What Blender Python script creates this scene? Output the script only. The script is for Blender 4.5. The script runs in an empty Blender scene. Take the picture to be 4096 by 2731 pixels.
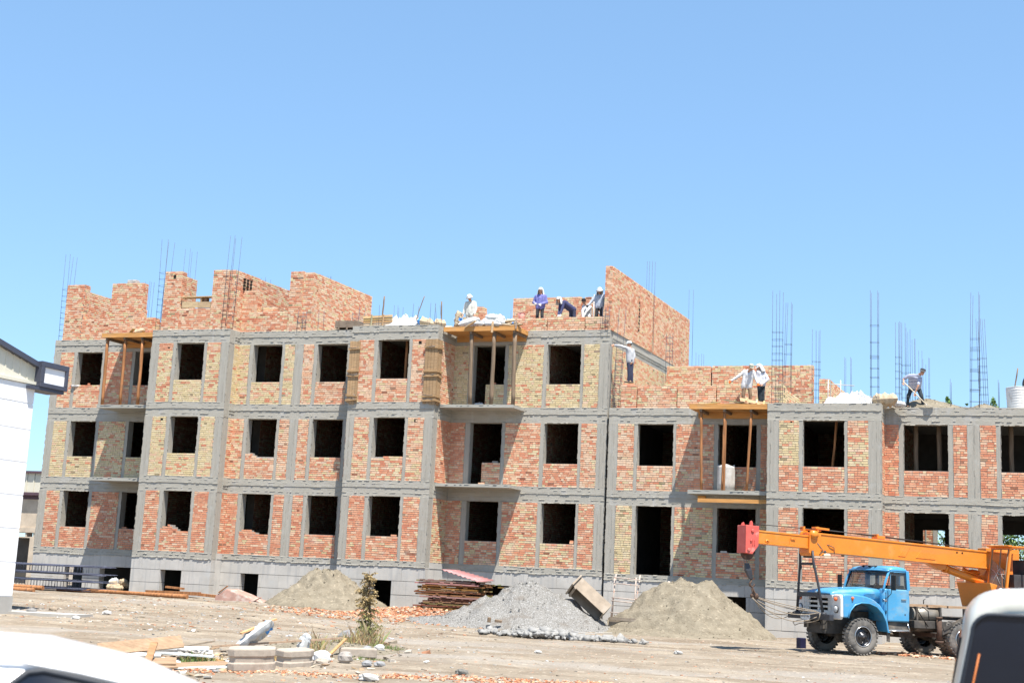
import bpy, bmesh, math, random
from mathutils import Vector, Matrix, noise
sc = bpy.context.scene
COL = sc.collection
R = math.radians
# ---------------------------------------------------------------- camera
YAW, PITCH, ROLL = R(18.8786), R(10.1702), R(2.66366)
CAM = Vector((37.8232, -51.2692, 1.6748))
fw = Vector((-math.sin(YAW)*math.cos(PITCH), math.cos(YAW)*math.cos(PITCH), math.sin(PITCH)))
rt = Vector((math.cos(YAW), math.sin(YAW), 0)); up = rt.cross(fw)
r2 = math.cos(ROLL)*rt + math.sin(ROLL)*up; u2 = -math.sin(ROLL)*rt + math.cos(ROLL)*up
cd = bpy.data.cameras.new('camera'); cam = bpy.data.objects.new('camera', cd); COL.objects.link(cam)
M = Matrix.Identity(4)
for i in range(3):
    M[i][0] = r2[i]; M[i][1] = u2[i]; M[i][2] = -fw[i]; M[i][3] = CAM[i]
cam.matrix_world = M
cd.sensor_width = 36; cd.lens = 46.735; cd.clip_start = .1; cd.clip_end = 6000
cd.dof.use_dof = True; cd.dof.focus_distance = 46; cd.dof.aperture_fstop = 3.2
sc.camera = cam
# ---------------------------------------------------------------- sky, sun, exposure
SUN = Vector((.9, -1.05, 3.3)).normalized()
el = math.asin(SUN.z); az = math.atan2(SUN.x, SUN.y)
w = bpy.data.worlds.new('World'); sc.world = w; w.use_nodes = True
nt = w.node_tree; nt.nodes.clear()
sky = nt.nodes.new('ShaderNodeTexSky'); sky.sky_type = 'NISHITA'; sky.sun_disc = False
sky.sun_elevation = el; sky.sun_rotation = az; sky.air_density = 1.0; sky.dust_density = 0; sky.ozone_density = 3; sky.altitude = 300
bg = nt.nodes.new('ShaderNodeBackground'); bg.inputs[1].default_value = .15
ow = nt.nodes.new('ShaderNodeOutputWorld'); gm = nt.nodes.new('ShaderNodeGamma'); gm.inputs[1].default_value = .55
tn = nt.nodes.new('ShaderNodeMix'); tn.data_type = 'RGBA'; tn.blend_type = 'MULTIPLY'; tn.inputs[0].default_value = 1; tn.inputs[7].default_value = (.87, 1.18, 1.46, 1)
nt.links.new(sky.outputs[0], gm.inputs[0]); nt.links.new(gm.outputs[0], tn.inputs[6]); nt.links.new(tn.outputs[2], bg.inputs[0]); nt.links.new(bg.outputs[0], ow.inputs[0])
sd = bpy.data.lights.new('sun', 'SUN'); sd.energy = 5.0; sd.angle = R(.53); sd.color = (1, .945, .855)
so = bpy.data.objects.new('sun', sd); COL.objects.link(so)
so.rotation_euler = SUN.to_track_quat('Z', 'Y').to_euler(); so.location = (20, -30, 60)
sc.view_settings.view_transform = 'Standard'; sc.view_settings.look = 'None'; sc.view_settings.exposure = 1.05; sc.view_settings.gamma = 1
# ---------------------------------------------------------------- materials
def mat(name, col=(.5, .5, .5), rough=.8, var=.12, scale=6, stretch=(1, 1, 1), metal=0, bump=0, bscale=40, attr=False, col2=None, sharp=(.35, .65), spec=.3, coat=0, extra=None, detail=6, bdist=.01):
    m = bpy.data.materials.new(name); m.use_nodes = True; n = m.node_tree; L = n.links.new
    p = n.nodes['Principled BSDF']; p.inputs['Roughness'].default_value = rough; p.inputs['Metallic'].default_value = metal
    p.inputs['Specular IOR Level'].default_value = spec
    if coat: p.inputs['Coat Weight'].default_value = coat; p.inputs['Coat Roughness'].default_value = .12
    tc = n.nodes.new('ShaderNodeTexCoord'); mp = n.nodes.new('ShaderNodeMapping'); mp.inputs['Scale'].default_value = stretch
    L(tc.outputs['Object'], mp.inputs[0])
    nz = n.nodes.new('ShaderNodeTexNoise'); nz.inputs['Scale'].default_value = scale; nz.inputs['Detail'].default_value = detail; nz.inputs['Roughness'].default_value = .62
    L(mp.outputs[0], nz.inputs['Vector'])
    mr = n.nodes.new('ShaderNodeMapRange'); mr.inputs[1].default_value = sharp[0]; mr.inputs[2].default_value = sharp[1]
    L(nz.outputs[0], mr.inputs[0])
    mx = n.nodes.new('ShaderNodeMix'); mx.data_type = 'RGBA'
    L(mr.outputs[0], mx.inputs[0])
    if attr:
        at = n.nodes.new('ShaderNodeAttribute'); at.attribute_name = 'Col'
        def mul(k, tint=(1, 1, 1)):
            q = n.nodes.new('ShaderNodeMix'); q.data_type = 'RGBA'; q.blend_type = 'MULTIPLY'; q.inputs[0].default_value = 1
            q.inputs[7].default_value = (k*tint[0], k*tint[1], k*tint[2], 1); L(at.outputs[0], q.inputs[6]); return q.outputs[2]
        L(mul(1-var), mx.inputs[6]); L(mul(1+var), mx.inputs[7])
    else:
        a = col if col2 else tuple(c*(1-var) for c in col); b = col2 or tuple(min(1, c*(1+var)) for c in col)
        mx.inputs[6].default_value = (*a, 1); mx.inputs[7].default_value = (*b, 1)
    out = mx.outputs[2]
    if extra: out = extra(n, L, out, tc)
    L(out, p.inputs['Base Color'])
    if bump:
        b2 = n.nodes.new('ShaderNodeTexNoise'); b2.inputs['Scale'].default_value = bscale; b2.inputs['Detail'].default_value = 4
        L(mp.outputs[0], b2.inputs['Vector'])
        bp = n.nodes.new('ShaderNodeBump'); bp.inputs['Strength'].default_value = bump; bp.inputs['Distance'].default_value = bdist
        L(b2.outputs[0], bp.inputs['Height']); L(bp.outputs[0], p.inputs['Normal'])
    return m
def layer(scale, stretch, lo, hi, col, amt=1.0, detail=4, coord='Object'):
    """a stain layer: returns an 'extra' function mixing a second colour by a stretched noise"""
    def f(n, L, src, tc):
        mp = n.nodes.new('ShaderNodeMapping'); mp.inputs['Scale'].default_value = stretch; L(tc.outputs[coord], mp.inputs[0])
        nz = n.nodes.new('ShaderNodeTexNoise'); nz.inputs['Scale'].default_value = scale; nz.inputs['Detail'].default_value = detail
        L(mp.outputs[0], nz.inputs['Vector'])
        mr = n.nodes.new('ShaderNodeMapRange'); mr.inputs[1].default_value = lo; mr.inputs[2].default_value = hi; mr.inputs[4].default_value = amt
        L(nz.outputs[0], mr.inputs[0])
        mx = n.nodes.new('ShaderNodeMix'); mx.data_type = 'RGBA'; L(mr.outputs[0], mx.inputs[0]); L(src, mx.inputs[6]); mx.inputs[7].default_value = (*col, 1)
        return mx.outputs[2]
    return f
def chain(*fs):
    def f(n, L, s, tc):
        for g in fs: s = g(n, L, s, tc)
        return s
    return f
MT = {}
MT['brick'] = mat('fired_brick', rough=.9, var=.10, scale=9, stretch=(1, 1, 1.6), attr=True, bump=.5, bscale=60, spec=.15,
                  extra=chain(layer(3.2, (1, 1, 1), .58, .70, (.55, .46, .38), .30), layer(1.1, (1, 1, .7), .57, .72, (.34, .20, .14), .22)))
MT['beam'] = mat('board_marked_concrete', (.365, .345, .30), .92, .09, 1.6, (.5, .5, 9), bump=.6, bscale=12, bdist=.02, spec=.15,
                 extra=chain(layer(2.2, (1, 1, 1), .56, .68, (.40, .39, .37), .55), layer(1.5, (3, 3, .25), .62, .72, (.46, .45, .43), .5), layer(5, (1, 1, 2.5), .66, .72, (.22, .215, .20), .5)))
MT['column'] = mat('column_concrete', (.345, .325, .285), .92, .08, 1.6, (8, 8, .45), bump=.5, bscale=14, bdist=.02, spec=.15,
                   extra=chain(layer(2.5, (1, 1, .8), .58, .7, (.40, .395, .37), .5), layer(4, (1, 1, .5), .66, .72, (.23, .225, .21), .45)))
MT['plinth'] = mat('foundation_block_concrete', (.45, .43, .40), .92, .10, 1.1, bump=.35, bscale=20, spec=.15,
                   extra=chain(layer(5, (1.2, 1.2, .12), .53, .66, (.34, .337, .33), .6), layer(1.2, (1, 1, 1), .55, .7, (.44, .44, .43), .6)))
MT['soffit'] = mat('slab_concrete', (.34, .33, .295), .92, .12, 2.5, (.4, 3, 3), bump=.3, bscale=14, spec=.15)
MT['mortar'] = mat('mortar', (.33, .30, .27), .95, .2, 12)
MT['dark'] = mat('shade_darkened_concrete', (.075, .068, .06), .95, .2, 1.5)  # concrete coloured far darker to paint the shade of unlit rooms
MT['board'] = mat('weathered_board', rough=.85, var=.22, scale=2.5, stretch=(1, 6, 9), attr=True, bump=.3, bscale=30, spec=.2, extra=layer(5, (1, 4, 4), .6, .7, (.25, .22, .18), .45))
MT['plank'] = mat('orange_plywood', (.52, .26, .085), .7, .2, 1.4, (.7, 3, 6), bump=.2, bscale=20, spec=.25, extra=layer(2.5, (.5, 2, 3), .58, .70, (.40, .33, .24), .5))
MT['post'] = mat('timber_post', (.33, .15, .065), .85, .35, 1.2, (9, 9, .8), bump=.4, bscale=14, spec=.2, extra=layer(3, (3, 3, .5), .6, .68, (.16, .10, .07), .7))
MT['postgrey'] = mat('grey_timber', (.20, .145, .10), .85, .25, 1.4, (9, 9, .8), bump=.4, bscale=14, spec=.2)
MT['rebar'] = mat('rebar_steel', (.085, .095, .14), .6, .25, 8, metal=.3)
MT['wire'] = mat('binding_wire', (.25, .24, .24), .5, .2, 8, metal=.6)
# ---------------------------------------------------------------- mesh builder
class MB:
    def __init__(s): s.v = []; s.f = []; s.m = []; s.c = []; s.sm = []
    def poly(s, pts, mi=0, col=None, sm=False):
        b = len(s.v); s.v += [tuple(p) for p in pts]; s.f.append(tuple(range(b, b+len(pts)))); s.m.append(mi); s.c.append(col); s.sm.append(sm)
    def hexa(s, p, mi=0, col=None, skip=()):
        b = len(s.v); s.v += [tuple(q) for q in p]
        for k, fc in enumerate(((0, 3, 2, 1), (4, 5, 6, 7), (0, 1, 5, 4), (1, 2, 6, 5), (2, 3, 7, 6), (3, 0, 4, 7))):
            if k in skip: continue
            s.f.append(tuple(b+i for i in fc)); s.m.append(mi); s.c.append(col); s.sm.append(False)
    def box(s, x0, x1, y0, y1, z0, z1, mi=0, col=None, sk=0):
        d = sk*(y1-y0)
        s.hexa([(x0, y0, z0), (x1, y0, z0), (x1+d, y1, z0), (x0+d, y1, z0), (x0, y0, z1), (x1, y0, z1), (x1+d, y1, z1), (x0+d, y1, z1)], mi, col)
    def obox(s, c, ux, uy, uz, mi=0, col=None):
        c, ux, uy, uz = Vector(c), Vector(ux), Vector(uy), Vector(uz)
        s.hexa([c-ux-uy-uz, c+ux-uy-uz, c+ux+uy-uz, c-ux+uy-uz, c-ux-uy+uz, c+ux-uy+uz, c+ux+uy+uz, c-ux+uy+uz], mi, col)
    def bar(s, a, b, wd, hg, mi=0, col=None, upv=(0, 0, 1)):
        a, b = Vector(a), Vector(b); d = (b-a); ln = d.length; d.normalize(); u = Vector(upv)
        if abs(d.dot(u)) > .98: u = Vector((0, 1, 0))
        sd_ = d.cross(u).normalized(); u = sd_.cross(d)
        s.obox((a+b)/2, d*ln/2, sd_*wd/2, u*hg/2, mi, col)
    def tube(s, path, r, n=6, mi=0, col=None, caps=True, sm=True):
        P = [Vector(p) for p in path]; rr = r if isinstance(r, (list, tuple)) else [r]*len(P)
        b = len(s.v); prev = None
        for i, p in enumerate(P):
            d = (P[min(i+1, len(P)-1)]-P[max(i-1, 0)]).normalized()
            if prev is None:
                u = Vector((0, 0, 1)) if abs(d.z) < .9 else Vector((1, 0, 0)); a = d.cross(u).normalized()
            else:
                a = (prev-d*prev.dot(d)).normalized()
            prev = a; q = d.cross(a)
            for k in range(n):
                t = 2*math.pi*k/n; s.v.append(tuple(p+(a*math.cos(t)+q*math.sin(t))*rr[i]))
        for i in range(len(P)-1):
            for k in range(n):
                s.f.append((b+i*n+k, b+i*n+(k+1) % n, b+(i+1)*n+(k+1) % n, b+(i+1)*n+k)); s.m.append(mi); s.c.append(col); s.sm.append(sm)
        if caps:
            s.f.append(tuple(b+k for k in range(n-1, -1, -1))); s.f.append(tuple(b+(len(P)-1)*n+k for k in range(n)))
            s.m += [mi, mi]; s.c += [col, col]; s.sm += [False, False]
    def rings(s, rgs, mi=0, col=None, closed=True, caps=True, sm=True):
        b = len(s.v); n = len(rgs[0])
        for g in rgs: s.v += [tuple(p) for p in g]
        for i in range(len(rgs)-1):
            for k in range(n if closed else n-1):
                s.f.append((b+i*n+k, b+i*n+(k+1) % n, b+(i+1)*n+(k+1) % n, b+(i+1)*n+k)); s.m.append(mi); s.c.append(col); s.sm.append(sm)
        if caps:
            s.f.append(tuple(b+k for k in range(n-1, -1, -1))); s.f.append(tuple(b+(len(rgs)-1)*n+k for k in range(n)))
            s.m += [mi, mi]; s.c += [col, col]; s.sm += [False, False]
    def lathe(s, prof, c, axis, n=24, mi=0, col=None, sm=True, caps=True):
        c = Vector(c); ax = Vector(axis).normalized(); u = Vector((0, 0, 1)) if abs(ax.z) < .9 else Vector((1, 0, 0)); a = ax.cross(u).normalized(); q = ax.cross(a)
        s.rings([[c+ax*h+(a*math.cos(2*math.pi*k/n)+q*math.sin(2*math.pi*k/n))*r for k in range(n)] for r, h in prof], mi, col, True, caps, sm)
    def ell(s, c, r, n=12, mi=0, col=None, M3=None, jit=0, rng=None):
        c = Vector(c); k = n//2; b = len(s.v)
        def pt(t, h):
            p = Vector((math.cos(t)*math.sin(h)*r[0], math.sin(t)*math.sin(h)*r[1], math.cos(h)*r[2]))
            if jit: p *= 1+jit*(noise.noise(p*3/max(r)+c*7.3)*1.6)
            if M3: p = M3 @ p
            return tuple(c+p)
        s.v.append(pt(0, 0))
        for i in range(1, k):
            for j in range(n): s.v.append(pt(2*math.pi*j/n, math.pi*i/k))
        s.v.append(pt(0, math.pi)); e = len(s.v)-1
        def add(fc): s.f.append(fc); s.m.append(mi); s.c.append(col); s.sm.append(True)
        for j in range(n): add((b, b+1+j, b+1+(j+1) % n)); add((e, b+1+(k-2)*n+(j+1) % n, b+1+(k-2)*n+j))
        for i in range(k-2):
            for j in range(n): add((b+1+i*n+j, b+1+(i+1)*n+j, b+1+(i+1)*n+(j+1) % n, b+1+i*n+(j+1) % n))
    def prism(s, pts, fn, mi=0, col=None):
        """pts 2-D outline, fn(p,k) -> 3-D for k=0,1"""
        n = len(pts); b = len(s.v); s.v += [tuple(fn(p, 0)) for p in pts]+[tuple(fn(p, 1)) for p in pts]
        s.f.append(tuple(range(b+n-1, b-1, -1))); s.f.append(tuple(range(b+n, b+2*n))); s.m += [mi, mi]; s.c += [col, col]; s.sm += [False, False]
        for k in range(n):
            s.f.append((b+k, b+(k+1) % n, b+n+(k+1) % n, b+n+k)); s.m.append(mi); s.c.append(col); s.sm.append(False)
    def build(s, name, mats, parent=None, bevel=0, fix=False, smooth=None):
        me = bpy.data.meshes.new(name); me.from_pydata(s.v, [], s.f)
        for m_ in (mats if isinstance(mats, (list, tuple)) else [mats]): me.materials.append(m_ if not isinstance(m_, str) else MT[m_])
        me.polygons.foreach_set('material_index', s.m)
        me.polygons.foreach_set('use_smooth', s.sm if smooth is None else [smooth]*len(s.f))
        if any(c is not None for c in s.c):
            at = me.color_attributes.new('Col', 'FLOAT_COLOR', 'CORNER'); buf = []
            for fc, c in zip(s.f, s.c):
                q = (*(c or (.5, .5, .5)), 1.0); buf += q*len(fc)
            at.data.foreach_set('color', buf)
        if fix:
            bm = bmesh.new(); bm.from_mesh(me); bmesh.ops.recalc_face_normals(bm, faces=bm.faces); bm.to_mesh(me); bm.free()
        me.update()
        o = bpy.data.objects.new(name, me); COL.objects.link(o)
        if parent: o.parent = parent
        if bevel:
            b = o.modifiers.new('bevel', 'BEVEL'); b.width = bevel; b.segments = 2; b.limit_method = 'ANGLE'; b.angle_limit = R(35)
        return o
def tag(o, label, cat, group=None, kind=None):
    if label: o['label'] = label
    if cat: o['category'] = cat
    if group: o['group'] = group
    if kind: o['kind'] = kind
    return o
def thing(name, label, cat, loc=(0, 0, 0), rz=0, group=None):
    o = bpy.data.objects.new(name, None); COL.objects.link(o); o.location = loc; o.rotation_euler = (0, 0, rz); o.empty_display_size = .3
    return tag(o, label, cat, group)
def copy_thing(o, loc=None, rz=None, label=None):
    c = o.copy(); COL.objects.link(c)
    if loc is not None: c.location = loc
    if rz is not None: c.rotation_euler = (0, 0, rz)
    if label: c['label'] = label
    for ch in o.children:
        d = ch.copy(); COL.objects.link(d); d.parent = c
        for g in ch.children:
            e = g.copy(); COL.objects.link(e); e.parent = d
    return c
def sm01(t): t = min(max(t, 0), 1); return t*t*(3-2*t)
def fbm(x, y, z=0, o=4):
    return noise.fractal(Vector((x, y, z)), 1.0, 2.1, o)
def gbase(x, y):
    a = .34+(.03-.34)*sm01((x-8)/20); return a*sm01((y+18)/15)
# ---------------------------------------------------------------- brickwork
rng = random.Random(7)
RED = [(.59, .255, .15), (.61, .28, .165), (.58, .24, .14), (.62, .31, .19), (.63, .35, .225), (.60, .27, .155), (.54, .205, .12)]
YEL = [(.61, .49, .285), (.635, .52, .315), (.59, .47, .265), (.64, .53, .34), (.62, .46, .285), (.56, .45, .255)]
PAL = [(.66, .44, .295), (.68, .49, .345), (.65, .41, .265), (.64, .37, .23), (.67, .46, .315)]
ROOM_SHADE = 1.0  # brick colour factor, lowered to paint room shade on inner walls
def bcol(tone, pale):
    t = rng.random()
    if t < tone: c = rng.choice(YEL)
    elif t < tone+(1-tone)*pale: c = rng.choice(PAL)
    else: c = rng.choice(RED)
    k = rng.uniform(.94, 1.06)*ROOM_SHADE
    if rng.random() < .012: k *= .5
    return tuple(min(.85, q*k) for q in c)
RH = .0885
def brick_face(B, o, ud, L, z0, z1, nr, tone, pale, top=None, zone=None):
    nrow = max(1, int((z1-z0)/RH+.3)); o = Vector(o); ud = Vector(ud); nr = Vector(nr); rh = (z1-z0)/nrow
    for r in range(nrow):
        z = z0+r*rh; u = -rng.choice((0, .065, .125, .19)); ends = rng.uniform(-.004, .008)
        while u < L-.02:
            ln = .25 if rng.random() < .55 else .125
            a = max(u, 0); b = min(u+ln-.013, L)
            if L-b < .03: b = L
            u += ln
            if b-a < .03: continue
            if top and z+rh*.6 > top((a+b)/2): continue
            tn = tone if zone is None else zone(z, a)
            pr = rng.uniform(.010, .022); dz = rng.uniform(-.002, .003); tl = rng.uniform(-.004, .004)
            zt = z+rh-.0195+dz
            p0 = o+ud*a; p1 = o+ud*b; q0 = p0+nr*(pr+tl); q1 = p1+nr*(pr-tl); i0 = p0-nr*.02; i1 = p1-nr*.02
            B.hexa([(q0.x, q0.y, z+dz), (q1.x, q1.y, z+dz), (i1.x, i1.y, z+dz), (i0.x, i0.y, z+dz), (q0.x, q0.y, zt), (q1.x, q1.y, zt), (i1.x, i1.y, zt), (i0.x, i0.y, zt)], 0, bcol(tn, pale), skip=(4,))
def wall(B, x0, x1, y0, y1, z0, z1, tone=.15, pale=.4, faces='F', sk=0, top=None, zone=None):
    """thick wall with a recessed mortar core and individually laid bricks on the given faces; F=-Y, K=+Y, P=+X, N=-X, T=top"""
    d = sk*(y1-y0)
    if top is None: B.box(x0, x1, y0, y1, z0, z1-.004, 1, (.5, .48, .44), sk)
    else:
        n = max(2, int((x1-x0)/.125))
        for i in range(n):
            a = x0+(x1-x0)*i/n; b = x0+(x1-x0)*(i+1)/n; zz = min(z1, max(z0+.05, top((a+b)/2-x0)))
            zz = z0+RH*math.floor((zz-z0)/RH)
            if zz > z0+.03: B.box(a, b, y0+.001*(i % 2), y1, z0, zz-.004, 1, (.5, .48, .44), sk)
    if 'F' in faces: brick_face(B, (x0, y0, 0), (1, 0, 0), x1-x0, z0, z1, (0, -1, 0), tone, pale, top, zone)
    ln = math.hypot(y1-y0, d); ud = (d/ln, (y1-y0)/ln, 0)
    if 'P' in faces: brick_face(B, (x1, y0, 0), ud, ln, z0, z1, (ud[1], -ud[0], 0), tone, pale, (lambda u: top(x1-x0)) if top else None, zone)
    if 'N' in faces: brick_face(B, (x0+d, y1, 0), (-ud[0], -ud[1], 0), ln, z0, z1, (-ud[1], ud[0], 0), tone, pale)
    if 'K' in faces: brick_face(B, (x1+d, y1, 0), (-1, 0, 0), x1-x0, z0, z1, (0, 1, 0), tone, pale)
    if 'T' in faces:
        u = x0
        while u < x1-.05:
            e = min(u+.12, x1)
            for (a, b) in ((y0, y0+.25), (y0+.26, y1)):
                h = rng.uniform(.0, .012)
                if b-a > .06: B.box(u, e-.01, a+.002, b-.002, z1-.03, z1+h, 0, bcol(tone, pale))
            u += .13
    return B
BM_ = [MT['brick'], MT['mortar']]
def ragged_h(mb, x0, x1, y, z, amp=.022, dens=1.0, ny=-1, mi=0):
    """an irregular cast lip along a horizontal line on a face at y"""
    x = x0
    while x < x1:
        ln = rng.uniform(.03, .2); e = min(x+ln, x1)
        if rng.random() < dens:
            h0 = rng.uniform(.006, amp); h1 = rng.uniform(.006, amp); pr = rng.uniform(.008, .03); zz = z+.012*math.sin(x*1.7)+rng.uniform(-.006, .006)
            mb.hexa([(x, y+ny*pr, zz-h0), (e, y+ny*pr*.8, zz-h1), (e, y-ny*.01, zz-h1), (x, y-ny*.01, zz-h0), (x, y+ny*pr*.5, zz+h0*.5), (e, y+ny*pr*.5, zz+h1*.5), (e, y-ny*.01, zz+h1*.5), (x, y-ny*.01, zz+h0*.5)], mi)
        x = e
def ragged_v(mb, x, y, z0, z1, side, amp=.035, ny=-1):
    """slurry that spilled past a column edge onto the bricks"""
    z = z0
    while z < z1:
        ln = rng.uniform(.05, .22); e = min(z+ln, z1); w0 = rng.uniform(0, amp)**1.3*2.0; pr = rng.uniform(.012, .024)
        if w0 > .006: mb.hexa([(min(x, x+side*w0), y+ny*pr, z), (max(x, x+side*w0), y+ny*pr, z), (max(x, x+side*w0), y+.03, z), (min(x, x+side*w0), y+.03, z),
                 (min(x, x+side*w0*.6), y+ny*pr, e), (max(x, x+side*w0*.6), y+ny*pr, e), (max(x, x+side*w0*.6), y+.03, e), (min(x, x+side*w0*.6), y+.03, e)])
        z = e
def column(par, x0, x1, y0, z0, z1, dy=.4, sk=0, name='column', spill=True):
    m = MB(); m.box(x0, x1, y0, y0+dy, z0, z1, 0, None, sk)
    if spill: ragged_v(m, x0, y0, z0, z1, -1, .03); ragged_v(m, x1, y0, z0, z1, 1, .03)
    w = x1-x0
    if w > .3:
        for k in range(rng.choice((1, 2))):
            xx = x0+w*rng.uniform(.25, .75); zz = z0
            while zz < z1-.05:
                e = min(zz+rng.uniform(.1, .5), z1)
                if rng.random() < .7: m.box(xx-.008, xx+rng.uniform(.002, .01), y0-rng.uniform(.006, .016), y0+.01, zz, e)
                zz = e
    return m.build(name, 'column', par)
def beam(par, x0, x1, y0, z0, z1, dy=.4, sk=0, lips=2, endR=False):
    m = MB(); zm = z0+(z1-z0)*.55
    m.box(x0, x1, y0+.012, y0+dy, z0, zm, 0, None, sk); m.box(x0, x1, y0-.006, y0+dy+.002, zm, z1, 0, None, sk)
    ragged_h(m, x0, x1, y0, zm+.01, .014, .6)
    if lips > 1: ragged_h(m, x0, x1, y0+.004, zm+(z1-zm)*.55, .016, .45); ragged_h(m, x0, x1, y0+.012, z0+(zm-z0)*.4, .014, .4)
    ragged_h(m, x0, x1, y0+.010, z0+.005, .018, .45); ragged_h(m, x0, x1, y0-.004, z1-.01, .016, .45)
    return m.build('floor_beam', 'beam', par)
def panel(par, x0, x1, y0, z0, z1, tone, pale=.35, faces='F', dy=.38, sk=0, zone=None, holes=(), name='brick_panel', top=None):
    B = MB(); wall(B, x0, x1, y0+.006, y0+dy, z0, z1, tone, pale, faces, sk, top, zone)
    for (hx, hz) in holes: B.box(hx, hx+.13, y0-.012, y0+.02, hz, hz+.14, 2)
    return B.build(name, BM_+[MT['void']], par)
MT['void'] = mat('dark_hole', (.015, .012, .01), 1, 0)
LV = dict(b=(2.255, 5.555, 8.863), t=(4.895, 8.21, 11.545)); ROOF = 12.15
RV = dict(b=(2.14, 5.48), t=(4.87, 8.19)); RROOF = 8.84
def bay(par, Y, cells, lv, roof, sill, xl, xr):
    """cells: list of ('c',x0,x1) column, ('p',x0,x1,tones) brick, ('j',x0,x1) jamb, ('w',x0,x1,kinds) opening"""
    n = len(lv['b'])
    for k in range(n):
        b, t = lv['b'][k], lv['t'][k]; nb = lv['b'][k+1] if k+1 < n else roof
        beam(par, xl, xr, Y, t, nb)
        for c in cells:
            if c[0] == 'c': column(par, c[1], c[2], Y-.003, b, t)
            elif c[0] == 'j': column(par, c[1], c[2], Y+.002, b, t, .395, name='jamb')
            elif c[0] == 'p':
                tn = c[3][k]; zone = tn if callable(tn) else None
                panel(par, c[1], c[2], Y, b, t, 0 if zone else tn[0], .3 if zone else tn[1], zone=zone, holes=c[4].get(k, ()) if len(c) > 4 else ())
            elif c[0] == 'w':
                kd = c[3][k]
                if kd[0] is None: continue
                s_ = sill[k] if kd[0] == 's' else kd[0]
                x0, x1 = (c[1], c[2]) if len(kd) < 4 else (kd[3], c[2])
                tp = None
                if len(kd) > 2 and kd[2]:
                    j = kd[2]; tp = (lambda u, j=j, W=x1-x0, s_=s_: s_-.02+max(0, .3*(1-abs(u-j[0]*W)/(j[1]*W)))*j[2])
                if s_ > b+.05: panel(par, x0, x1, Y+.004, b, s_+(.3 if tp else 0), kd[1][0], kd[1][1], 'F' if len(kd) < 4 else 'FN', top=tp)
r_ = (.05, .22); y_ = (.86, .5); p_ = (.08, .62); m_ = (.4, .4); pk = (.2, .6)
bl = thing('apartment_building', 'unfinished brick apartment block, three full storeys, grey concrete frame, bare brick walls on its roof', 'building', (0, 0, 0))
def yl(z0): return lambda z, a: (.05 if z > z0 else .75)
# bay A (recessed, balcony)
bay(bl, 2.03, [('c', -3.86, -3.46), ('p', -3.46, -2.70, (r_, y_, pk)), ('j', -2.70, -2.52), ('w', -2.52, -1.07, (('s', r_), ('s', y_), ('s', pk, (.55, .9, .35)))),
    ('j', -1.07, -.9), ('p', -.9, .58, ((.1, .2), (.7, .3), (.12, .2))), ('j', .58, .74), ('w', .74, 2.2, (('s', r_), ('s', y_), ('s', pk))), ('j', 2.2, 2.36), ('p', 2.36, 3.1, (r_, y_, pk))], LV, ROOF, (3.22, 6.53, 9.93), -3.87, 3.1)
# bay B (projecting)
bay(bl, 0, [('c', 2.98, 3.385), ('p', 3.385, 4.11, (r_, y_, lambda z, a: .05 if z > 11.1 else .7), {1: ((3.8, 8.0),), 2: ((3.85, 11.3),)}), ('j', 4.11, 4.29), ('w', 4.29, 5.745, (('s', r_, (.3, .28, .75)), ('s', y_, (.45, .6, .2)), ('s', y_))),
    ('j', 5.745, 5.885), ('p', 5.885, 6.60, (r_, y_, lambda z, a: .05 if z > 11.1 else .7)), ('c', 6.60, 6.98)], LV, ROOF, (3.22, 6.55, 9.86), 2.97, 6.99)
# bay C (recessed)
bay(bl, .76, [('p', 6.98, 7.62, (r_, (.25, .5), y_)), ('j', 7.62, 7.80), ('w', 7.80, 9.25, (('s', r_, (.25, .3, .55)), ('s', p_, (.15, .25, .7)), ('s', (.55, .5)))), ('j', 9.25, 9.385),
    ('p', 9.385, 9.89, (r_, p_, y_)), ('c', 9.89, 10.31), ('p', 10.31, 10.83, (r_, p_, p_)), ('j', 10.83, 11.0), ('w', 11.0, 12.47, (('s', r_), ('s', (.15, .4)), ('s', p_))), ('j', 12.47, 12.62), ('p', 12.62, 13.1, (r_, r_, p_))],
    LV, ROOF, (3.23, 6.55, 9.86), 6.97, 13.1)
# bay D (projecting)
bay(bl, -.06, [('c', 13.04, 13.39), ('p', 13.39, 14.11, (r_, pk, p_)), ('j', 14.11, 14.28), ('w', 14.28, 15.735, (('s', r_), ('s', m_, (.75, .4, .2)), ('s', p_))), ('j', 15.735, 15.87),
    ('p', 15.87, 16.61, (r_, pk, p_), {1: ((16.15, 8.0),), 2: ((16.15, 11.32),)}), ('c', 16.61, 17.0)], LV, ROOF, (3.24, 6.55, 9.86), 13.03, 17.01)
# bay E (recessed, balcony)
bay(bl, 1.6, [('p', 17.15, 17.83, ((.15, .3), r_, y_)), ('j', 17.83, 18.05), ('w', 18.05, 19.48, (('s', (.2, .35)), ('s', (.15, .4), None, 18.66), ('s', y_, None, 18.66))), ('j', 19.48, 19.63),
    ('p', 19.63, 21.19, ((.3, .4), (.12, .4), (.8, .4))), ('j', 21.19, 21.36), ('w', 21.36, 22.84, (('s', (.3, .4)), ('s', r_), ('s', y_))), ('j', 22.84, 22.96), ('p', 22.96, 23.63, ((.15, .3), p_, y_)), ('c', 23.63, 24.04)],
    LV, ROOF, (3.24, 6.52, 9.85), 17.02, 24.05)
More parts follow.
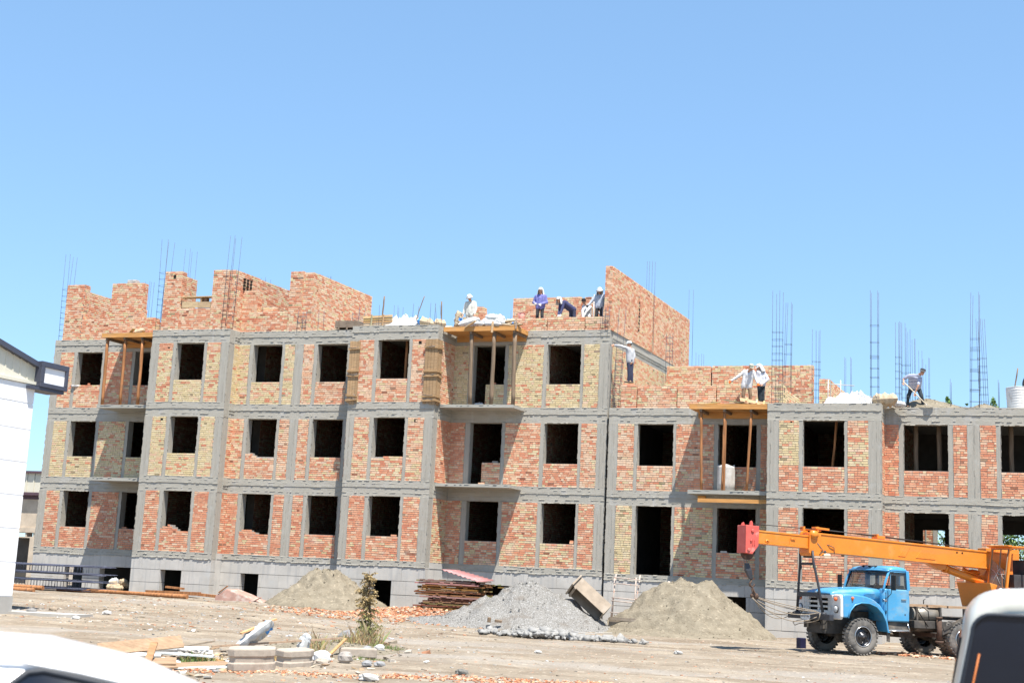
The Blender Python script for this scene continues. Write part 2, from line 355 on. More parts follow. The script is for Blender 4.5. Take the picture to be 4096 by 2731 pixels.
# return walls that turn back from the projecting bays
def returns(par, x, y0, y1, lv, roof, tones, sk, colw=.4, side='P'):
    n = len(lv['b'])
    for k in range(n):
        b, t = lv['b'][k], lv['t'][k]; nb = lv['b'][k+1] if k+1 < n else roof
        d = sk*colw
        xa = x-.38 if side == 'P' else x
        if y1-y0-colw > .1:
            B = MB(); wall(B, xa+d, xa+.375+d, y0+colw+.006, y1, b, t, tones[k][0], tones[k][1], side, sk); B.build('brick_panel', BM_, par)
            m = MB(); m.box(xa+d, xa+.384+d, y0+colw+.004, y1, t, nb, 0, None, sk)
            for q in (.5, .3):
                zz = t+(nb-t)*q; yy = y0+colw
                while yy < y1:
                    e = min(y1, yy+rng.uniform(.08, .3)); m.box(xa+.37+sk*(yy-y0), xa+.39+sk*(e-y0)+rng.uniform(.0, .015), yy, e, zz-.01, zz+rng.uniform(.005, .02)); yy = e
            m.build('floor_beam', 'beam', par)
returns(bl, 6.98, 0, .76, LV, ROOF, (r_, pk, y_), .1)
returns(bl, 17.0, -.06, 1.6, LV, ROOF, ((.35, .4), r_, p_), .1)
returns(bl, 24.04, 1.6, 14, LV, ROOF, (r_, r_, (.55, .4)), .09)
# ---- plinth of foundation blocks
def plinth(par, x0, x1, Y, rows, opens, ztop, zbeam, seed):
    g = random.Random(seed); m = MB()
    for i, (za, zb) in enumerate(rows):
        x = x0-(g.uniform(.2, 1.0) if i else 0)
        while x < x1:
            e = min(x+g.choice((.88, 1.18, 1.18, 2.38)), x1); a = max(x, x0); x = e+.007
            segs = [(a, e)]
            for (oa, ob, oz0, oz1) in opens:
                if oz1 > za+.05 and oz0 < zb-.05:
                    ns = []
                    for (p, q) in segs:
                        if oa > p: ns.append((p, min(q, oa)))
                        if ob < q: ns.append((max(p, ob), q))
                    segs = [s_ for s_ in ns if s_[1]-s_[0] > .02]
            for (p, q) in segs:
                if q > p: m.box(p, q, Y+g.uniform(0, .010), Y+.4, za, zb-.007)
    m.box(x0, x1, Y+.02, Y+.39, rows[-1][1]-.02, ztop)
    o = m.build('plinth_wall', 'plinth', par)
    b = MB()
    b.box(x0, x1, Y-.012, Y+.402, ztop, zbeam); ragged_h(b, x0, x1, Y-.012, ztop+.01, .04, .8); ragged_h(b, x0, x1, Y-.012, (ztop+zbeam)/2, .02, .4); ragged_h(b, x0, x1, Y-.010, zbeam-.01, .03, .6)
    b.build('plinth_beam', 'beam', par); return o
RW = ((-.5, .29), (.30, .88), (.89, 1.44), (1.45, 1.98))
plinth(bl, -3.86, 3.0, 2.03, RW, [(-2.02, -1.0, .3, 1.44), (-.07, 1.62, -.5, 1.44)], 1.97, 2.255, 1)
plinth(bl, 2.98, 6.99, 0, RW, [(4.5, 5.56, .62, 1.44)], 1.98, 2.255, 2)
plinth(bl, 6.98, 13.1, .76, RW, [(8.04, 8.93, -.5, 1.44)], 2.02, 2.255, 3)
plinth(bl, 13.03, 17.02, -.06, RW, [(14.62, 15.55, -.5, 1.44)], 2.03, 2.255, 4)
plinth(bl, 17.1, 24.05, 1.6, RW, [(18.72, 20.1, .3, 1.44)], 2.0, 2.255, 5)
for (x, y0, y1) in ((6.98, .4, .76), (17.0, .34, 1.6), (24.04, 2.0, 14)):
    m = MB(); m.box(x-.38+.04, x+.03, y0, y1, -.5, 2.0, 0, None, .1); m.box(x-.38+.04, x+.045, y0, y1, 2.0, 2.255, 0, None, .1); m.build('plinth_wall', 'plinth', bl)
# ---- inside: slabs, cross walls, rear wall
def inside(par, x0, x1, y0, y1, lv, roof, xs, zfloor, backs=(), solidback=True):
    n = len(lv['b'])
    for k in range(n+1):
        z = (lv['b'][k] if k < n else roof)
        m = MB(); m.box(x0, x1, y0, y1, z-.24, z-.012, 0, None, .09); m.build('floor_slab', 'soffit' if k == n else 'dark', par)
    global ROOM_SHADE
    ROOM_SHADE = .33  # indoor bricks get shade mixed into their colour
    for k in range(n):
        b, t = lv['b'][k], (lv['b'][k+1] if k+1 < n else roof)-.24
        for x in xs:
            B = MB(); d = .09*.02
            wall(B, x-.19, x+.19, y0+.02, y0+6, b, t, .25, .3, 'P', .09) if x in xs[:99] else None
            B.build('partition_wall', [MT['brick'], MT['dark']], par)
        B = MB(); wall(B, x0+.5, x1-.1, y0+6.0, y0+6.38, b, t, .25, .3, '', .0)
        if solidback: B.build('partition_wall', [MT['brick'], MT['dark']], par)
    ROOM_SHADE = 1.0
    m = MB()
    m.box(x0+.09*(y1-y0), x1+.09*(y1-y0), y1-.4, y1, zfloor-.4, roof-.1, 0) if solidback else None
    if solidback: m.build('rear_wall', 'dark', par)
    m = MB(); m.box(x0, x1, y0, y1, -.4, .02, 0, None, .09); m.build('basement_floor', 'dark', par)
inside(bl, -3.8, 23.95, 2.44, 14, LV, ROOF, (-3.6, 3.2, 7.3, 10.2, 13.4, 17.0, 21.0), -.4)
for (x0, x1, y0) in ((3.0, 6.95, .4), (7.0, 13.05, 1.17), (13.06, 16.95, .35), (17.2, 23.95, 2.01)):
    for k, z in enumerate((*LV['b'], ROOF)):
        m = MB(); m.box(x0, x1, y0, 2.44, z-.24, z-.012, 0, None, .05); m.build('floor_slab', 'soffit' if k == 3 else 'dark', bl)
ROOM_SHADE = .33
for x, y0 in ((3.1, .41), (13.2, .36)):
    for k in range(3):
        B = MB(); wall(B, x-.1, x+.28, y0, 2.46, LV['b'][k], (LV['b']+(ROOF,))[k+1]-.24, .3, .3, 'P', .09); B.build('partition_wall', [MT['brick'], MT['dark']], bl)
ROOM_SHADE = 1.0
# ---- balcony slabs
def slab(par, x0, x1, y0, y1, z0, z1, mi='soffit', sk=.09):
    m = MB(); m.box(x0, x1, y0, y1, z0, z1, 0, None, sk); ragged_h(m, x0, x1, y0, z1-.012, .02, .4)
    return m.build('balcony_slab', mi, par)
for z in (5.46, 8.80): slab(bl, -.10, 2.96, .6, 2.03, z-.15, z)
for z in (5.52, 8.82): slab(bl, 17.06, 20.34, .4, 1.6, z-.13, z)
# ---- brick walls standing on the roof
def rwall(par, x0, x1, y0, y1, z0, z1, tone=.14, pale=.5, faces='FPT', sk=0.0, top=None, name='roof_wall', extra=None):
    B = MB(); wall(B, x0, x1, y0, y1, z0, z1, tone, pale, faces, sk, top)
    if extra: extra(B)
    return B.build(name, BM_+[MT['void']], par)
Z4 = ROOF
rwall(bl, -3.53, -2.50, 2.08, 2.46, Z4, 14.90); rwall(bl, -2.50, -.95, 2.10, 2.46, Z4, 13.17); rwall(bl, -.95, .80, 2.08, 2.46, Z4, 14.90)
rwall(bl, .80, 1.62, 2.10, 2.46, Z4, 13.19); rwall(bl, 1.62, 3.2, 2.6, 2.98, Z4, 13.19)
rwall(bl, -3.05, -2.67, 2.5, 7.0, Z4, 14.66, faces='PT', sk=.09); rwall(bl, -2.6, 2.4, 6.6, 6.98, Z4, 13.9)
rwall(bl, 3.34, 4.22, .04, .42, Z4, 14.88, extra=lambda B: B.box(3.78, 3.91, .015, .06, 14.55, 14.72, 2)); rwall(bl, 4.0, 4.22, .42, 1.2, Z4, 14.72, faces='PT', sk=.09)
rwall(bl, 4.22, 5.84, .06, .42, Z4, 13.13); rwall(bl, 5.86, 6.66, .04, .42, Z4, 14.88)
def putlogs(B):
    for i in range(3):
        for j in range(4): B.box(6.95+.09*(.75+i*.2)-.01, 7.02+.09*(.75+i*.2), .72+i*.25, .84+i*.25, 14.1+j*.15, 14.18+j*.15, 2)
rwall(bl, 6.66, 6.93, .2, 1.95, Z4, 14.9, faces='FPT', sk=.12, extra=putlogs); rwall(bl, 6.95, 7.16, 2.0, 5.5, Z4, 14.86, faces='FPT', sk=.10)
rwall(bl, 2.0, 6.9, 6.6, 6.98, Z4, 14.86, faces='FT')
rwall(bl, 7.02, 7.78, .80, 1.18, Z4, 14.05); rwall(bl, 7.78, 9.34, .82, 1.18, Z4, 13.06); rwall(bl, 9.37, 10.0, .80, 1.18, Z4, 14.88)
rwall(bl, 10.02, 10.50, .86, 1.3, Z4, 14.84, faces='FP'); rwall(bl, 10.12, 10.52, 1.3, 6.1, Z4, 14.86, faces='PT', sk=.09)
rwall(bl, 7.9, 8.6, 1.18, 2.4, Z4, 13.35, faces='FPT')
# E roof
rwall(bl, 19.72, 21.24, 1.66, 2.04, Z4, 12.70); rwall(bl, 21.29, 22.9, 1.66, 2.04, Z4, 12.72); rwall(bl, 22.95, 23.78, 1.66, 2.04, Z4, 12.72)
def slot(B):
    for j in range(9): B.box(24.03+.09*3.4-.02, 24.08+.09*3.75, 5.15+.05*(j % 2), 5.42, 12.75+j*.155, 12.86+j*.155, 2)
rwall(bl, 23.76, 24.07, 1.64, 7.15, Z4, 14.88, faces='FPT', sk=.09, extra=slot); rwall(bl, 24.22, 24.56, 7.3, 13.2, Z4, 14.88, faces='FPT', sk=.09)
rwall(bl, 18.05, 21.35, 6.5, 6.88, Z4, 14.68, faces='FPT'); rwall(bl, 21.5, 23.7, 6.6, 6.98, Z4, 14.68, faces='FNT')
rwall(bl, 17.4, 17.85, 3.0, 3.38, Z4, 13.55, faces='FPT', sk=.09); rwall(bl, 16.9, 17.4, 3.05, 3.4, Z4, 13.1, faces='FPT'); rwall(bl, 17.85, 18.6, 3.3, 3.6, Z4, 13.25, faces='FT')
# ---------------------------------------------------------------- right block
br = thing('apartment_building', 'lower unfinished two storey brick block, grey concrete frame, behind the blue crane truck', 'building', (0, 0, 0))
bay(br, 1.46, [('c', 24.17, 24.56), ('p', 24.56, 25.24, (y_, (.12, .6))), ('j', 25.24, 25.385), ('w', 25.385, 26.865, ((None,), ('s', p_))), ('j', 26.865, 26.975), ('p', 26.975, 28.515, ((.5, .2), (.1, .4))),
    ('j', 28.515, 28.67), ('w', 28.67, 30.20, (('s', (.25, .2)), (6.5, (.1, .4), None, 28.9))), ('j', 30.20, 30.36), ('p', 30.36, 30.9, ((.3, .2), r_))], RV, RROOF, (3.13, 6.49), 24.16, 30.9)
bay(br, 0, [('c', 30.82, 31.26), ('p', 31.26, 32.01, (r_, lambda z, a: .8 if z > 6.4 else .1), {1: ((31.62, 8.0),)}), ('j', 32.01, 32.16), ('w', 32.16, 33.70, (('s', r_, (.75, .5, .45)), ('s', r_))), ('j', 33.70, 33.81),
    ('p', 33.81, 34.57, (r_, lambda z, a: .65 if 6.4 < z < 7.6 else .15)), ('c', 34.57, 35.03)], RV, RROOF, (3.08, 6.43), 30.81, 35.04)
cells = [('p', 35.1, 35.62, (r_, (.05, .2))), ('j', 35.62, 35.80), ('w', 35.80, 37.40, (('s', r_), ('s', (.05, .2)))), ('j', 37.40, 37.58), ('p', 37.58, 38.08, (r_, (.05, .2))), ('c', 38.08, 38.53),
    ('p', 38.53, 39.10, (r_, (.05, .2))), ('j', 39.10, 39.26), ('w', 39.26, 40.86, (('s', r_), ('s', (.05, .2)))), ('j', 40.86, 41.04), ('p', 41.04, 41.55, (r_, r_)), ('c', 41.55, 41.95), ('p', 41.95, 42.5, (r_, r_)), ('j', 42.5, 42.7),
    ('w', 42.7, 44.2, (('s', r_), ('s', r_))), ('j', 44.2, 44.4), ('p', 44.4, 45.0, (r_, r_)), ('c', 45.0, 45.4)]
bay(br, 1.16, cells, RV, RROOF, (3.09, 6.44), 35.05, 45.4)
returns(br, 35.03, 0, 1.16, RV, RROOF, (r_, r_), .06)
plinth(br, 24.16, 30.9, 1.46, RW, [(28.3, 29.87, -.5, 1.44)], 1.9, 2.14, 6)
plinth(br, 30.81, 35.04, 0, RW, [], 1.88, 2.14, 7)
plinth(br, 35.04, 45.4, 1.16, RW, [], 1.9, 2.14, 8)
m = MB(); m.box(34.66, 35.06, .4, 1.16, -.5, 2.14, 0, None, .08); m.build('plinth_wall', 'plinth', br)
inside(br, 24.25, 45.3, 1.9, 14.4, RV, RROOF, (28.2, 31.2, 35.2), -.4, solidback=False)
ROOM_SHADE = .33
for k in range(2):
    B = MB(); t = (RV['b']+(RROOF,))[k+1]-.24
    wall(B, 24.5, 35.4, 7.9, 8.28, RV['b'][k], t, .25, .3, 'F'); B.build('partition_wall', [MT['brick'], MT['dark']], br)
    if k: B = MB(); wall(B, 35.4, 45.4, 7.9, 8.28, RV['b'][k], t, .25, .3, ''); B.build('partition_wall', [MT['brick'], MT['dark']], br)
ROOM_SHADE = 1.0
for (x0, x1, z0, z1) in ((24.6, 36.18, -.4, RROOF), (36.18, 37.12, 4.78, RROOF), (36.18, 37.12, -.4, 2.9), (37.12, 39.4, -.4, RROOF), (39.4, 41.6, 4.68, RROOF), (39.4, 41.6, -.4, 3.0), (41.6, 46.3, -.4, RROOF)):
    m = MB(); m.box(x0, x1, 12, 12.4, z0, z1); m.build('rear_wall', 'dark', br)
for (x0, x1, y0) in ((31.0, 35.0, .4),):
    for k, z in enumerate((*RV['b'], RROOF)):
        m = MB(); m.box(x0, x1, y0, 1.9, z-.24, z-.012, 0, None, .05); m.build('floor_slab', 'soffit', br)
m = MB(); m.box(35.1, 45.3, 1.57, 1.9, RROOF-.24, RROOF-.012); m.build('floor_slab', 'soffit', br)
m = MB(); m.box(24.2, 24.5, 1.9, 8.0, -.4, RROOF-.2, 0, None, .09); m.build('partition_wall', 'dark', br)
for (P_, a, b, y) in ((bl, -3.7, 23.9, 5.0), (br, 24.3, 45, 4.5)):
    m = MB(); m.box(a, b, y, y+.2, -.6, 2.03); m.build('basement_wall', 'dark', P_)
slab(br, 27.70, 30.80, .35, 1.46, 5.33, 5.48)
# parapet walls on the right roof
Z3 = RROOF
rwall(br, 24.62, 25.26, 1.52, 1.9, Z3, 9.80, .2, .5); rwall(br, 25.31, 26.92, 1.54, 1.9, Z3, 9.74, .2, .5); rwall(br, 26.97, 28.53, 1.54, 1.9, Z3, 9.75, .2, .5); rwall(br, 28.58, 29.5, 1.54, 1.9, Z3, 9.77, .2, .5)
rwall(br, 25.3, 27.28, 7.2, 7.58, Z3, 11.52, .3, .5, 'FPT'); rwall(br, 27.36, 31.78, 7.2, 7.58, Z3, 11.52, .3, .5, 'FPT')
rwall(br, 31.0, 31.4, .45, .83, Z3, 9.6, .8, .4, 'FPT'); rwall(br, 31.05, 31.4, .85, 3.4, Z3, 9.5, .8, .4, 'PT', .09)
rwall(br, 32.36, 32.8, 4.0, 4.38, Z3, 10.4, .4, .4, 'FT'); rwall(br, 32.42, 32.78, 4.38, 9.5, Z3, 10.42, .3, .5, 'PT', .09)
# ---------------------------------------------------------------- ground
def gz(x, y):
    z = gbase(x, y)
    n = min(max((y+50)/6, 0), 1)
    z += .05*fbm(x*.35, y*.5, 1.3)*n + .03*fbm(x*1.3, y*2.4, 4.1, 3)*n + .045*fbm((x+.2*y)*.10, (y-.25*x)*1.1, 2.2, 3)*n
    return z
xs = []
def spread(a, b, st): 
    n = int(round((b-a)/st)); return [a+(b-a)*i/n for i in range(n)]
xs = [-2500, -900, -350, -150, -80, -50]+spread(-30, -6, 1.5)+spread(-6, 46, .2)+spread(46, 80, 1.5)+[80, 120, 250, 700, 2500]
ys = [-900, -300, -120, -80, -60]+spread(-52, 3, .16)+spread(3, 20, 1.2)+[20, 40, 90, 250, 700, 3000]
mb = MB(); nx = len(xs)
for y in ys:
    for x in xs: mb.v.append((x, y, gz(x, y) if -40 < x < 80 and -60 < y < 22 else gbase(min(max(x, -40), 80), min(y, 22))-.02))
for j in range(len(ys)-1):
    for i in range(nx-1): mb.f.append((j*nx+i, j*nx+i+1, (j+1)*nx+i+1, (j+1)*nx+i)); mb.m.append(0); mb.c.append(None); mb.sm.append(True)
MT['dirt'] = mat('packed_dirt', (.185, .150, .112), .95, .2, .5, (1, 1.6, 1), bump=1, bscale=7, bdist=.05, spec=.1, col2=(.29, .245, .19), detail=9,
    extra=chain(layer(.4, (.12, 2.2, 1), .52, .62, (.165, .13, .095), .6, 6), layer(.55, (.2, 2.6, 1), .56, .66, (.37, .32, .25), .6, 6), layer(.22, (.6, 1.6, 1), .50, .62, (.27, .245, .215), .75, 7), layer(.13, (.35, 2.2, 1), .55, .66, (.16, .125, .09), .6, 6), layer(7, (1, 1, 1), .60, .68, (.40, .34, .27), .6, 3), layer(18, (1, 1, 1), .63, .7, (.12, .095, .07), .6, 2), layer(11, (1, 1, 1), .69, .72, (.42, .19, .11), .7, 2)))
tag(mb.build('ground', 'dirt'), None, None, kind='structure')
# ---------------------------------------------------------------- timber formwork decks under the balconies to be cast
WCOL = [(.50, .33, .17), (.42, .27, .14), (.56, .40, .24), (.38, .28, .18), (.47, .38, .27), (.33, .22, .12)]
def wc(k=1.0): return tuple(q*k*rng.uniform(.85, 1.15) for q in rng.choice(WCOL))
def deck(label, x0, x1, y0, y1, z, props, zb, pmat, pr, zback=.36):
    t = thing('balcony_formwork', label, 'formwork', (x0, y0, zb), 0, 'timber formwork decks on props')
    O = Vector((x0, y0, zb)); W = x1-x0; D = y1-y0; zz = z-zb; S = .09*D
    m = MB(); m.box(0, W, .03, D, zz-.16, zz-.12, 0, None, .09); m.build('deck_board', 'plank', t)
    m = MB(); m.box(-.01, W+.01, -.02, .03, zz-.17, zz+.03); m.build('fascia_board', 'plank', t)
    m = MB(); m.box(W-.03, W+.02, .031, D, zz-.17, zz+.02, 0, None, .09); m.build('fascia_board', 'plank', t)
    m = MB(); m.box(S+.05, W-.05+S, D-.05, D-.004, zz-.16-zback*.7, zz-.165); m.build('ledger_board', 'plank', t)
    for k, px in enumerate(props):
        m = MB(); m.bar((px[0]-x0, .02, zz-.22), (px[0]-x0+.09*D, D-.06, zz-.22), .09, .11); m.build('joist', 'postgrey', t)
        m = MB(); n = 7; P = [(px[1]-x0+(px[0]-px[1])*i/n+rng.uniform(-.008, .008), .14+rng.uniform(-.01, .01), (zz-.275)*i/n) for i in range(n+1)]
        m.tube(P, [pr*rng.uniform(.92, 1.08) for _ in P], 9); m.build('prop', pmat, t)
    return t
deck('timber balcony formwork on three reddish props at the far left bay', -.14, 2.95, .55, 2.02, 12.12, ((.09, .12), (1.06, 1.09), (2.0, 2.04)), 8.80, MT['post'], .075)
deck('timber balcony formwork piled with white sacks, on three dark props', 17.10, 20.34, .36, 1.58, 12.10, ((18.3, 18.38), (19.33, 19.32), (20.23, 20.29)), 8.82, MT['postgrey'], .085)
deck('timber balcony formwork on thin round poles, loose boards on top', 27.72, 30.80, .33, 1.44, 8.82, ((28.15, 28.22), (29.08, 29.04), (30.12, 29.98)), 5.48, MT['post'], .055)
m = MB(); m.box(28.1, 30.76, .38, .43, 5.01, 5.155); m.box(27.95, 28.25, 1.2, 1.4, 5.2, 5.31)
tag(m.build('plank', 'plank'), 'long orange plank fixed under the right block balcony slab', 'plank')
m = MB(); m.bar((29.12, .44, 5.49), (29.14, .46, 8.2), .05, .07); tag(m.build('timber_batten', 'post'), 'square brown batten tied to the middle pole below the thin poled formwork', 'batten')
# shutter boxes strapped round the two columns of the bay beside the balcony
def shutter(label, boards, zb, zt):
    t = thing('column_formwork', label, 'formwork', (boards[0][0], boards[0][2], zb), 0, 'board shutters strapped to columns'); ox, oy = boards[0][0], boards[0][2]
    for (x0, x1, y0, y1) in boards:
        fx = abs(x1-x0) > abs(y1-y0); n = 4; m = MB()
        for i in range(n):
            a, b = i/n, (i+1)/n-.02; kq = rng.uniform(.85, 1.1); c = (.36*kq, .235*kq, .13*kq)
            h0 = rng.uniform(-.05, .03); h1 = rng.uniform(-.03, .06)
            if fx: m.box(x0+(x1-x0)*a-ox, x0+(x1-x0)*b-ox, y0-oy+rng.uniform(0, .006), y1-oy, h0, zt-zb+h1, 0, c)
            else: m.box(x0-ox, x1-ox-rng.uniform(0, .006), y0+(y1-y0)*a-oy, y0+(y1-y0)*b-oy, h0, zt-zb+h1, 0, c)
        m.build('shutter_panel', 'board', t)
        for z in (.14, .32, 1.18, 1.38, zt-zb-.3):
            m = MB(); c = (.36, .23, .12); tl = rng.uniform(-.03, .03)
            if fx: m.bar((x0-.04-ox, y0-.025-oy, z-tl), (x1+.04-ox, y0-.025-oy, z+tl), .05, .085, 0, c)
            else: m.bar((x1+.025-ox, y0-.04-oy, z-tl), (x1+.025-ox, y1+.04-oy, z+tl), .05, .085, 0, c)
            m.build('batten', 'board', t)
    m = MB()
    for z in (.2, .36, 1.22, zt-zb-.28):
        for k in range(2):
            P = [(-.05+.17*i+rng.uniform(-.02, .02), -.045+rng.uniform(-.02, .01), z+rng.uniform(-.04, .04)) for i in range(4)]; m.tube(P, .006, 4)
    m.build('binding_wire', 'wire', t); return t
shutter('flat board shutter with wired battens strapped between two top floor windows', [(12.98, 13.46, -.13, -.075)], 8.80, 11.45)
shutter('L shaped board shutter wrapped round the corner column beside the sack covered deck', [(16.50, 17.06, -.13, -.075), (17.02, 17.075, -.06, .36)], 8.78, 11.48)
# ---------------------------------------------------------------- reinforcement
REB = .0085
def cage(label, bars, base, ties=(), yd=.28, group='reinforcement bars standing on the roof', r=REB):
    """bars: (x,ztop[,lean]) pairs; even ones stand at the front, odd ones yd behind"""
    x0, y0, z0 = base; m = MB(); P = []
    for i, b in enumerate(bars):
        xb = b[2] if len(b) > 2 else b[0]; y = y0+(yd if i % 2 else 0)
        m.tube([(xb-x0, y-y0, 0), ((xb+b[0])/2-x0+rng.uniform(-.012, .012), y-y0, (b[1]-z0)/2), (b[0]-x0, y-y0+rng.uniform(-.03, .03), b[1]-z0)], r, 5); P.append((xb-x0, b[0]-x0, b[1]-z0, y-y0))
    for z in ties:
        zz = z-z0
        if zz < 0: continue
        q = [(p[0]+(p[1]-p[0])*min(1, zz/p[2]), p[3], zz+rng.uniform(-.012, .012)) for p in P if p[2] > zz]
        if len(q) >= 3:
            xl = min(a[0] for a in q)-.015; xr = max(a[0] for a in q)+.015
            m.tube([(xl, -.012, zz), (xr, -.012, zz+rng.uniform(-.02, .02)), (xr, yd+.012, zz), (xl, yd+.012, zz), (xl, -.012, zz)], .006, 4)
        elif len(q) == 2: m.tube([q[0], q[1]], .006, 4)
    o = m.build('rebar_cage', 'rebar'); o.location = base
    return tag(o, label, 'rebar', group)
def tr(a, b, n): return [a+(b-a)*i/(n-1)+rng.uniform(-.03, .03) for i in range(n)]
cage('tall tied rebar cage at the leftmost roof corner', [(-4.0+.03, 16.5, -3.84), (-3.73, 16.43, -3.82), (-3.69, 16.5, -3.60), (-3.47, 16.39, -3.58)], (-3.84, 2.2, 12.14), tr(12.4, 14.7, 9))
cage('tall tied rebar cage against the left edge of the second roof pier group', [(2.91, 16.46, 2.98), (3.09, 16.39, 3.0), (3.24, 16.45, 3.25), (3.40, 16.36, 3.27)], (2.98, .14, 12.14), tr(12.4, 14.9, 9))
cage('four rebar tips behind the pier with the small square hole', [(.48, 17.53), (.72, 17.42), (.79, 17.52), (1.02, 17.43)], (.48, 5.8, 12.1))
cage('five short rebar tips in the gap between the two left piers', [(-2.55, 16.19), (-2.39, 16.22), (-2.3, 16.2), (-2.23, 16.16), (-2.04, 16.16)], (-2.55, 7.05, 12.1))
cage('tall leaning rebar cage in front of the pier with a grid of small holes', [(6.58, 16.45, 6.52), (6.75, 16.38, 6.66), (6.81, 16.46, 6.72), (7.08, 16.40, 6.98)], (6.58, -.02, 12.14), tr(12.4, 14.6, 7), .2)
cage('short rebar tips above the receding roof wall with hole grid', [(4.17, 16.23), (4.29, 16.2), (4.42, 16.26), (4.59, 16.19)], (4.17, 7.2, 12.1))
cage('five short rebar tips over the long receding left roof wall', [(7.25, 16.49), (7.41, 16.49), (7.48, 16.44), (7.55, 16.46), (7.71, 16.41)], (7.25, 8, 12.1))
cage('thin rebar cage at the far end of the long receding left wall', [(12.51, 12.97), (12.68, 13.28), (12.82, 13.15), (12.97, 13.28)], (12.51, .9, 12.14), (12.5, 12.7, 12.9))
cage('short rebar bars before the front pier of the long receding wall', [(9.92, 13.05), (10.14, 13.01), (10.33, 13.04)], (9.92, .72, 12.14), (12.5, 12.8), .05)
cage('pair of rebar bars at the foot of the long receding wall', [(10.85, 13.1), (11.08, 13.07)], (10.85, .9, 12.14), (), .05)
cage('single rebar bar in front of the slatted wooden form on the roof', [(14.14, 13.1)], (14.14, .12, 12.14))
cage('four rebar tips sticking up behind the white tarpaulin heap', [(13.1, 13.93), (13.21, 13.86), (13.29, 13.93), (13.43, 13.88)], (13.1, 4, 12.1))
cage('two rebar bars in front of the white tarpaulin heap', [(15.68, 13.16), (15.81, 13.08)], (15.68, .22, 12.14))
cage('four leaning rebar bars beside the blue banded sacks', [(16.53, 13.13), (16.63, 13.13), (16.73, 13.12, 16.84), (16.83, 13.08, 16.97)], (16.53, .1, 12.14))
cage('two rebar tips left of the wall behind the bricklayers', [(19.16, 13.37), (19.22, 13.34)], (19.16, 3, 12.1))
cage('rebar bars at the foot of the tall end wall beside the bricklayers', [(23.73, 13.1), (23.85, 13.1), (24.01, 13.12)], (23.73, 1.5, 12.14), (12.4, 12.7), .06)
cage('dense dark rebar cage below the pointing worker', [(24.41, 13.08, 24.22), (24.67, 13.11, 24.46), (24.34, 10.9, 24.30), (24.60, 10.9, 24.54)], (24.22, 1.62, 8.83), tr(8.95, 11.6, 26), .12)
cage('four tall rebar bars rising from the joint of the end wall', [(24.24, 16.44), (24.35, 16.44), (24.49, 16.44), (24.62, 16.4)], (24.24, 7.2, 12.1), (), .03)
cage('short tied rebar mesh before the far half of the end wall', [(24.95, 13.28), (25.1, 13.31), (25.25, 13.28)], (24.95, 8.5, 11.0), tr(12.2, 13.1, 4), .1)
cage('two rebar bars at the far edge of the end wall', [(25.02, 16.45), (25.22, 16.45)], (25.02, 13.3, 12.1), (), .1)
cage('four small rebar tips over the back wall near the end wall', [(26.07, 12.63), (26.15, 12.58), (26.34, 12.58), (26.39, 12.59)], (26.07, 10, 8.8))
cage('tall tied rebar cage beside the two workers on boards', [(30.95, 13.29), (31.07, 13.21), (31.22, 13.3), (31.33, 13.26)], (30.95, .1, 8.83), [9.0, 9.25, 9.5, 9.75, 10.0, 10.3, 10.55, 10.8, 11.1, 11.35, 11.65], .22)
cage('leaning rebar cage right behind the cage beside the two workers', [(31.17, 13.31, 31.08), (31.22, 13.36, 31.1), (31.38, 13.34, 31.36), (31.40, 13.3, 31.38)], (31.1, 2.5, 8.83), [10.3, 10.7, 11.2, 11.6], .2)
cage('rebar cage standing in the sky gap at the right end of back wall', [(31.97, 12.69), (32.1, 12.66), (32.12, 12.65), (32.22, 12.65), (32.29, 12.65)], (31.97, 5, 8.83), tr(9.2, 11.3, 8), .25)
cage('thin rebar bars behind the white sheet bag', [(32.97, 12.18), (33.02, 12.15), (33.23, 12.18), (33.26, 12.14)], (32.97, 9, 8.83), (), .1)
cage('tallest narrow ladder like rebar cage behind the white sheet bag', [(34.64, 13.23), (34.67, 13.16), (34.91, 13.2), (34.94, 13.16)], (34.64, .12, 8.83), [9.1, 9.5, 9.85, 10.2, 10.6, 10.68, 11.2, 11.85], .2)
cage('rebar cage just left of the shovelling man', [(35.39, 12.73), (35.5, 12.77), (35.55, 12.77), (35.59, 12.77)], (35.39, 4, 8.83), tr(9.2, 11.3, 8), .25)
cage('rebar bars rising directly behind the shovelling man', [(35.56, 13.11), (35.68, 13.15), (35.73, 12.88), (35.79, 12.75), (35.89, 12.81)], (35.56, 6, 8.83), tr(9.2, 11.3, 7), .25)
cage('three rebar bars above the back of the shovelling man', [(35.87, 12.94), (35.97, 13.0), (36.0, 12.97)], (35.87, 9, 8.83), (), .1)
cage('rebar bars above the skullcap of the shovelling man', [(36.09, 12.81), (36.23, 12.81), (36.27, 12.42)], (36.09, 11, 8.83), (), .1)
cage('single rebar bars right of the shovelling man', [(36.48, 12.82), (36.52, 12.8), (36.35, 12.5)], (36.35, 13, 8.83), (10.3, 11.0), .1)
cage('tall ladder like rebar cage over the right sand heap', [(38.29, 13.3, 38.2), (38.37, 13.22, 38.24), (38.57, 13.31, 38.52), (38.61, 13.24, 38.54)], (38.2, 1.25, 8.83), [9.1, 9.5, 9.56, 9.9, 10.25, 10.33, 10.7, 11.05, 11.15, 11.5], .22)
cage('shorter splayed rebar cage over the right sand heap', [(38.49, 12.82, 38.6), (38.56, 12.75, 38.65), (38.66, 12.82, 38.75), (38.73, 12.85, 38.84), (38.81, 12.79, 38.92)], (38.6, 4, 8.83), tr(9.2, 11.2, 8), .25)
cage('two short rebar bars standing alone in the sand heap', [(37.5, 10.0), (37.54, 9.88)], (37.5, 1.6, 8.83), (), .06)
cage('two short rebar bars left of the white drum', [(39.22, 9.97), (39.25, 9.87)], (39.22, 1.6, 8.83), (), .06)
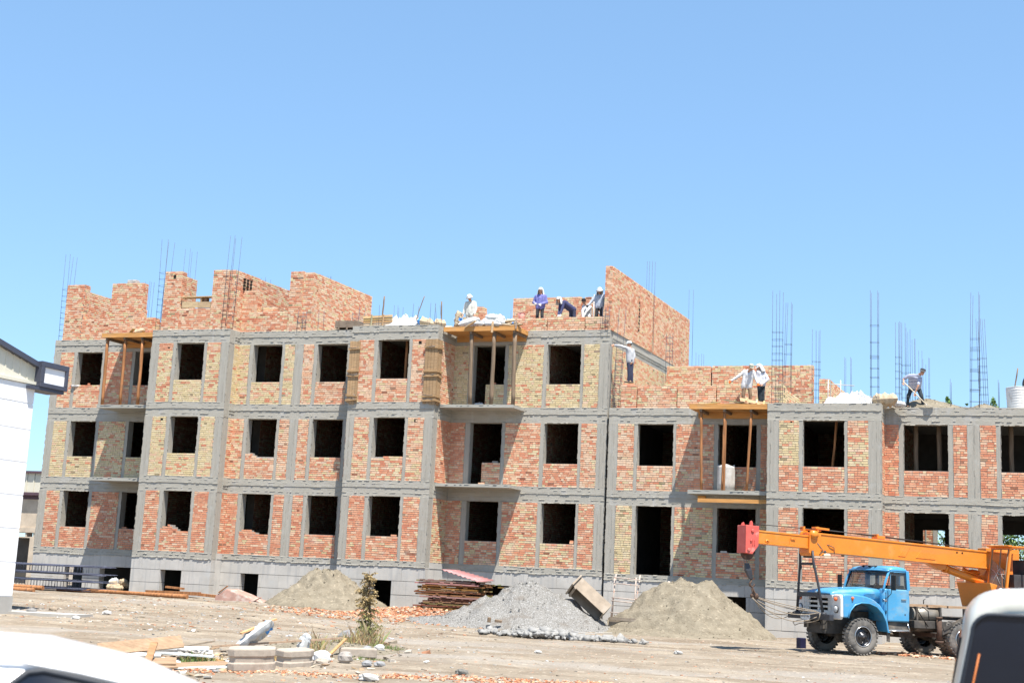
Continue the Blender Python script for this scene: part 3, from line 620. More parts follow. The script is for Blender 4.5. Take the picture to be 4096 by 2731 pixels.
# timber props seen through the windows
def prop(label, a, b, r, mt='postgrey'):
    a, b = Vector(a), Vector(b); m = MB(); m.tube([(b-a)*i/5+Vector((rng.uniform(-.01, .01), 0, 0)) for i in range(6)], r, 8); o = m.build('timber_prop', mt); o.location = a
    return tag(o, label, 'prop', 'timber props inside the windows')
prop('pale timber prop inside the top window of the second bay from left', (5.4, .75, 8.87), (5.42, .75, 11.8), .065)
prop('timber prop inside the top window left of the L shaped shutter', (15.25, .75, 8.87), (15.27, .75, 11.8), .065, 'post')
prop('timber prop inside the top window right of the flat shutter', (12.15, 1.9, 8.87), (12.18, 1.9, 11.8), .07, 'post')
prop('leaning timber prop inside the window below the white sheet bag', (33.1, .9, 5.5), (33.35, .9, 8.5), .05, 'post')
prop('left timber prop inside the window below the sand heap', (36.2, 2.2, 5.5), (36.2, 2.2, 8.5), .09)
prop('right timber prop inside the window below the sand heap', (37.08, 2.2, 5.5), (37.06, 2.2, 8.5), .09)
prop('timber prop inside the upper window at the right picture edge', (39.65, 2.2, 5.5), (39.65, 2.2, 8.5), .09)
# ---------------------------------------------------------------- things lying on the roof
MT['tarp'] = mat('white_plastic_sheet', (.52, .52, .515), .45, .05, 3, bump=.4, bscale=7, bdist=.04, spec=.4)
MT['sackw'] = mat('woven_white_sack', (.46, .475, .48), .7, .08, 6, bump=.3, bscale=12, bdist=.03, extra=layer(3, (1, 1, 1), .56, .66, (.40, .36, .29), .5))
MT['paper'] = mat('cement_paper', (.42, .33, .225), .8, .12, 5, bump=.5, bscale=9, bdist=.04)
MT['blue'] = mat('blue_print', (.06, .25, .62), .6, .08); MT['redp'] = mat('red_print', (.55, .05, .07), .6, .1); MT['whitep'] = mat('white_print', (.78, .78, .76), .6, .04)
MT['sand'] = mat('sand', (.165, .142, .105), .95, .16, 3, bump=.8, bscale=16, bdist=.04, spec=.08, col2=(.235, .205, .155), extra=chain(layer(9, (1, 1, 1), .6, .68, (.34, .29, .22), .6, 3), layer(14, (1, 1, 1), .64, .7, (.11, .085, .06), .7, 2)))
def heap(name, label, cat, c, rx, ry, h, prof, mt, seed, n=40, amp=.06, kind=None, mats=None):
    """a loose heap standing on the ground: prof(t) height fraction over radius t, uneven outline"""
    m = MB(); g = random.Random(seed); cz = gz(c[0], c[1]) if c[2] is None else c[2]; nr_ = max(12, n//2); V = []
    for i in range(nr_+1):
        t = i/nr_
        for k in range(n):
            a = 2*math.pi*k/n; rr = 1+.10*noise.noise(Vector((math.cos(a)*1.7, math.sin(a)*1.7, seed*3.1)))
            x = rx*t*rr*math.cos(a); y = ry*t*rr*math.sin(a)
            gg = (gz(c[0]+x, c[1]+y)-cz) if c[2] is None else 0
            z = h*prof(t, a)-(.16*max(0, noise.noise(Vector((math.cos(a)*1.5+seed, math.sin(a)*1.5, t*2.2))))*h*min(1, 4*t)*(1-t) if c[2] is None else 0)+amp*fbm(x*1.6+seed, y*1.6, seed)*min(1, 3*(1-t)+.15)+amp*.5*fbm(x*5, y*5, seed+3)*(1-t*.7)
            if mt == 'tarp': z -= .22*abs(noise.noise(Vector((x*2.6+y, y*5-x, seed))))+.10*abs(noise.noise(Vector((x*7, y*7+x*3, seed+5))))-.08
            m.v.append((x, y, z+gg*t-(.08 if i == nr_ else 0)))
    for q in range({'sand': 320, 'gravel': 600}.get(mt, 0) if c[2] is None else 60 if mt == 'sand' else 0):
        vi = g.randrange(n, len(m.v)-n); vx_, vy_, vz_ = m.v[vi]; s_ = .010+.020*g.random()**3; P = []
        vx_ += g.uniform(-.1, .1); vy_ += g.uniform(-.1, .1)
        V.append([(vx_+u*s_*g.uniform(.6, 1.1), vy_+v*s_*g.uniform(.6, 1.1), vz_+.01+w_*s_*g.uniform(.4, .8)) for (u, v, w_) in ((-1, -1, -1), (1, -1, -1), (1, 1, -1), (-1, 1, -1), (-1, -1, 1), (1, -1, 1), (1, 1, 1), (-1, 1, 1))])
    for i in range(nr_):
        for k in range(n):
            m.f.append((i*n+k, (i+1)*n+k, (i+1)*n+(k+1) % n, i*n+(k+1) % n)); m.m.append(0); m.c.append(None); m.sm.append(True)
    for P in V: m.hexa(P)
    o = m.build(name, mt); o.location = (c[0], c[1], cz); return tag(o, label, cat, None, kind)
heap('tarpaulin_heap', 'crumpled white plastic sheeting heaped on the roof beside the slatted form', 'tarpaulin', (15.0, .95, 12.13), 1.5, .7, .62, lambda t, a: (1-t**2.4)*(.75+.3*noise.noise(Vector((math.cos(a)*2.2, math.sin(a)*2.2, 1)))), 'tarp', 3, 84, .30)
heap('plastic_sheet', 'large white plastic sheet draped over a pile on the right block roof', 'tarpaulin', (33.9, 1.1, 8.83), 1.2, .65, .66, lambda t, a: (1-t**2)*(.8+.3*noise.noise(Vector((math.cos(a)*2, math.sin(a)*2, 4)))), 'tarp', 9, 84, .24)
heap('sand_heap', 'sand heap spread along the right roof edge beside the shovelling man', 'sand heap', (36.6, 2.1, 8.83), 1.7, .8, .50, lambda t, a: (1-t)**.8, 'sand', 12, 48, .07)
heap('sand_heap', 'low flat sand heap under the two tall cages on the right roof', 'sand heap', (38.6, 2.1, 8.83), 1.2, .8, .26, lambda t, a: (1-t)**.8, 'sand', 15, 40, .05)
heap('sand_heap', 'small sand spill beside the wooden mixing trough on the left roof', 'sand heap', (11.8, 1.4, 12.13), .9, .6, .28, lambda t, a: (1-t)**.8, 'sand', 18, 30, .05)
m = MB()   # slatted form
for i in range(5): m.bar((-.7, -.02-.02*i, .05+.1*i), (.62, -.02-.02*i+.1, .10+.105*i), .04, .095, 0, wc(1.1))
m.build
o = m; ft = thing('slatted_form', 'wooden slatted form with two battens leaning on the white sheeting', 'formwork', (14.05, .35, 12.14)); m.build('slat_panel', 'board', ft)
for x in (-.32, .22):
    m = MB(); m.bar((x-.03, -.06, .02), (x+.05, -.16, .56), .05, .11, 0, wc(1.1)); m.build('batten', 'board', ft)
tr_ = thing('mixing_trough', 'dark wooden mixing trough with mortar at end of the long receding wall', 'trough', (12.35, 1.05, 12.14))
m = MB(); m.box(-.55, .5, -.25, .3, .12, .16, 0, (.18, .13, .1))
for (a, b) in (((-.58, -.3, .28), (.5, -.27, .28)), ((-.55, .33, .28), (.52, .36, .28)), ((-.58, -.28, .28), (-.55, .34, .28)), ((.5, -.27, .28), (.53, .35, .28))): m.bar(a, b, .03, .3, 0, (.22, .17, .13))
m.build('trough_box', 'board', tr_)
m = MB()
for x in (-.4, 0, .38): m.bar((x, -.31, .02), (x, -.31, .44), .07, .03, 0, (.2, .15, .11))
m.build('batten', 'board', tr_)
m = MB(); m.box(-.53, .48, -.24, .3, .16, .40); m.build('mortar_fill', 'mortar', tr_)
for (lab, a, b, r) in (('thick grey stake standing behind the slatted form', (13.93, .9, 12.6), (13.99, .9, 13.66), .035), ('thin leaning pole over the white tarpaulin heap', (15.55, .9, 12.6), (15.87, .9, 13.62), .02), ('round grey stake behind the four leaning bars', (16.74, .9, 12.3), (16.69, .9, 13.36), .03)):
    prop(lab, a, b, r); COL.objects[-1]['group'] = 'stakes on the left roof'; COL.objects[-1].name = 'stake'
# sacks: a pinched pillow mesh
def sack(label, loc, size, rz=0, tilt=0, mt='sackw', band=None, seed=1, roll=0, text=None, group='cement sacks on the roof'):
    m = MB(); nx_, ny_ = 30, 22; L, Wd, H = size
    for sgn in (1, -1):
        b = len(m.v)
        for i in range(nx_+1):
            for j in range(ny_+1):
                u = -1+2*i/nx_; v = -1+2*j/ny_; e = max(0, 1-abs(u)**3.2)*max(0, 1-abs(v)**2.6); pin = 1-.16*max(0, 1-abs(abs(u)-1)*3)*abs(v)
                z = sgn*H/2*e**.55; wr = .30*H*noise.noise(Vector((u*3.1+seed, v*3.1, seed*1.7+sgn)))-.26*H*abs(noise.noise(Vector((u*4.5+seed, v*2.2+u, seed))))+.10*H*noise.noise(Vector((u*9+seed, v*9, seed)))
                m.v.append((u*L/2+.03*L*noise.noise(Vector((v*2, seed, 1))), v*Wd/2*pin, z+wr*(e**.3)+H*.45))
        for i in range(nx_):
            for j in range(ny_):
                q = (b+i*(ny_+1)+j, b+(i+1)*(ny_+1)+j, b+(i+1)*(ny_+1)+j+1, b+i*(ny_+1)+j+1); m.f.append(q if sgn > 0 else q[::-1]); m.c.append(None); m.sm.append(True)
                m.m.append(1 if band and band[0] <= i/nx_ < band[1] and (len(band) < 3 or band[2] <= j/ny_ < band[3]) else 0)
    o = m.build('sack', [MT[mt], MT['blue'], MT['redp']]); o.location = loc; o.rotation_euler = (R(roll), R(tilt), R(rz)); tag(o, label, 'sack', group)
    return o
sack('upright tan paper sack with a blue printed block on the sack deck', (17.62, .85, 12.50), (.78, .50, .24), 0, -84, 'paper', (.42, .62, .12, .8), 3)
def text(name, s, size, parent, loc, rot, mt, ext=.002):
    cu = bpy.data.curves.new(name, 'FONT'); cu.body = s; cu.size = size; cu.extrude = ext; cu.align_x = 'CENTER'; cu.align_y = 'CENTER'; cu.resolution_u = 3
    t_ = bpy.data.objects.new(name, cu); me = bpy.data.meshes.new_from_object(t_); bpy.data.objects.remove(t_)
    me.materials.clear(); me.materials.append(MT[mt]); o = bpy.data.objects.new(name, me); COL.objects.link(o); o.parent = parent; o.location = loc; o.rotation_euler = rot; return o
text('sack_print', 'LOND', .12, COL.objects['sack'], (.02, .0, .245), (0, 0, R(-90)), 'whitep', .004)
sack('large grey white sack slumped beside the upright paper sack', (18.15, .72, 12.20), (.95, .55, .36), 12, -16, 'sackw', None, 5)
sack('white sack with blue strings lying beside the slumped sack', (18.62, .60, 12.15), (.6, .42, .26), -20, 6, 'sackw', (.3, .42, .4, .6), 8)
sack('crumpled white sack in the middle of the sack deck', (19.0, .80, 12.18), (.8, .6, .34), 20, 3, 'sackw', None, 11)
sack('wrinkled white sack lying in front at the deck middle', (19.25, .52, 12.10), (.75, .4, .30), -8, 4, 'sackw', None, 14)
sack('rolled white sack on top of the sack heap', (19.2, .85, 12.42), (.85, .42, .32), 8, 5, 'sackw', None, 17)
sack('white sack on the right of the sack heap', (19.5, .62, 12.16), (.5, .45, .36), 40, 8, 'sackw', None, 19)
sack('folded empty paper bags on the right end of the sack deck', (19.98, .7, 12.12), (.75, .5, .16), 8, 3, 'paper', None, 21)
sack('paper bag with a blue corner on top of the folded bags', (20.1, .62, 12.22), (.6, .35, .10), -14, -4, 'paper', (.55, .7), 23)
sack('flattened brown paper bag crowning the folded bags', (19.92, .72, 12.33), (.45, .35, .16), 35, -12, 'paper', None, 26)
sack('thin paper bag sticking out of the folded bags', (20.25, .55, 12.16), (.6, .3, .07), 20, -10, 'paper', None, 27)
sack('cream sack with a blue band at the right of the white sheeting', (16.15, .55, 12.22), (.85, .5, .36), -8, 14, 'paper', (.1, .26), 29)
sack('second cream sack lying behind the four leaning bars', (16.68, .75, 12.2), (.6, .45, .36), 15, 6, 'paper', (.0, .2), 31)
sack('flat pale sack at the roof corner next to the sack deck', (17.1, .9, 12.13), (.6, .4, .14), 0, 3, 'sackw', None, 33)
sack('bulging cream sack with a red mark under the white sheet', (35.15, .75, 8.88), (.95, .6, .44), 4, -4, 'paper', None, 35)
sack('white cloth corner hanging right of the bulging cream sack', (35.62, .85, 8.84), (.5, .4, .22), -10, 8, 'tarp', None, 37)
sack('pale paper bag on the left balcony formwork among boards', (1.35, 1.35, 12.25), (.5, .36, .26), 20, -20, 'paper', None, 39)
sack('grey sack lying in the doorway under the sack deck', (18.35, 1.75, 8.88), (.45, .35, .2), 10, 0, 'sackw', None, 41)
# loose boards on the decks
def board(label, a, b, wd=.15, th=.03, rollv=(0, 0, 1), k=1.0, group='loose boards'):
    a, b = Vector(a), Vector(b); c = (a+b)/2; m = MB(); m.bar(a-c, b-c, wd, th, 0, wc(k), rollv); o = m.build('loose_board', 'board'); o.location = c; return tag(o, label, 'board', group)
board('short board lying at the left end of the far left deck', (.1, 1.0, 12.16), (.75, 1.2, 12.24)); board('splintered board crossing the heap on the far left deck', (.5, .95, 12.2), (1.3, 1.35, 12.38)); board('flat board at the right of the heap on the far left deck', (.7, .9, 12.18), (1.6, 1.2, 12.20)); board('tilted offcut on top of the far left deck heap', (.85, 1.2, 12.25), (1.25, 1.0, 12.44), .12)
board('orange board leaning across the sack deck fascia', (18.05, .32, 12.06), (18.55, .24, 12.34), .12, .03, (0, 0, 1), 1.1); board('short upright batten nailed to the sack deck fascia', (19.28, .31, 11.85), (19.30, .31, 12.32), .09, .04, (0, 1, 0), 1.1); board('small upright batten at the right corner of the sack deck', (20.33, .31, 12.0), (20.34, .31, 12.36), .06, .04, (0, 1, 0), 1.1)
board('dark board at the left of the thin poled deck', (28.25, .7, 8.90), (28.85, .8, 8.98), .2); board('long grey plank along the thin poled deck', (28.7, .6, 8.86), (30.0, .7, 8.88), .2, .04, (0, 0, 1), .95); board('slanting plank from the back of the thin poled deck', (28.9, 1.0, 9.12), (29.9, .6, 8.90), .18, .04); board('second long plank under the slanting plank', (29.0, .75, 8.92), (29.7, .8, 8.95), .16)
pt = thing('board_panel', 'nailed panel of pale boards lying tilted on the thin poled deck', 'board panel', (30.12, .75, 9.0), R(14)); m = MB()
for i in range(5): m.box(-.5, .48, -.36+.15*i, -.22+.15*i, -.015, .015, 0, wc(.95))
m.build('board_panel', 'board', pt).rotation_euler = (R(18), R(9), 0)
for x in (-.28, .12, .4):
    m = MB(); m.bar((x, -.42, .04), (x+.08, .4, .04), .06, .045, 0, wc(1.25)); m.build('batten', 'board', pt).rotation_euler = (R(18), R(9), 0)
lf = thing('lintel_formwork', 'small wooden lintel form bridging the gap between two left roof piers', 'formwork', (4.3, .05, 13.15)); m = MB()
m.box(.02, .85, .02, .06, .02, .30, 0, (.5, .37, .22)); m.box(.86, 1.52, .0, .06, .0, .28, 0, (.42, .30, .18)); m.build('side_board', 'board', lf)
m = MB(); m.box(-.02, 1.54, -.02, .34, .50, .54, 0, (.52, .36, .2)); m.build('top_board', 'board', lf); m = MB(); m.box(.95, 1.02, .02, .30, .30, .50, 0, (.4, .26, .14)); m.box(1.1, 1.25, .1, .30, .30, .48, 0, (.25, .15, .09)); m.build('spacer', 'board', lf)
m = MB(); m.box(0, .5, 0, .3, 0, .17); m.box(.02, .12, -.01, .02, .02, .13); m.box(.3, .47, -.012, .02, .05, .15); o = m.build('concrete_block', 'plinth', bevel=.01); o.location = (-.18, 2.12, 14.91); tag(o, 'grey concrete block lying on top of the second left roof pier', 'block')
dr = thing('steel_drum', 'white ribbed steel drum standing on the roof at the right picture edge', 'drum', (39.95, 1.95, 8.83)); m = MB()
pf = [(.40, 0)]+[(.41+.012*(1 if (i % 3 == 1) else 0)+.05*i/24, .03+.8*i/24) for i in range(25)]+[(.45, .86), (.43, .86), (.41, .1)]
m.lathe(pf, (0, 0, 0), (0, 0, 1), 40); MT['drum'] = mat('lime_coated_steel', (.70, .69, .67), .6, .06, 4, bump=.4, bscale=10, extra=layer(6, (1, 1, .5), .58, .66, (.42, .38, .33), .5)); m.build('drum_body', 'drum', dr)
m = MB(); m.lathe([(.44, .85), (.47, .86), (.44, .875)], (0, 0, 0), (0, 0, 1), 40); m.build('rim', 'drum', dr)
prop('thin grey pole leaning above the white drum', (39.7, 2.1, 9.0), (39.95, 2.1, 10.49), .025)
m = MB(); m.tube([(.0, .3*math.cos(a), .3*math.sin(a)) if 0 else (.42*math.cos(a), 0, .42*math.sin(a)) for a in [R(200-12*i) for i in range(14)]], .05, 8); o = m.build('black_hose', mat('black_rubber', (.02, .02, .02), .6, .2)); o.location = (40.55, 2.0, 9.85); tag(o, 'black hose looping beside the white drum', 'hose')
MT['rubber'] = o.data.materials[0]
bk = thing('bucket', 'pink plastic bucket left of the man in the violet shirt', 'bucket', (20.0, 1.95, 12.72)); m = MB(); MT['pink'] = mat('faded_pink_plastic', (.62, .28, .23), .6, .15, 5, extra=layer(4, (1, 1, 1), .55, .65, (.55, .46, .40), .7))
m.lathe([(.11, 0), (.12, .01), (.16, .28), (.155, .28), (.115, .02)], (0, 0, 0), (0, 0, 1), 24); m.build('bucket_body', 'pink', bk); m = MB(); m.lathe([(.158, .262), (.172, .27), (.158, .285)], (0, 0, 0), (0, 0, 1), 24); m.build('rim', 'pink', bk)
sf = thing('steel_trestle', 'pale steel trestle frame behind the bricklayers', 'trestle', (22.52, 4.4, 12.14)); MT['steel'] = mat('grey_painted_steel', (.46, .44, .43), .5, .15, 5, metal=.2)
for a, b in (((0, 0, 0), (.02, 0, 2.15)), ((1.1, 0, 0), (1.1, 0, 2.1)), ((-.02, 0, 1.75), (1.15, 0, 1.75)), ((0, 0, .9), (1.1, 0, .9)), ((.05, 0, 1.7), (.5, 0, .9))):
    m = MB(); m.tube([a, b], .028, 8); m.build('tube', 'steel', sf)
m = MB(); m.tube([(33.2-32.75, 4.2-3.6, 9.2-8.83), (33.2-32.75, .6, 1.55)], .025, 6); m.tube([(-.02, .1, .0), (0, .1, 1.5)], .02, 6); m.tube([(-.02, .1, 1.32), (1.0, .6, 1.32)], .02, 6); m.tube([(-.02, .1, .75), (1.0, .6, .75)], .02, 6); o = m.build('steel_trestle', 'steel'); o.location = (32.75, 3.6, 8.83); tag(o, 'thin steel trestle before the small receding brick wall', 'trestle')
# loose bricks on sills and walls
def lbrick(label, p, rz=0, tx=0, col=None, group='loose bricks'):
    m = MB(); m.box(-.125, .125, -.06, .06, 0, .065, 0, col or bcol(.1, .3)); o = m.build('brick', MT['brick'], bevel=.004); o.location = p; o.rotation_euler = (R(tx), 0, R(rz)); return tag(o, label, 'brick', group)
lbrick('orange brick standing on the balcony slab under the half wall', (18.98, .75, 5.53), 3); lbrick('grey brick on the half wall in the middle balcony door', (19.2, 1.75, 6.53), 5, 0, (.3, .28, .25)); lbrick('loose brick on the half wall behind the dark props', (18.95, 1.7, 9.86), 0)
lbrick('pale brick lying on the sill left of the red boom head', (28.95, 1.6, 3.13), 4, 0, (.6, .52, .44)); lbrick('single brick on the sill of the middle ground floor window', (15.5, .05, 3.25), 0); lbrick('brick on the ground sill of the left balcony bay', (.95, 2.2, 3.23), 0)
lbrick('first of two bricks on the corner of the window sill beside the joint', (22.72, 1.75, 3.26), 12); lbrick('upper brick on the sill corner beside the joint', (22.74, 1.76, 3.325), -6)
lbrick('tilted brick on the sill above the blue cab', (33.05, .15, 3.12), 20, 40); lbrick('grey brick lying on the sill above the blue cab', (32.75, .12, 3.09), 4, 0, (.34, .28, .25)); lbrick('small brick end on the sill above the blue cab', (33.3, .15, 3.09), 80)
for i, (x, z) in enumerate(((24.78, 9.80), (25.0, 9.80))): lbrick(('orange brick under the left foot of the pointing worker', 'orange brick under the right foot of the pointing worker')[i], (x, 1.66, z), 2)
MT['con'] = mat('whitewashed_plaster', (.50, .48, .45), .9, .12, 5, bump=.4, extra=layer(3, (1, 1, .4), .55, .65, (.36, .31, .27), .6))
m = MB(); P = [[(.36*math.cos(a)*(1+.1*noise.noise(Vector((math.cos(a)*2, math.sin(a)*2, z)))), .28*math.sin(a), z*1.0*(1 if z < .98 else 1.0+.05*math.sin(3*a))) for a in [2*math.pi*k/20 for k in range(20)]] for z in (0, .3, .6, .9, 1.0)]
m.rings(P); o = m.build('plaster_drum', 'con'); o.location = (29.08, 1.05, 5.48); o.scale = (.95, .9, 1.02); tag(o, 'pale plaster crusted drum standing in the doorway behind thin poles', 'drum')
m = MB(); m.tube([(0, 0, 0), (-.15, 0, .02)], [.05, .05], 10); m.tube([(.0, .0, 0), (.3, .1, .03)], .05, 10); o = m.build('drain_pipe', 'steel'); o.location = (-2.5, 1.98, 9.88); tag(o, 'grey pipe end sticking out beside the upper left window', 'pipe')
# ---------------------------------------------------------------- people
MT['skin'] = mat('sunburnt_skin', (.46, .25, .165), .55, .06, 8, spec=.3)
def cloth(n, c, **k): return mat(n, c, .85, .07, 9, bump=.35, bscale=16, bdist=.02, spec=.15, **k)
MT['hairm'] = mat('dark_hair', (.02, .015, .012), .6, .2)
MT['shoe'] = mat('dusty_shoe', (.10, .085, .07), .8, .2)
def fused(caps, ells, voxel, name, mt, parent, smooth=3, boxes=()):
    m = MB()
    for a, b, r0, r1 in caps:
        a, b = Vector(a), Vector(b); m.tube([a, b], [r0, r1], 12); m.ell(a, (r0,)*3, 12); m.ell(b, (r1,)*3, 12)
    for e in ells: m.ell(e[0], e[1], 16, M3=e[2] if len(e) > 2 else None)
    o = m.build('tmp', mt)
    md = o.modifiers.new('r', 'REMESH'); md.mode = 'VOXEL'; md.voxel_size = voxel
    s_ = o.modifiers.new('s', 'SMOOTH'); s_.factor = .5; s_.iterations = smooth
    dg = bpy.context.evaluated_depsgraph_get(); me = bpy.data.meshes.new_from_object(o.evaluated_get(dg))
    bpy.data.objects.remove(o); me.name = name
    if not me.materials: me.materials.append(mt)
    me.polygons.foreach_set('use_smooth', [True]*len(me.polygons))
    q = bpy.data.objects.new(name, me); COL.objects.link(q); q.parent = parent; return q
def wrinkle(o, amp=.008, f=14):
    for v in o.data.vertices:
        n_ = v.normal; v.co += n_*amp*noise.noise(Vector((v.co.x*f, v.co.y*f, v.co.z*f*.55)))
def person(label, base, J, face, shirt, trousers, hat, gloves=None, sleeve=1.0, collar=None, untucked=.0, hang=0.0, shoes=True):
    t = thing('person', label, 'person', base, 0, 'bricklayers and labourers on the roof')
    V = {k: Vector(v) for k, v in J.items()}; fd = Vector(face).normalized(); sd_ = fd.cross(Vector((0, 0, 1))).normalized(); hu = sd_.cross(fd)
    HM = Matrix((sd_, fd, hu)).transposed()
    hc = V['head']
    caps = [(V['neck'], hc-hu*.05, .058, .055), (V['chest'], V['pelvis'], .11, .10), (V['sL'], V['sR'], .06, .06), (V['chest'], V['neck'], .09, .06)]
    ells = [(hc, (.074, .094, .115), HM), (hc-hu*.055+fd*.022, (.058, .068, .062), HM), (hc+fd*.095-hu*.012, (.014, .02, .024), HM), (hc+fd*.082-hu*.055, (.024, .012, .008), HM)]
    for s in (-1, 1): ells += [(hc+sd_*s*.076-fd*.01, (.012, .022, .032), HM), (hc+fd*.072+hu*.03+sd_*.03*s, (.024, .018, .01), HM), (hc+fd*.06-hu*.02+sd_*.04*s, (.02, .022, .02), HM)]
    for S in 'LR':
        s, e, h = V['s'+S], V['e'+S], V['h'+S]
        caps += [(s, e, .048, .040), (e, h, .040, .026)]
        hd = (h-e).normalized(); hd = (hd+Vector((0, -.15, -.35))).normalized(); sdw = hd.cross(fd)
        sdw = sdw.normalized() if sdw.length > .1 else Vector((1, 0, 0)); pn = sdw.cross(hd)
        hs = 1 if S == 'L' else -1
        if not gloves:
            caps += [(h, h+hd*.06, .028, .034)]
            for i in range(4):
                b0 = h+hd*.085+sdw*(i-1.5)*.021; k = (.075, .085, .08, .062)[i]; b1 = b0+(hd*.8+pn*.5).normalized()*k*.5; caps += [(h+hd*.05+sdw*(i-1.5)*.017, b0, .013, .011), (b0, b1, .0105, .0095), (b1, b1+(hd*.3+pn).normalized()*k*.5, .0095, .008)]
            b0 = h+hd*.03+sdw*.03*hs; b1 = b0+(hd*.6+sdw*hs*.8).normalized()*.045; caps += [(b0, b1, .014, .012), (b1, b1+(hd+pn*.4).normalized()*.03, .012, .009)]
        p, k, f = V['p'+S], V['k'+S], V['f'+S]
        caps += [(V['pelvis'], p, .09, .07), (p, k, .07, .05), (k, f, .045, .034), (f, f+Vector((fd.x, fd.y, 0)).normalized()*.12+Vector((0, 0, -.045)), .035, .03)]
    fused(caps, ells, .0095, 'body', MT['skin'], t, 2)
    # shirt
    sc_ = []
    for S in 'LR':
        s, e, h, p = V['s'+S], V['e'+S], V['h'+S], V['p'+S]
        lo = p+(p-V['chest']).normalized()*untucked
        lo2 = lo+(V['pelvis']-lo)*.1
        sc_ += [(s, e, .074, .063)]
        if sleeve > .5: sc_ += [(e, e+(h-e)*.95*sleeve, .060, .048)]
        else: sc_[-1] = (s, s+(e-s)*.75, .07, .07)
        sc_ += [(s+(V['chest']-s)*.35, lo2, .112, .118), (s, V['neck']-Vector((0, 0, .02)), .07, .055)]
    sc_ += [(V['chest']+fd*.03, V['pelvis']+fd*.03, .115, .105), (V['chest'], V['pelvis'], .12, .11), (V['sL'], V['sR'], .075, .075)]
    o = fused(sc_, [], .018, 'shirt', shirt, t, 4); wrinkle(o, .014, 11)
    # trousers
    tc_ = [(V['pL'], V['pR'], .102, .102)]
    for S in 'LR':
        p, k, f = V['p'+S], V['k'+S], V['f'+S]; tc_ += [(V['pelvis'], p, .11, .10), (p, k, .092, .070), (k, f+(k-f)*.06, .070, .062)]
    o = fused(tc_, [], .018, 'trousers', trousers, t, 4); wrinkle(o, .012, 9)
    if shoes:
        for S in 'LR':
            f = V['f'+S]; d = Vector((fd.x, fd.y, 0)).normalized(); fused([(f-d*.03+Vector((0, 0, -.04)), f+d*.15+Vector((0, 0, -.05)), .048, .04)], [], .016, 'shoe', MT['shoe'], t, 2)
    if gloves:
        for S in 'LR':
            e, h = V['e'+S], V['h'+S]; hd = (h-e).normalized(); hd = (hd+Vector((0, -.15, -.25))).normalized(); sdw = hd.cross(fd); sdw = sdw.normalized() if sdw.length > .1 else Vector((1, 0, 0)); pn = sdw.cross(hd)
            c = [(h-hd*.03, h+hd*.065, .034, .04)]
            for i in range(4):
                b0 = h+hd*.09+sdw*(i-1.5)*.026; b1 = b0+(hd*.7+pn*.6).normalized()*.04; c += [(h+hd*.05+sdw*(i-1.5)*.02, b0, .015, .0135), (b0, b1, .0135, .012), (b1, b1+(pn+hd*.2).normalized()*.032, .012, .011)]
            hs = 1 if S == 'L' else -1; b0 = h+hd*.03+sdw*.036*hs; c += [(b0, b0+(hd*.6+sdw*hs*.7).normalized()*.05, .017, .013)]
            fused(c, [], .0095, 'glove', gloves, t, 2)
    # hair, eyes
    m = MB(); m.ell(hc-fd*.012+hu*.016, (.079, .092, .112), 14, M3=HM)
    for i in range(len(m.f)-1, -1, -1):
        c = sum((Vector(m.v[k]) for k in m.f[i]), Vector())/len(m.f[i])-hc
        if (c.dot(fd) > .045 and c.dot(hu) < .065) or c.dot(hu) < -.05:
            for L_ in (m.f, m.m, m.c, m.sm): L_.pop(i)
    m.build('hair', 'hairm', t)
    m = MB()
    for s in (-1, 1): m.ell(hc+fd*.083+hu*.014+sd_*.03*s, (.013, .008, .008), 8, M3=HM)
    m.build('eyes', 'hairm', t)
    hm = hat[1]; m = MB()
    H = lambda x, y, z: hc+sd_*x*1.1+fd*y*1.1+hu*z*1.05
    def ring(rx, ry, z, tilt=0, n=24, dy=-.005, z2=0): return [H(rx*math.cos(a), dy+ry*math.sin(a), z+tilt*math.sin(a)+z2*abs(math.cos(a))) for a in [2*math.pi*k/n for k in range(n)]]
    if hat[0] in ('bucket', 'drapebucket'):
        m.rings([ring(.15, .17, .028, -.01), ring(.10, .118, .065), ring(.092, .108, .08), ring(.087, .10, .12), ring(.06, .07, .15), ring(.01, .01, .158)]); m.rings([ring(.15, .17, .027, -.01), ring(.09, .10, .06)], caps=False)
    elif hat[0] in ('cap', 'drape'):
        m.rings([ring(.088, .104, .035), ring(.09, .106, .06), ring(.085, .1, .10), ring(.055, .065, .135), ring(.008, .008, .143)])
        n = 12; A = []; Bq = []
        for k in range(n+1):
            a = math.pi*k/n; A.append(H(.075*math.cos(a), .085+.0*math.sin(a), .042)); Bq.append(H(.078*math.cos(a), .085+.085*math.sin(a), .03))
        for k in range(n): m.poly([A[k], A[k+1], Bq[k+1], Bq[k]], sm=True); m.poly([a-hu*.008 for a in (Bq[k], Bq[k+1], A[k+1], A[k])], sm=True); m.poly([Bq[k], Bq[k+1], Bq[k+1]-hu*.008, Bq[k]-hu*.008])
    elif hat[0] == 'skull':
        m.rings([ring(.092, .108, .045), ring(.09, .106, .10), ring(.086, .10, .112), ring(.01, .01, .12)])
    m.build('hat', hm, t)
    if hat[0] == 'skull':
        m = MB()
        for z in (.058, .088): m.rings([ring(.0945, .1105, z), ring(.094, .110, z+.012)], caps=False)
        m.build('hat_stripe', MT['whitep'], t)
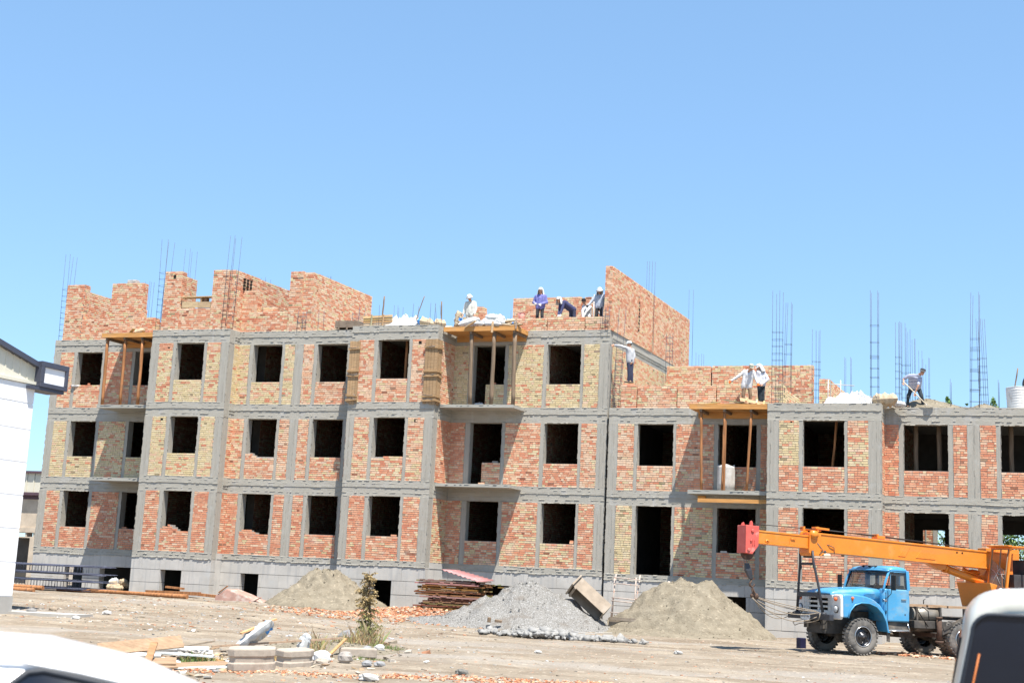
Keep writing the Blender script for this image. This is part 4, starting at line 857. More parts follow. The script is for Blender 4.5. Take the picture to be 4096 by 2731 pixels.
    if 'drape' in hat[0]:
        m = MB(); n = 14; rows = []
        for i in range(7):
            q = i/6; z = .06-.26*q; rx = .096+.06*q; ry = .108+.03*q
            rows.append([H(rx*math.cos(a)+.008*math.sin(9*a+i), -.01-.02*q+ry*math.sin(a), z+.012*math.sin(5*a)) for a in [math.pi*(.80+1.40*k/n) for k in range(n+1)]])
        m.rings(rows, closed=False, caps=False); d_ = m.build('neck_drape', hm, t); so_ = d_.modifiers.new('solid', 'SOLIDIFY'); so_.thickness = .008
    return t
def std(**k):
    J = dict(head=(0, -.03, 1.62), neck=(0, 0, 1.47), chest=(0, 0, 1.28), pelvis=(0, 0, .95), sL=(-.20, 0, 1.40), sR=(.20, 0, 1.40), eL=(-.25, .02, 1.12), eR=(.25, .02, 1.12), hL=(-.27, -.05, .88), hR=(.27, -.05, .88),
             pL=(-.09, 0, .90), pR=(.09, 0, .90), kL=(-.11, -.02, .49), kR=(.11, -.02, .49), fL=(-.12, .02, .09), fR=(.12, .02, .09)); J.update(k); return J
CW = cloth('white_cotton', (.58, .585, .60)); CWc = cloth('cream_jacket', (.56, .55, .50)); CV = cloth('violet_jersey', (.16, .165, .40)); CN = cloth('navy_jersey', (.055, .06, .13)); CG = cloth('grey_blue_shirt', (.40, .45, .53)); CGr = cloth('grey_jersey', (.42, .43, .45)); CGl = cloth('light_grey_jersey', (.50, .51, .56))
CDk = cloth('charcoal_trousers', (.05, .05, .055)); CNv = cloth('navy_trousers', (.045, .05, .085)); CBr = cloth('brown_trousers', (.22, .15, .10)); CKh = cloth('pale_work_trousers', (.42, .39, .36)); CJe = cloth('dark_denim', (.035, .045, .055))
CHw = cloth('white_hat', (.62, .62, .61)); CHb = cloth('black_cap', (.03, .03, .035)); CHc = mat('camouflage_cap', (.50, .50, .44), .9, .1, 30, col2=(.22, .23, .18), sharp=(.48, .52)); CHl = cloth('pale_cap', (.62, .68, .70))
CST = mat('striped_shirt', (.42, .44, .54), .85, .1, 6, extra=layer(9, (.15, .15, 4), .56, .60, (.22, .25, .38), .8, 1)); GW = cloth('white_glove', (.66, .65, .62)); GO = cloth('orange_glove', (.72, .16, .04)); GB = cloth('black_glove', (.03, .03, .035))
person('worker in white bucket hat and open cream jacket standing behind the white sacks', (17.5, 2.3, 12.18), std(head=(-.03, -.08, 1.60), eL=(-.27, .0, 1.12), hL=(-.30, -.08, .86), eR=(.27, .0, 1.12), hR=(.25, -.1, .88)), (-.15, -1, -.55), CWc, CKh, ('bucket', CHw), untucked=.06)
person('worker in violet long sleeved jersey and white hood cap holding a trowel with white gloves', (20.70, 2.35, 12.42), std(eL=(-.31, .02, 1.12), hL=(-.17, -.18, 1.02), eR=(.29, .0, 1.10), hR=(.09, -.20, 1.0), head=(.0, -.02, 1.63)), (0, -1, -.05), CV, CDk, ('drape', CHw), GW, untucked=.03)
person('worker in dark navy jersey bending over the low wall with white gloves', (22.12, 2.3, 12.30), std(head=(-.52, -.16, 1.28), neck=(-.42, -.08, 1.22), chest=(-.26, -.04, 1.14), pelvis=(.02, .1, .92), sL=(-.50, .02, 1.12), sR=(-.28, -.16, 1.18), eL=(-.52, -.06, .86), eR=(-.34, -.24, .88), hL=(-.50, -.22, .60), hR=(-.38, -.34, .60), pL=(-.06, .14, .90), pR=(.10, .06, .90), kL=(-.04, .1, .49), kR=(.14, .02, .49), fL=(.0, .16, .09), fR=(.18, .12, .09)), (-.45, -1, -.15), CN, CNv, ('drape', CHw), GW)
person('worker in black cap and white clothes crouching beside the steel trestle', (22.32, 4.0, 12.45), std(head=(-.08, -.2, 1.40), neck=(-.02, -.10, 1.28), chest=(.03, -.02, 1.12), pelvis=(.10, .12, .86), sL=(-.12, -.08, 1.20), sR=(.18, -.06, 1.18), eL=(-.12, -.22, .98), eR=(.08, -.26, .94), hL=(-.07, -.36, .72), hR=(-.02, -.38, .70), kL=(-.06, -.15, .47), kR=(.2, -.15, .47)), (-.35, -1, -.3), CW, CW, ('cap', CHb), CHw)
person('worker in grey blue collared shirt and patterned white hat leaning on the tall end wall', (23.30, 2.5, 12.40), std(head=(.02, -.09, 1.58), sL=(-.20, 0, 1.37), sR=(.17, 0, 1.40), eL=(-.34, -.05, 1.14), hL=(-.46, -.16, .96), eR=(.34, -.05, 1.32), hR=(.33, -.12, 1.56)), (.15, -1, -.5), CG, CDk, ('drapebucket', CHw), GB)
person('worker in grey jersey and pale cap pointing at the concrete column corner', (24.92, 1.72, 9.90), std(head=(-.06, -.03, 1.62), neck=(-.02, 0, 1.47), sL=(-.10, -.14, 1.43), sR=(.06, .14, 1.42), eL=(-.40, -.12, 1.54), hL=(-.66, -.10, 1.58), eR=(.14, .10, 1.13), hR=(.07, -.02, .88), pL=(-.06, -.06, .90), pR=(.04, .08, .90), kL=(-.03, -.06, .49), kR=(.05, .06, .49), fL=(-.04, -.04, .09), fR=(.08, .06, .09)), (-1, -.55, -.1), CGr, CNv, ('cap', CHl))
person('worker in white shirt and brown trousers with orange gloves on the loose boards', (29.72, 1.15, 8.86), std(head=(.30, -.16, 1.54), neck=(.22, -.06, 1.45), chest=(.16, -.02, 1.26), pelvis=(.10, 0, .92), sL=(.02, .02, 1.42), sR=(.36, -.02, 1.38), eL=(-.25, -.06, 1.18), hL=(-.50, -.10, 1.01), eR=(.46, -.06, 1.12), hR=(.56, -.14, .90), pL=(.01, 0, .88), pR=(.2, 0, .88), kL=(-.02, -.02, .48), kR=(.26, -.04, .48), fL=(-.04, 0, .09), fR=(.24, 0, .09)), (.5, -1, -.55), CW, CBr, ('cap', CHc), GO, untucked=.12)
person('worker in light grey jersey and white hooded cap standing right of the white shirted man', (30.30, 1.75, 8.92), std(head=(-.07, -.06, 1.60), sL=(-.12, -.1, 1.40), sR=(.10, .08, 1.38), eL=(-.12, -.12, 1.12), hL=(-.10, -.24, .92), eR=(.28, .0, 1.12), hR=(.07, -.14, .90), pL=(-.06, -.04, .9), pR=(.07, .04, .9), kL=(-.05, -.04, .49), kR=(.08, .02, .49), fL=(-.05, 0, .09), fR=(.08, .04, .09)), (-.8, -.8, -.5), CGl, CJe, ('drape', CHw))
person('elderly man in striped short sleeved shirt and skullcap shovelling sand on the roof edge', (36.22, 1.5, 8.86), std(head=(.28, -.42, 1.33), neck=(.16, -.32, 1.25), chest=(.04, -.2, 1.12), pelvis=(-.02, .1, .80), sL=(-.22, -.24, 1.22), sR=(.20, -.30, 1.08), eL=(-.42, -.22, 1.10), hL=(-.42, -.34, .92), eR=(.12, -.42, .80), hR=(.0, -.42, .52), pL=(-.15, .08, .78), pR=(.12, .08, .78), kL=(-.26, -.06, .44), kR=(.24, -.06, .42), fL=(-.30, .04, .09), fR=(.29, .04, .09)), (.45, -.8, -.55), CST, CJe, ('skull', CHb), None, .3)
sh = thing('shovel', 'long handled shovel held by the man in the skullcap', 'shovel', (36.22, 1.5, 8.86)); m = MB(); m.tube([(-.44, -.36, .98), (-.2, -.42, .74), (.02, -.44, .50), (.30, -.42, .2), (.40, -.40, .10)], .02, 8); MT['handle'] = mat('pale_ash_handle', (.56, .48, .36), .7, .1); m.build('handle', 'handle', sh)
m = MB(); m.rings([[(.36, -.44, .13), (.38, -.40, .14), (.40, -.36, .13)], [(.42, -.50, .06), (.45, -.40, .045), (.46, -.30, .06)], [(.56, -.50, .0), (.60, -.40, -.01), (.60, -.30, .0)], [(.66, -.42, -.015), (.68, -.40, -.02), (.67, -.38, -.015)]], closed=False, caps=False); b_ = m.build('blade', 'steel', sh); b_.modifiers.new('s', 'SOLIDIFY').thickness = .006
m = MB(); m.obox((0, 0, 0), (.05, 0, .02), (0, .004, 0), (-.01, 0, .03)); m.tube([(-.04, 0, .0), (-.09, 0, .05), (-.1, 0, .14)], .012, 6); o = m.build('trowel', 'steel'); o.location = (20.58, 2.12, 13.42); tag(o, 'trowel in the gloved hand of the man in violet', 'trowel')
# ---------------------------------------------------------------- heaps and litter on the ground
MT['gravel'] = mat('crushed_gravel', (.145, .138, .125), .9, .2, 26, bump=1, bscale=30, bdist=.05, spec=.2, col2=(.30, .29, .275), sharp=(.40, .62), detail=4, extra=chain(layer(20, (1, 1, 1), .62, .66, (.42, .42, .42), .8, 2), layer(1.1, (1, 1, 1.4), .60, .68, (.15, .125, .10), .5, 5)))
MT['stone'] = mat('river_stone', (.27, .26, .25), .85, .15, 4, bump=.3, bscale=14, attr=True)
MT['rubmat'] = mat('broken_brick', (.45, .2, .1), .9, .18, 12, attr=True, bump=.4, bscale=30)
MT['chunk'] = mat('pale_mortar_lumps', (.26, .255, .245), .92, .16, 6, bump=.5, bscale=16)
def lumpy(p, r, h): return lambda t, a: max(0, 1-t**p)
heap('sand_heap', 'rounded grey brown sand heap against the wall left of the dry conifer', 'sand heap', (13.6, -1.9, None), 2.6, 2.5, 1.40, lambda t, a: 1-.1*(t/.3)**2 if t < .3 else max(0, .9*(1-((t-.3)/.7)))*(1-.12*math.sin(math.pi*min(1, (t-.3)/.7))), 'sand', 21, 84, .2)
heap('gravel_heap', 'grey gravel heap in front of the building, centre', 'gravel heap', (22.95, -4.7, None), 3.4, 3.6, 1.47, lambda t, a: (1-.08*(t/.2)**2 if t < .2 else .92*max(0, 1-(t-.2)/.8)**1.05)*(1+.06*math.sin(3*a)), 'gravel', 27, 96, .22)
heap('gravel_heap', 'low grey gravel tongue spreading left of the gravel heap', 'gravel heap', (20.9, -6.3, None), 2.4, 2.2, .34, lambda t, a: (1-t)**1.1, 'gravel', 29, 60, .07)
heap('sand_heap', 'big flat topped brown sand heap left of the blue truck', 'sand heap', (28.35, -2.5, None), 3.15, 3.1, 1.80, lambda t, a: min(1, max(0, 1-max(0, t-.30)/.70))*(1-.07*math.cos(a)*0), 'sand', 33, 96, .2)
heap('sand_heap', 'loose sand apron at the foot of the big brown heap', 'sand heap', (28.0, -4.3, None), 3.6, 2.2, .35, lambda t, a: (1-t)**.9, 'sand', 35, 60, .05)
heap('soil_heap', 'small pale soil heap beside the half buried trough at left', 'soil heap', (9.3, -1.4, None), 1.0, .9, .42, lambda t, a: (1-t)**.9, 'dirt', 41, 36, .07)
def rocks(name, n, fn, size, mats, cols, seed, flat=.7, label=None, cat=None, kind=None, group=None):
    g = random.Random(seed); m = MB()
    for i in range(n):
        x, y, dz = fn(g); s_ = size(g); z = gz(x, y)+dz; c = g.choice(cols); kq = g.uniform(.75, 1.15); c = tuple(min(1, q*kq) for q in c)
        a = g.uniform(0, 6.28); ca, sa = math.cos(a), math.sin(a); tl = g.uniform(-.5, .5); P = []
        for (u, v, w_) in ((-1, -1, -1), (1, -1, -1), (1, 1, -1), (-1, 1, -1), (-1, -1, 1), (1, -1, 1), (1, 1, 1), (-1, 1, 1)):
            k = g.uniform(.6, 1.1); X, Y, Z = u*s_*k, v*s_*g.uniform(.4, .8), w_*s_*flat*g.uniform(.4, .8)+u*s_*tl*.5
            P.append((x+X*ca-Y*sa, y+X*sa+Y*ca, z+Z))
        m.hexa(P, 0, c) if size(random.Random(1)) < .0 or name != 'concrete_rubble' else m.ell((x, y, z+s_*.3), (s_, s_*.75, s_*.6), 8, 0, c, Matrix.Rotation(a, 3, 'Z'), .95)
    o = m.build(name, mats); return tag(o, label, cat, group, kind)
OR = [(.52, .22, .11), (.58, .29, .16), (.60, .36, .22), (.45, .17, .09), (.62, .42, .28), (.5, .42, .33)]
def bz(g):
    while True:
        x, y = g.gauss(18.2, 2.2), g.gauss(-4.6, 1.9)
        if 12.5 < x < 22.5 and -8.8 < y < -.5 and not (y > -4.6 and x < 15.6): return x, y, .02+.26*max(0, 1-((x-18.3)/3)**2-((y+2.6)/2.6)**2)*g.uniform(.2, 1)
heap('rubble_bed', 'orange brick rubble mound beside the timber stack', 'rubble', (18.3, -2.9, None), 2.6, 2.2, .13, lambda t, a: (1-t)**1.0, mat('brick_dust', (.27, .15, .095), .95, .15, 6, bump=.8, bscale=20, bdist=.04, col2=(.36, .22, .145)), 51, 50, .08)
rocks('brick_rubble', 4200, bz, lambda g: g.uniform(.015, .07), 'rubmat', OR, 5, .6, 'orange broken brick scattered round the timber stack', 'rubble', 'stuff')
rocks('brick_rubble', 2600, lambda g: ((lambda x: (x, -31.9-.60*(x-25.5)*-.82+g.gauss(0, .28), .01))(g.uniform(24.5, 34))), lambda g: g.uniform(.008, .034), 'rubmat', OR, 6, .6, 'orange brick crumbs strewn along the near track at the bottom', 'rubble', 'stuff')
rocks('brick_rubble', 700, lambda g: (g.gauss(37.4, 1.1), g.gauss(-9.2, .5), .02), lambda g: g.uniform(.03, .09), 'rubmat', OR, 8, .6, 'broken orange brick lying behind the blue truck wheels', 'rubble', 'stuff')
rocks('concrete_rubble', 620, lambda g: ((lambda x: (x, -11.9-.25*(x-26.5)+g.gauss(0, .45)*(1-abs(x-26)/4), .03+.16*max(0, 1-abs(x-25.9)/1.2)*g.random()))(min(29, max(23.8, g.gauss(26.1, 1.2))))), lambda g: abs(g.gauss(.02, .07))+.02, 'chunk', [(.4, .4, .4)], 9, .75, 'row of pale broken mortar lumps in front of the gravel heap', 'rubble', 'stuff')
GR = [(.30, .25, .19), (.34, .30, .25), (.24, .20, .15), (.40, .36, .31), (.44, .22, .13), (.42, .30, .22), (.36, .36, .35)]
rocks('ground_litter', 9000, lambda g: (lambda y, q: (37.8-.3236*1.0*(y+51)*1.06+q*(y+51.5)*.40, y, 0))(-51.5+48*g.random()**.75+3, g.uniform(-1, 1)), lambda g: .008+.035*g.random()**4, 'stone', GR, 10, .6, 'small stones and crumbs littering the dirt', 'gravel', 'stuff')
rocks('ground_litter', 2600, lambda g: (g.uniform(6, 24), g.uniform(-21, -4), 0), lambda g: .015+.06*g.random()**4, 'stone', GR+[(.5, .5, .5)], 14, .6, 'stones and brick bits littering the left yard', 'gravel', 'stuff')
MT['dirt2'] = MT['dirt']
# stones
def stone(label, p, r, col, rz=0, seed=1):
    m = MB(); m.ell((0, 0, 0), [q*1.0 for q in r], 10, 0, tuple(q*.72 for q in col), None, .34); o = m.build('stone', 'stone', smooth=False); o.location = (p[0], p[1], gz(p[0], p[1])+r[2]*.75); o.rotation_euler = (0, 0, R(rz)); return tag(o, label, 'stone', 'stones on the dirt')
gy = (.34, .34, .345); wt_ = (.55, .54, .51); tan = (.36, .30, .24)
stone('big rounded grey boulder left of the dry conifer', (24.05, -21.9), (.26, .22, .21), (.30, .30, .31), 20); stone('grey boulder tucked behind the big rounded boulder', (24.45, -21.5), (.26, .18, .16), (.33, .33, .33), -10)
stone('white plastic wrapped lump right of the octagonal blocks', (26.35, -28.0), (.19, .15, .13), (.75, .76, .76), 10); stone('pale green white lump beside the second octagonal block', (26.12, -27.95), (.13, .12, .10), (.55, .58, .50), 40); stone('sandy grey stone right of the white wrapped lump', (26.72, -27.7), (.14, .11, .12), (.42, .38, .34), 15)
stone('tan stone under the white wrapped lump', (26.55, -28.35), (.15, .11, .07), (.45, .38, .31), -5); stone('grey egg shaped stone right of the pale kerb piece', (27.35, -28.1), (.10, .09, .07), gy, 0); stone('second grey egg shaped stone beside the kerb piece', (27.5, -27.85), (.11, .08, .06), gy, 30)
stone('white pebble in front of the grass tuft', (25.95, -24.4), (.12, .09, .09), wt_, 0); stone('dull stone left of the white pebble', (25.75, -24.6), (.10, .08, .07), gy, 0); stone('long pale stone on the orange crumbs at the bottom', (28.8, -31.2), (.17, .09, .07), wt_, 24); stone('dark grey stone right of the long pale stone', (29.55, -28.95), (.12, .08, .06), (.20, .19, .17), 20)
stone('tan boulder in the rubble left of the conifer foot', (24.9, -23.9), (.2, .15, .13), (.38, .29, .2), 10); stone('small tan stone under the tan boulder', (25.1, -23.9), (.1, .08, .08), tan, 0); stone('pale stone at the rubble edge behind the boulders', (24.1, -22.5), (.12, .1, .09), (.42, .40, .36), 0)
stone('grey stone near the white building foot', (10.95, -16.7), (.17, .14, .10), (.28, .27, .26), 10); stone('white block like stone on the left track', (12.6, -15.2), (.15, .11, .08), (.55, .54, .52), 12); stone('white angular stone lower on the left track', (14.4, -19.2), (.13, .10, .07), (.55, .54, .52), 0); stone('tan rock at the base of the white building', (10.3, -14.8), (.16, .12, .09), (.36, .29, .22), 0)
stone('pale flat stone in the middle of the dirt yard', (28.0, -19.5), (.1, .08, .04), (.55, .53, .5), 10); stone('pale stone in the right of the yard', (31.0, -17.2), (.12, .08, .05), (.5, .49, .47), 30)
# tan wooden ends on the gravel
for i, p in enumerate(((22.7, -8.1), (23.05, -8.15))):
    m = MB(); m.box(-.12, .12, -.06, .06, 0, .08) if i else m.box(-.06, .06, -.06, .06, 0, .16); o = m.build('wood_offcut', MT['postgrey'], bevel=.01); o.location = (*p, gz(*p)+.22); o.rotation_euler = (.1, .1, .4); tag(o, ('short pale wood block standing on the gravel heap foot', 'pale wood block lying on the gravel heap foot')[i], 'offcut', 'wood blocks on the gravel')
# timber stack
ts = thing('timber_stack', 'stack of weathered brown shuttering boards with batten ends, under a red sheet', 'timber stack', (19.0, -1.6, gz(19, -1.6)))
m_ = [MB() for _ in range(9)]; g = random.Random(4)
for r in range(17):
    z = -.06+r*.088; l0 = -1.42+g.uniform(-.2, .2)+(.1 if r < 4 else 0); l1 = 1.5-.02*r+g.uniform(-.35, .25)
    for q in range(6):
        y = -.5+q*.2+g.uniform(-.05, .05); a0 = l0+g.uniform(-.12, .45); c = tuple(k*g.uniform(.55, 1.15) for k in g.choice([(.27, .14, .065), (.22, .115, .05), (.33, .20, .10), (.18, .095, .045), (.32, .25, .17)]))
        m_[r % 9].bar((a0, y, z+g.uniform(-.012, .012)), (l1+g.uniform(-.2, .2), y+g.uniform(-.06, .06), z+g.uniform(-.03, .03)), .2, .055, 0, c)
        for b_ in range(g.choice((2, 3, 4))):
            x = a0+g.uniform(0, 2.9); m_[r % 9].bar((x, y-.13, z+.035), (x+g.uniform(-.03, .03), y+.13, z+.035), g.uniform(.06, .2), .045, 0, tuple(k*1.05 for k in c))
for m in m_: m.build('board_layer', 'board', ts)
rs = MB(); n = 48; A = []
for k in range(n+1):
    u = k/n; A.append((-.75+1.55*u, .022*math.sin(u*2*math.pi*8)))
rs.rings([[(x*1.0, -.55+.0*x, .20-.26*x+zz) for x, zz in A], [(x*1.0+.35, .45, .24-.22*x+zz) for x, zz in A]], closed=False, caps=False); MT['redsheet'] = mat('red_roof_sheet', (.34, .16, .16), .55, .12, 4, extra=layer(5, (1, 1, 1), .58, .68, (.48, .32, .30), .6))
o = rs.build('roof_sheet', 'redsheet'); o.location = (19.35, -1.75, gz(19, -1.6)+1.40); o.modifiers.new('s', 'SOLIDIFY').thickness = .006; tag(o, 'dull red corrugated roof sheet slanting over the timber stack', 'roof sheet')
# tilted mortar box on the gravel
MT['oldwood'] = mat('mortar_caked_board', (.30, .245, .19), .9, .14, 3, (1, 1, 1), bump=.4, bscale=12, extra=layer(2, (1, 1, 1), .55, .66, (.38, .33, .275), .6))
mbx = thing('mortar_box', 'pale wooden mortar box tipped up between gravel and sand heaps', 'mortar box', (25.72, -4.4, .70)); RM = Matrix.Rotation(R(52), 4, 'Z') @ Matrix.Rotation(R(0), 4, 'X')
ax = Vector((-.98, -.18, .84)).normalized(); wv = Vector((.28, -.55, .34)); wv = (wv-ax*wv.dot(ax)).normalized(); hv = ax.cross(wv)
L_, W_, H_ = 1.42, .32, .22
m = MB(); m.obox(ax*L_/2+hv*H_, ax*L_/2, wv*W_, hv*.02); m.build('box_floor', 'oldwood', mbx)
for s in (-1, 1): m = MB(); m.obox(ax*L_/2+wv*s*(W_+.02), ax*L_/2, wv*.02, hv*(H_+.02)); m.build('side_board', 'oldwood', mbx)
m = MB(); m.obox(ax*(-.021), ax*.02, wv*(W_+.04), hv*(H_+.02)); m.build('end_board', 'oldwood', mbx)
m = MB(); m.obox(ax*(L_+.03), ax*.03, wv*(W_+.12), hv*(H_+.04)); m.obox(ax*(L_-.12)+hv*(H_+.03)*-1, ax*.04, wv*(W_+.05), hv*.03); m.build('end_board', 'oldwood', mbx)
bx = thing('mortar_box', 'second pale mortar box lying behind the tipped one', 'mortar box', (26.0, -3.9, gz(26, -3.9)), R(-14)); m = MB(); m.box(-.1, 1.15, -.25, -.2, .0, .5); m.box(-.1, 1.15, .25, .3, 0, .5); m.box(1.10, 1.15, -.199, .249, .01, .49); m.box(-.1, 1.09, -.199, .249, .04, .08); m.build('box_body', 'oldwood', bx)
m = MB(); m.bar((-.1, -.3, .44), (1.2, -.3, .40), .04, .06); m.build('batten', 'oldwood', bx)
# tubular trestles against the plinth
MT['rustpaint'] = mat('scuffed_pipe', (.45, .38, .33), .6, .18, 6, extra=layer(8, (1, 1, 1), .56, .64, (.42, .20, .13), .7))
def trestle(label, x, y, wd, hgt, lean):
    t = thing('pipe_trestle', label, 'trestle', (x, y, gz(x, y)), R(-4), 'pipe trestles by the plinth')
    for (a, b) in (((0, 0, 0), (.16, .12*lean, hgt)), ((wd, 0, 0), (wd+.22, .12*lean, hgt)), ((-.08, .5, .2), (-.02, .5, hgt-.1)), ((wd-.12, .5, .1), (wd-.06, .5, hgt-.1))):
        m = MB(); m.tube([a, b], .026, 8); m.build('upright', 'rustpaint', t)
    for z in (.15, .55, 1.0, 1.12, hgt-.38, hgt-.16):
        m = MB(); f = z/hgt; m.tube([(.16*f-.05, .06*lean*f-.02, z+.02), (wd+.22*f+.06, .06*lean*f-.02, z-.03)], .022, 8); m.build('rung', 'rustpaint', t)
    m = MB(); m.tube([(wd+.1, -.03, hgt*.55), (wd+1.25, -.2, hgt*.42)], .022, 8); m.build('brace', 'rustpaint', t)
trestle('pale pipe trestle standing by the plinth between gravel and sand', 24.80, .15, .92, 2.05, 1)
m = MB(); m.tube([(0, 0, 0), (.14, .1, 1.5)], .04, 8); o = m.build('pipe_stake', 'rustpaint'); o.location = (27.05, -.4, gz(27, -.4)+.4); tag(o, 'short pipe stake sticking up behind the big sand heap', 'stake')
# half buried trough
ht = thing('steel_trough', 'pinkish rusty steel trough half buried below the basement window', 'trough', (10.05, -2.6, gz(10, -2.6))); MT['rusty'] = mat('pinkish_rust', (.36, .22, .18), .8, .15, 4, extra=layer(3, (1, 1, 1.5), .54, .66, (.50, .43, .38), .7), bump=.3)
m = MB(); pr = [(-.95, -.1), (-.92, .22), (-.55, .46), (-.42, .52), (.35, .30), (1.1, .04), (1.1, -.1)]
m.rings([[(x, y+.12*z, z) for x, z in pr] for y in (-.45, .45)]); m.build('trough_body', MT['rusty'], ht, bevel=.05)
m = MB(); m.bar((-.78, -.4, .34), (-.42, -.35, .62), .1, .03); m.build('lip', 'post', ht); m = MB(); m.bar((.75, -.5, .0), (1.2, -.46, .24), .12, .03); m.build('lip', 'rusty', ht)
# rebar bundles lying at the left
def bundle(label, z, n, seed, x0=-6.5, x1=3.4, y=-2.6):
    g = random.Random(seed); m = MB(); zg = gz(0, y)
    for zz in (0, .33):
        for i in range(n):
            a = x1-g.uniform(0, 1.6) if g.random() < .6 else x1+g.uniform(-.1, .5); yy = g.uniform(-.5, .5); h = zz+g.uniform(-.035, .035); m.tube([(x0, yy, h), ((x0+a)/2, yy, h+g.uniform(-.04, .02)), (a, yy+g.uniform(-.05, .05), h+g.uniform(-.04, .02))], .0115, 5)
    for i in range(58):
        x = x0+.4+i*.152+g.uniform(-.03, .03)
        for yy in (-.42, 0, .4): m.tube([(x, yy, -.03), (x+g.uniform(-.02, .02), yy, .37)], .008, 4)
    o = m.build('rebar_bundle', 'rebar'); o.location = (0, y, zg+z); return tag(o, label, 'rebar', 'rebar cages lying on the ground')
bundle('upper bundle of long tied rebar cages lying by the white building', .78, 40, 3); bundle('lower bundle of long tied rebar cages lying by the white building', .16, 46, 5)
def log(label, a, b, r=.09, mt='post', k=8, sq=False):
    a, b = Vector(a), Vector(b); a.z += gz(a.x, a.y); b.z += gz(b.x, b.y); m = MB()
    if sq: m.bar((0, 0, 0), b-a, r*2.2, r*1.2)
    else: m.tube([Vector((0, 0, 0))+(b-a)*i/5+Vector((0, 0, rng.uniform(-.015, .015))) for i in range(6)], [r*rng.uniform(.85, 1.1) for _ in range(6)], k)
    o = m.build('timber_beam', mt); o.location = a; return tag(o, label, 'timber', 'timbers lying on the ground')
log('long brown pole in front of the basement door at left', (1.2, -2.6, .12), (8.2, -3.6, .10), .085); log('squared beam under the left basement window', (5.2, -1.9, .2), (8.0, -2.4, .18), .12, 'post', 8, True); log('short plank end right of the squared beam', (7.2, -2.1, .15), (8.9, -2.3, .14), .09, 'post', 8, True)
log('upper orange pole under the rebar bundles', (-6, -4.4, .22), (2.0, -4.6, .20), .09); log('lower orange pole under the rebar bundles', (-6, -4.7, .1), (1.8, -4.9, .1), .1); log('board leaning in the left basement window', (5.0, -.2, .36), (5.9, -.25, .36), .07, 'post', 8, True)
sack('crumpled tan bag in the left basement doorway', (.95, 1.75, .45), (.55, .5, .36), 20, 10, 'paper', None, 51, 25, group='rubbish bags in the basement doorway'); sack('flat tan bag at the front of the left basement doorway', (1.35, 1.5, .38), (.6, .4, .3), -15, 0, 'paper', None, 53, group='rubbish bags in the basement doorway'); sack('brown bag leaning at the right of the left basement doorway', (1.5, 1.7, .62), (.5, .4, .3), 60, 30, 'paper', None, 55, group='rubbish bags in the basement doorway'); sack('pale bag on top in the left basement doorway', (.9, 1.9, .66), (.4, .35, .3), 0, -20, 'sackw', None, 57, group='rubbish bags in the basement doorway')
# octagonal concrete pieces and the litter round them
MT['oldcon'] = mat('dusty_cast_concrete', (.37, .315, .26), .9, .1, 5, bump=.35, bscale=24, extra=layer(3, (1, 1, 1), .55, .66, (.23, .19, .15), .6))
def octo(label, p, rz, s):
    m = MB(); base = [(1, .42), (.78, .62), (-.7, .62), (-1, .35), (-1, -.35), (-.7, -.62), (.55, -.62), (1, -.3)]
    def rg(k, z): return [(x*k*.40, y*k*.40, z) for x, y in base]
    m.rings([rg(.93, 0), rg(1, .02), rg(1, .12), rg(.95, .135), rg(.93, .14), rg(.93, .215), rg(.95, .22), rg(1, .235), rg(1, .33), rg(.96, .35), rg(.80, .355)], sm=False)
    o = m.build('concrete_block', MT['oldcon'], bevel=.012); o.location = (p[0], p[1], gz(*p)-.01); o.rotation_euler = (R(3), R(-2), R(rz)); o.scale = (s*1.02, s*1.02, s*1.12); return tag(o, label, 'concrete block', 'octagonal concrete pieces')
octo('left grooved octagonal concrete piece lying in the litter', (26.64, -31.12), 26, .95); octo('right grooved octagonal concrete piece with a sack behind it', (26.72, -29.75), 64, .82)
m = MB(); m.box(-.38, .38, -.1, .1, 0, .2); o = m.build('kerb_piece', MT['oldcon'], bevel=.03); o.location = (26.15, -25.9, gz(26.15, -25.9)); o.rotation_euler = (0, 0, R(30)); tag(o, 'pale broken kerb piece among weeds near the grey boulder', 'kerb')
sack('white woven sack with blue print standing behind the octagonal pieces', (25.1, -28.2, .35), (.85, .55, .22), 30, -40, 'sackw', (.72, .9, .2, .8), 61, -10, group='litter sacks'); sack('grey bag with an orange corner leaning at the right octagonal piece', (25.75, -27.4, .2), (.55, .22, .2), 30, -75, 'sackw', None, 63, group='litter sacks')
def gboard(label, a, b, wd, th, col, tilt=(0, 0, 1)):
    a, b = Vector(a), Vector(b); a.z += gz(a.x, a.y); b.z += gz(b.x, b.y); c = (a+b)/2; m = MB(); m.bar(a-c, b-c, wd, th, 0, col, tilt); o = m.build('waste_board', 'board'); o.location = c; return tag(o, label, 'board', 'boards dumped in the litter')
ora = (.30, .20, .125)
gboard('bent brown board above the car roof', (23.9, -31.5, .22), (24.9, -30.5, .34), .32, .02, ora, (.3, -.5, .8)); gboard('wide brown hardboard sheet under the bent board', (24.2, -32.4, .08), (25.5, -31.6, .14), .5, .02, ora, (.1, -.1, 1)); gboard('brown hardboard sheet in front beside the octagonal piece', (25.2, -32.3, .08), (26.1, -30.9, .06), .5, .02, ora, (0, -.1, 1)); gboard('narrow brown board standing on the hardboard sheets', (25.15, -31.9, .1), (25.05, -31.6, .4), .12, .03, (.34, .19, .10))
gboard('white painted strip lying in front of the left octagonal piece', (25.3, -32.2, .05), (26.6, -31.1, .04), .14, .03, (.62, .66, .63)); gboard('white painted strip between the hardboard sheets', (24.3, -31.0, .18), (25.6, -30.6, .12), .12, .03, (.62, .65, .64)); gboard('small pale stick propped on the white pipes', (24.0, -29.9, .1), (24.4, -29.8, .36), .06, .03, (.5, .4, .28))
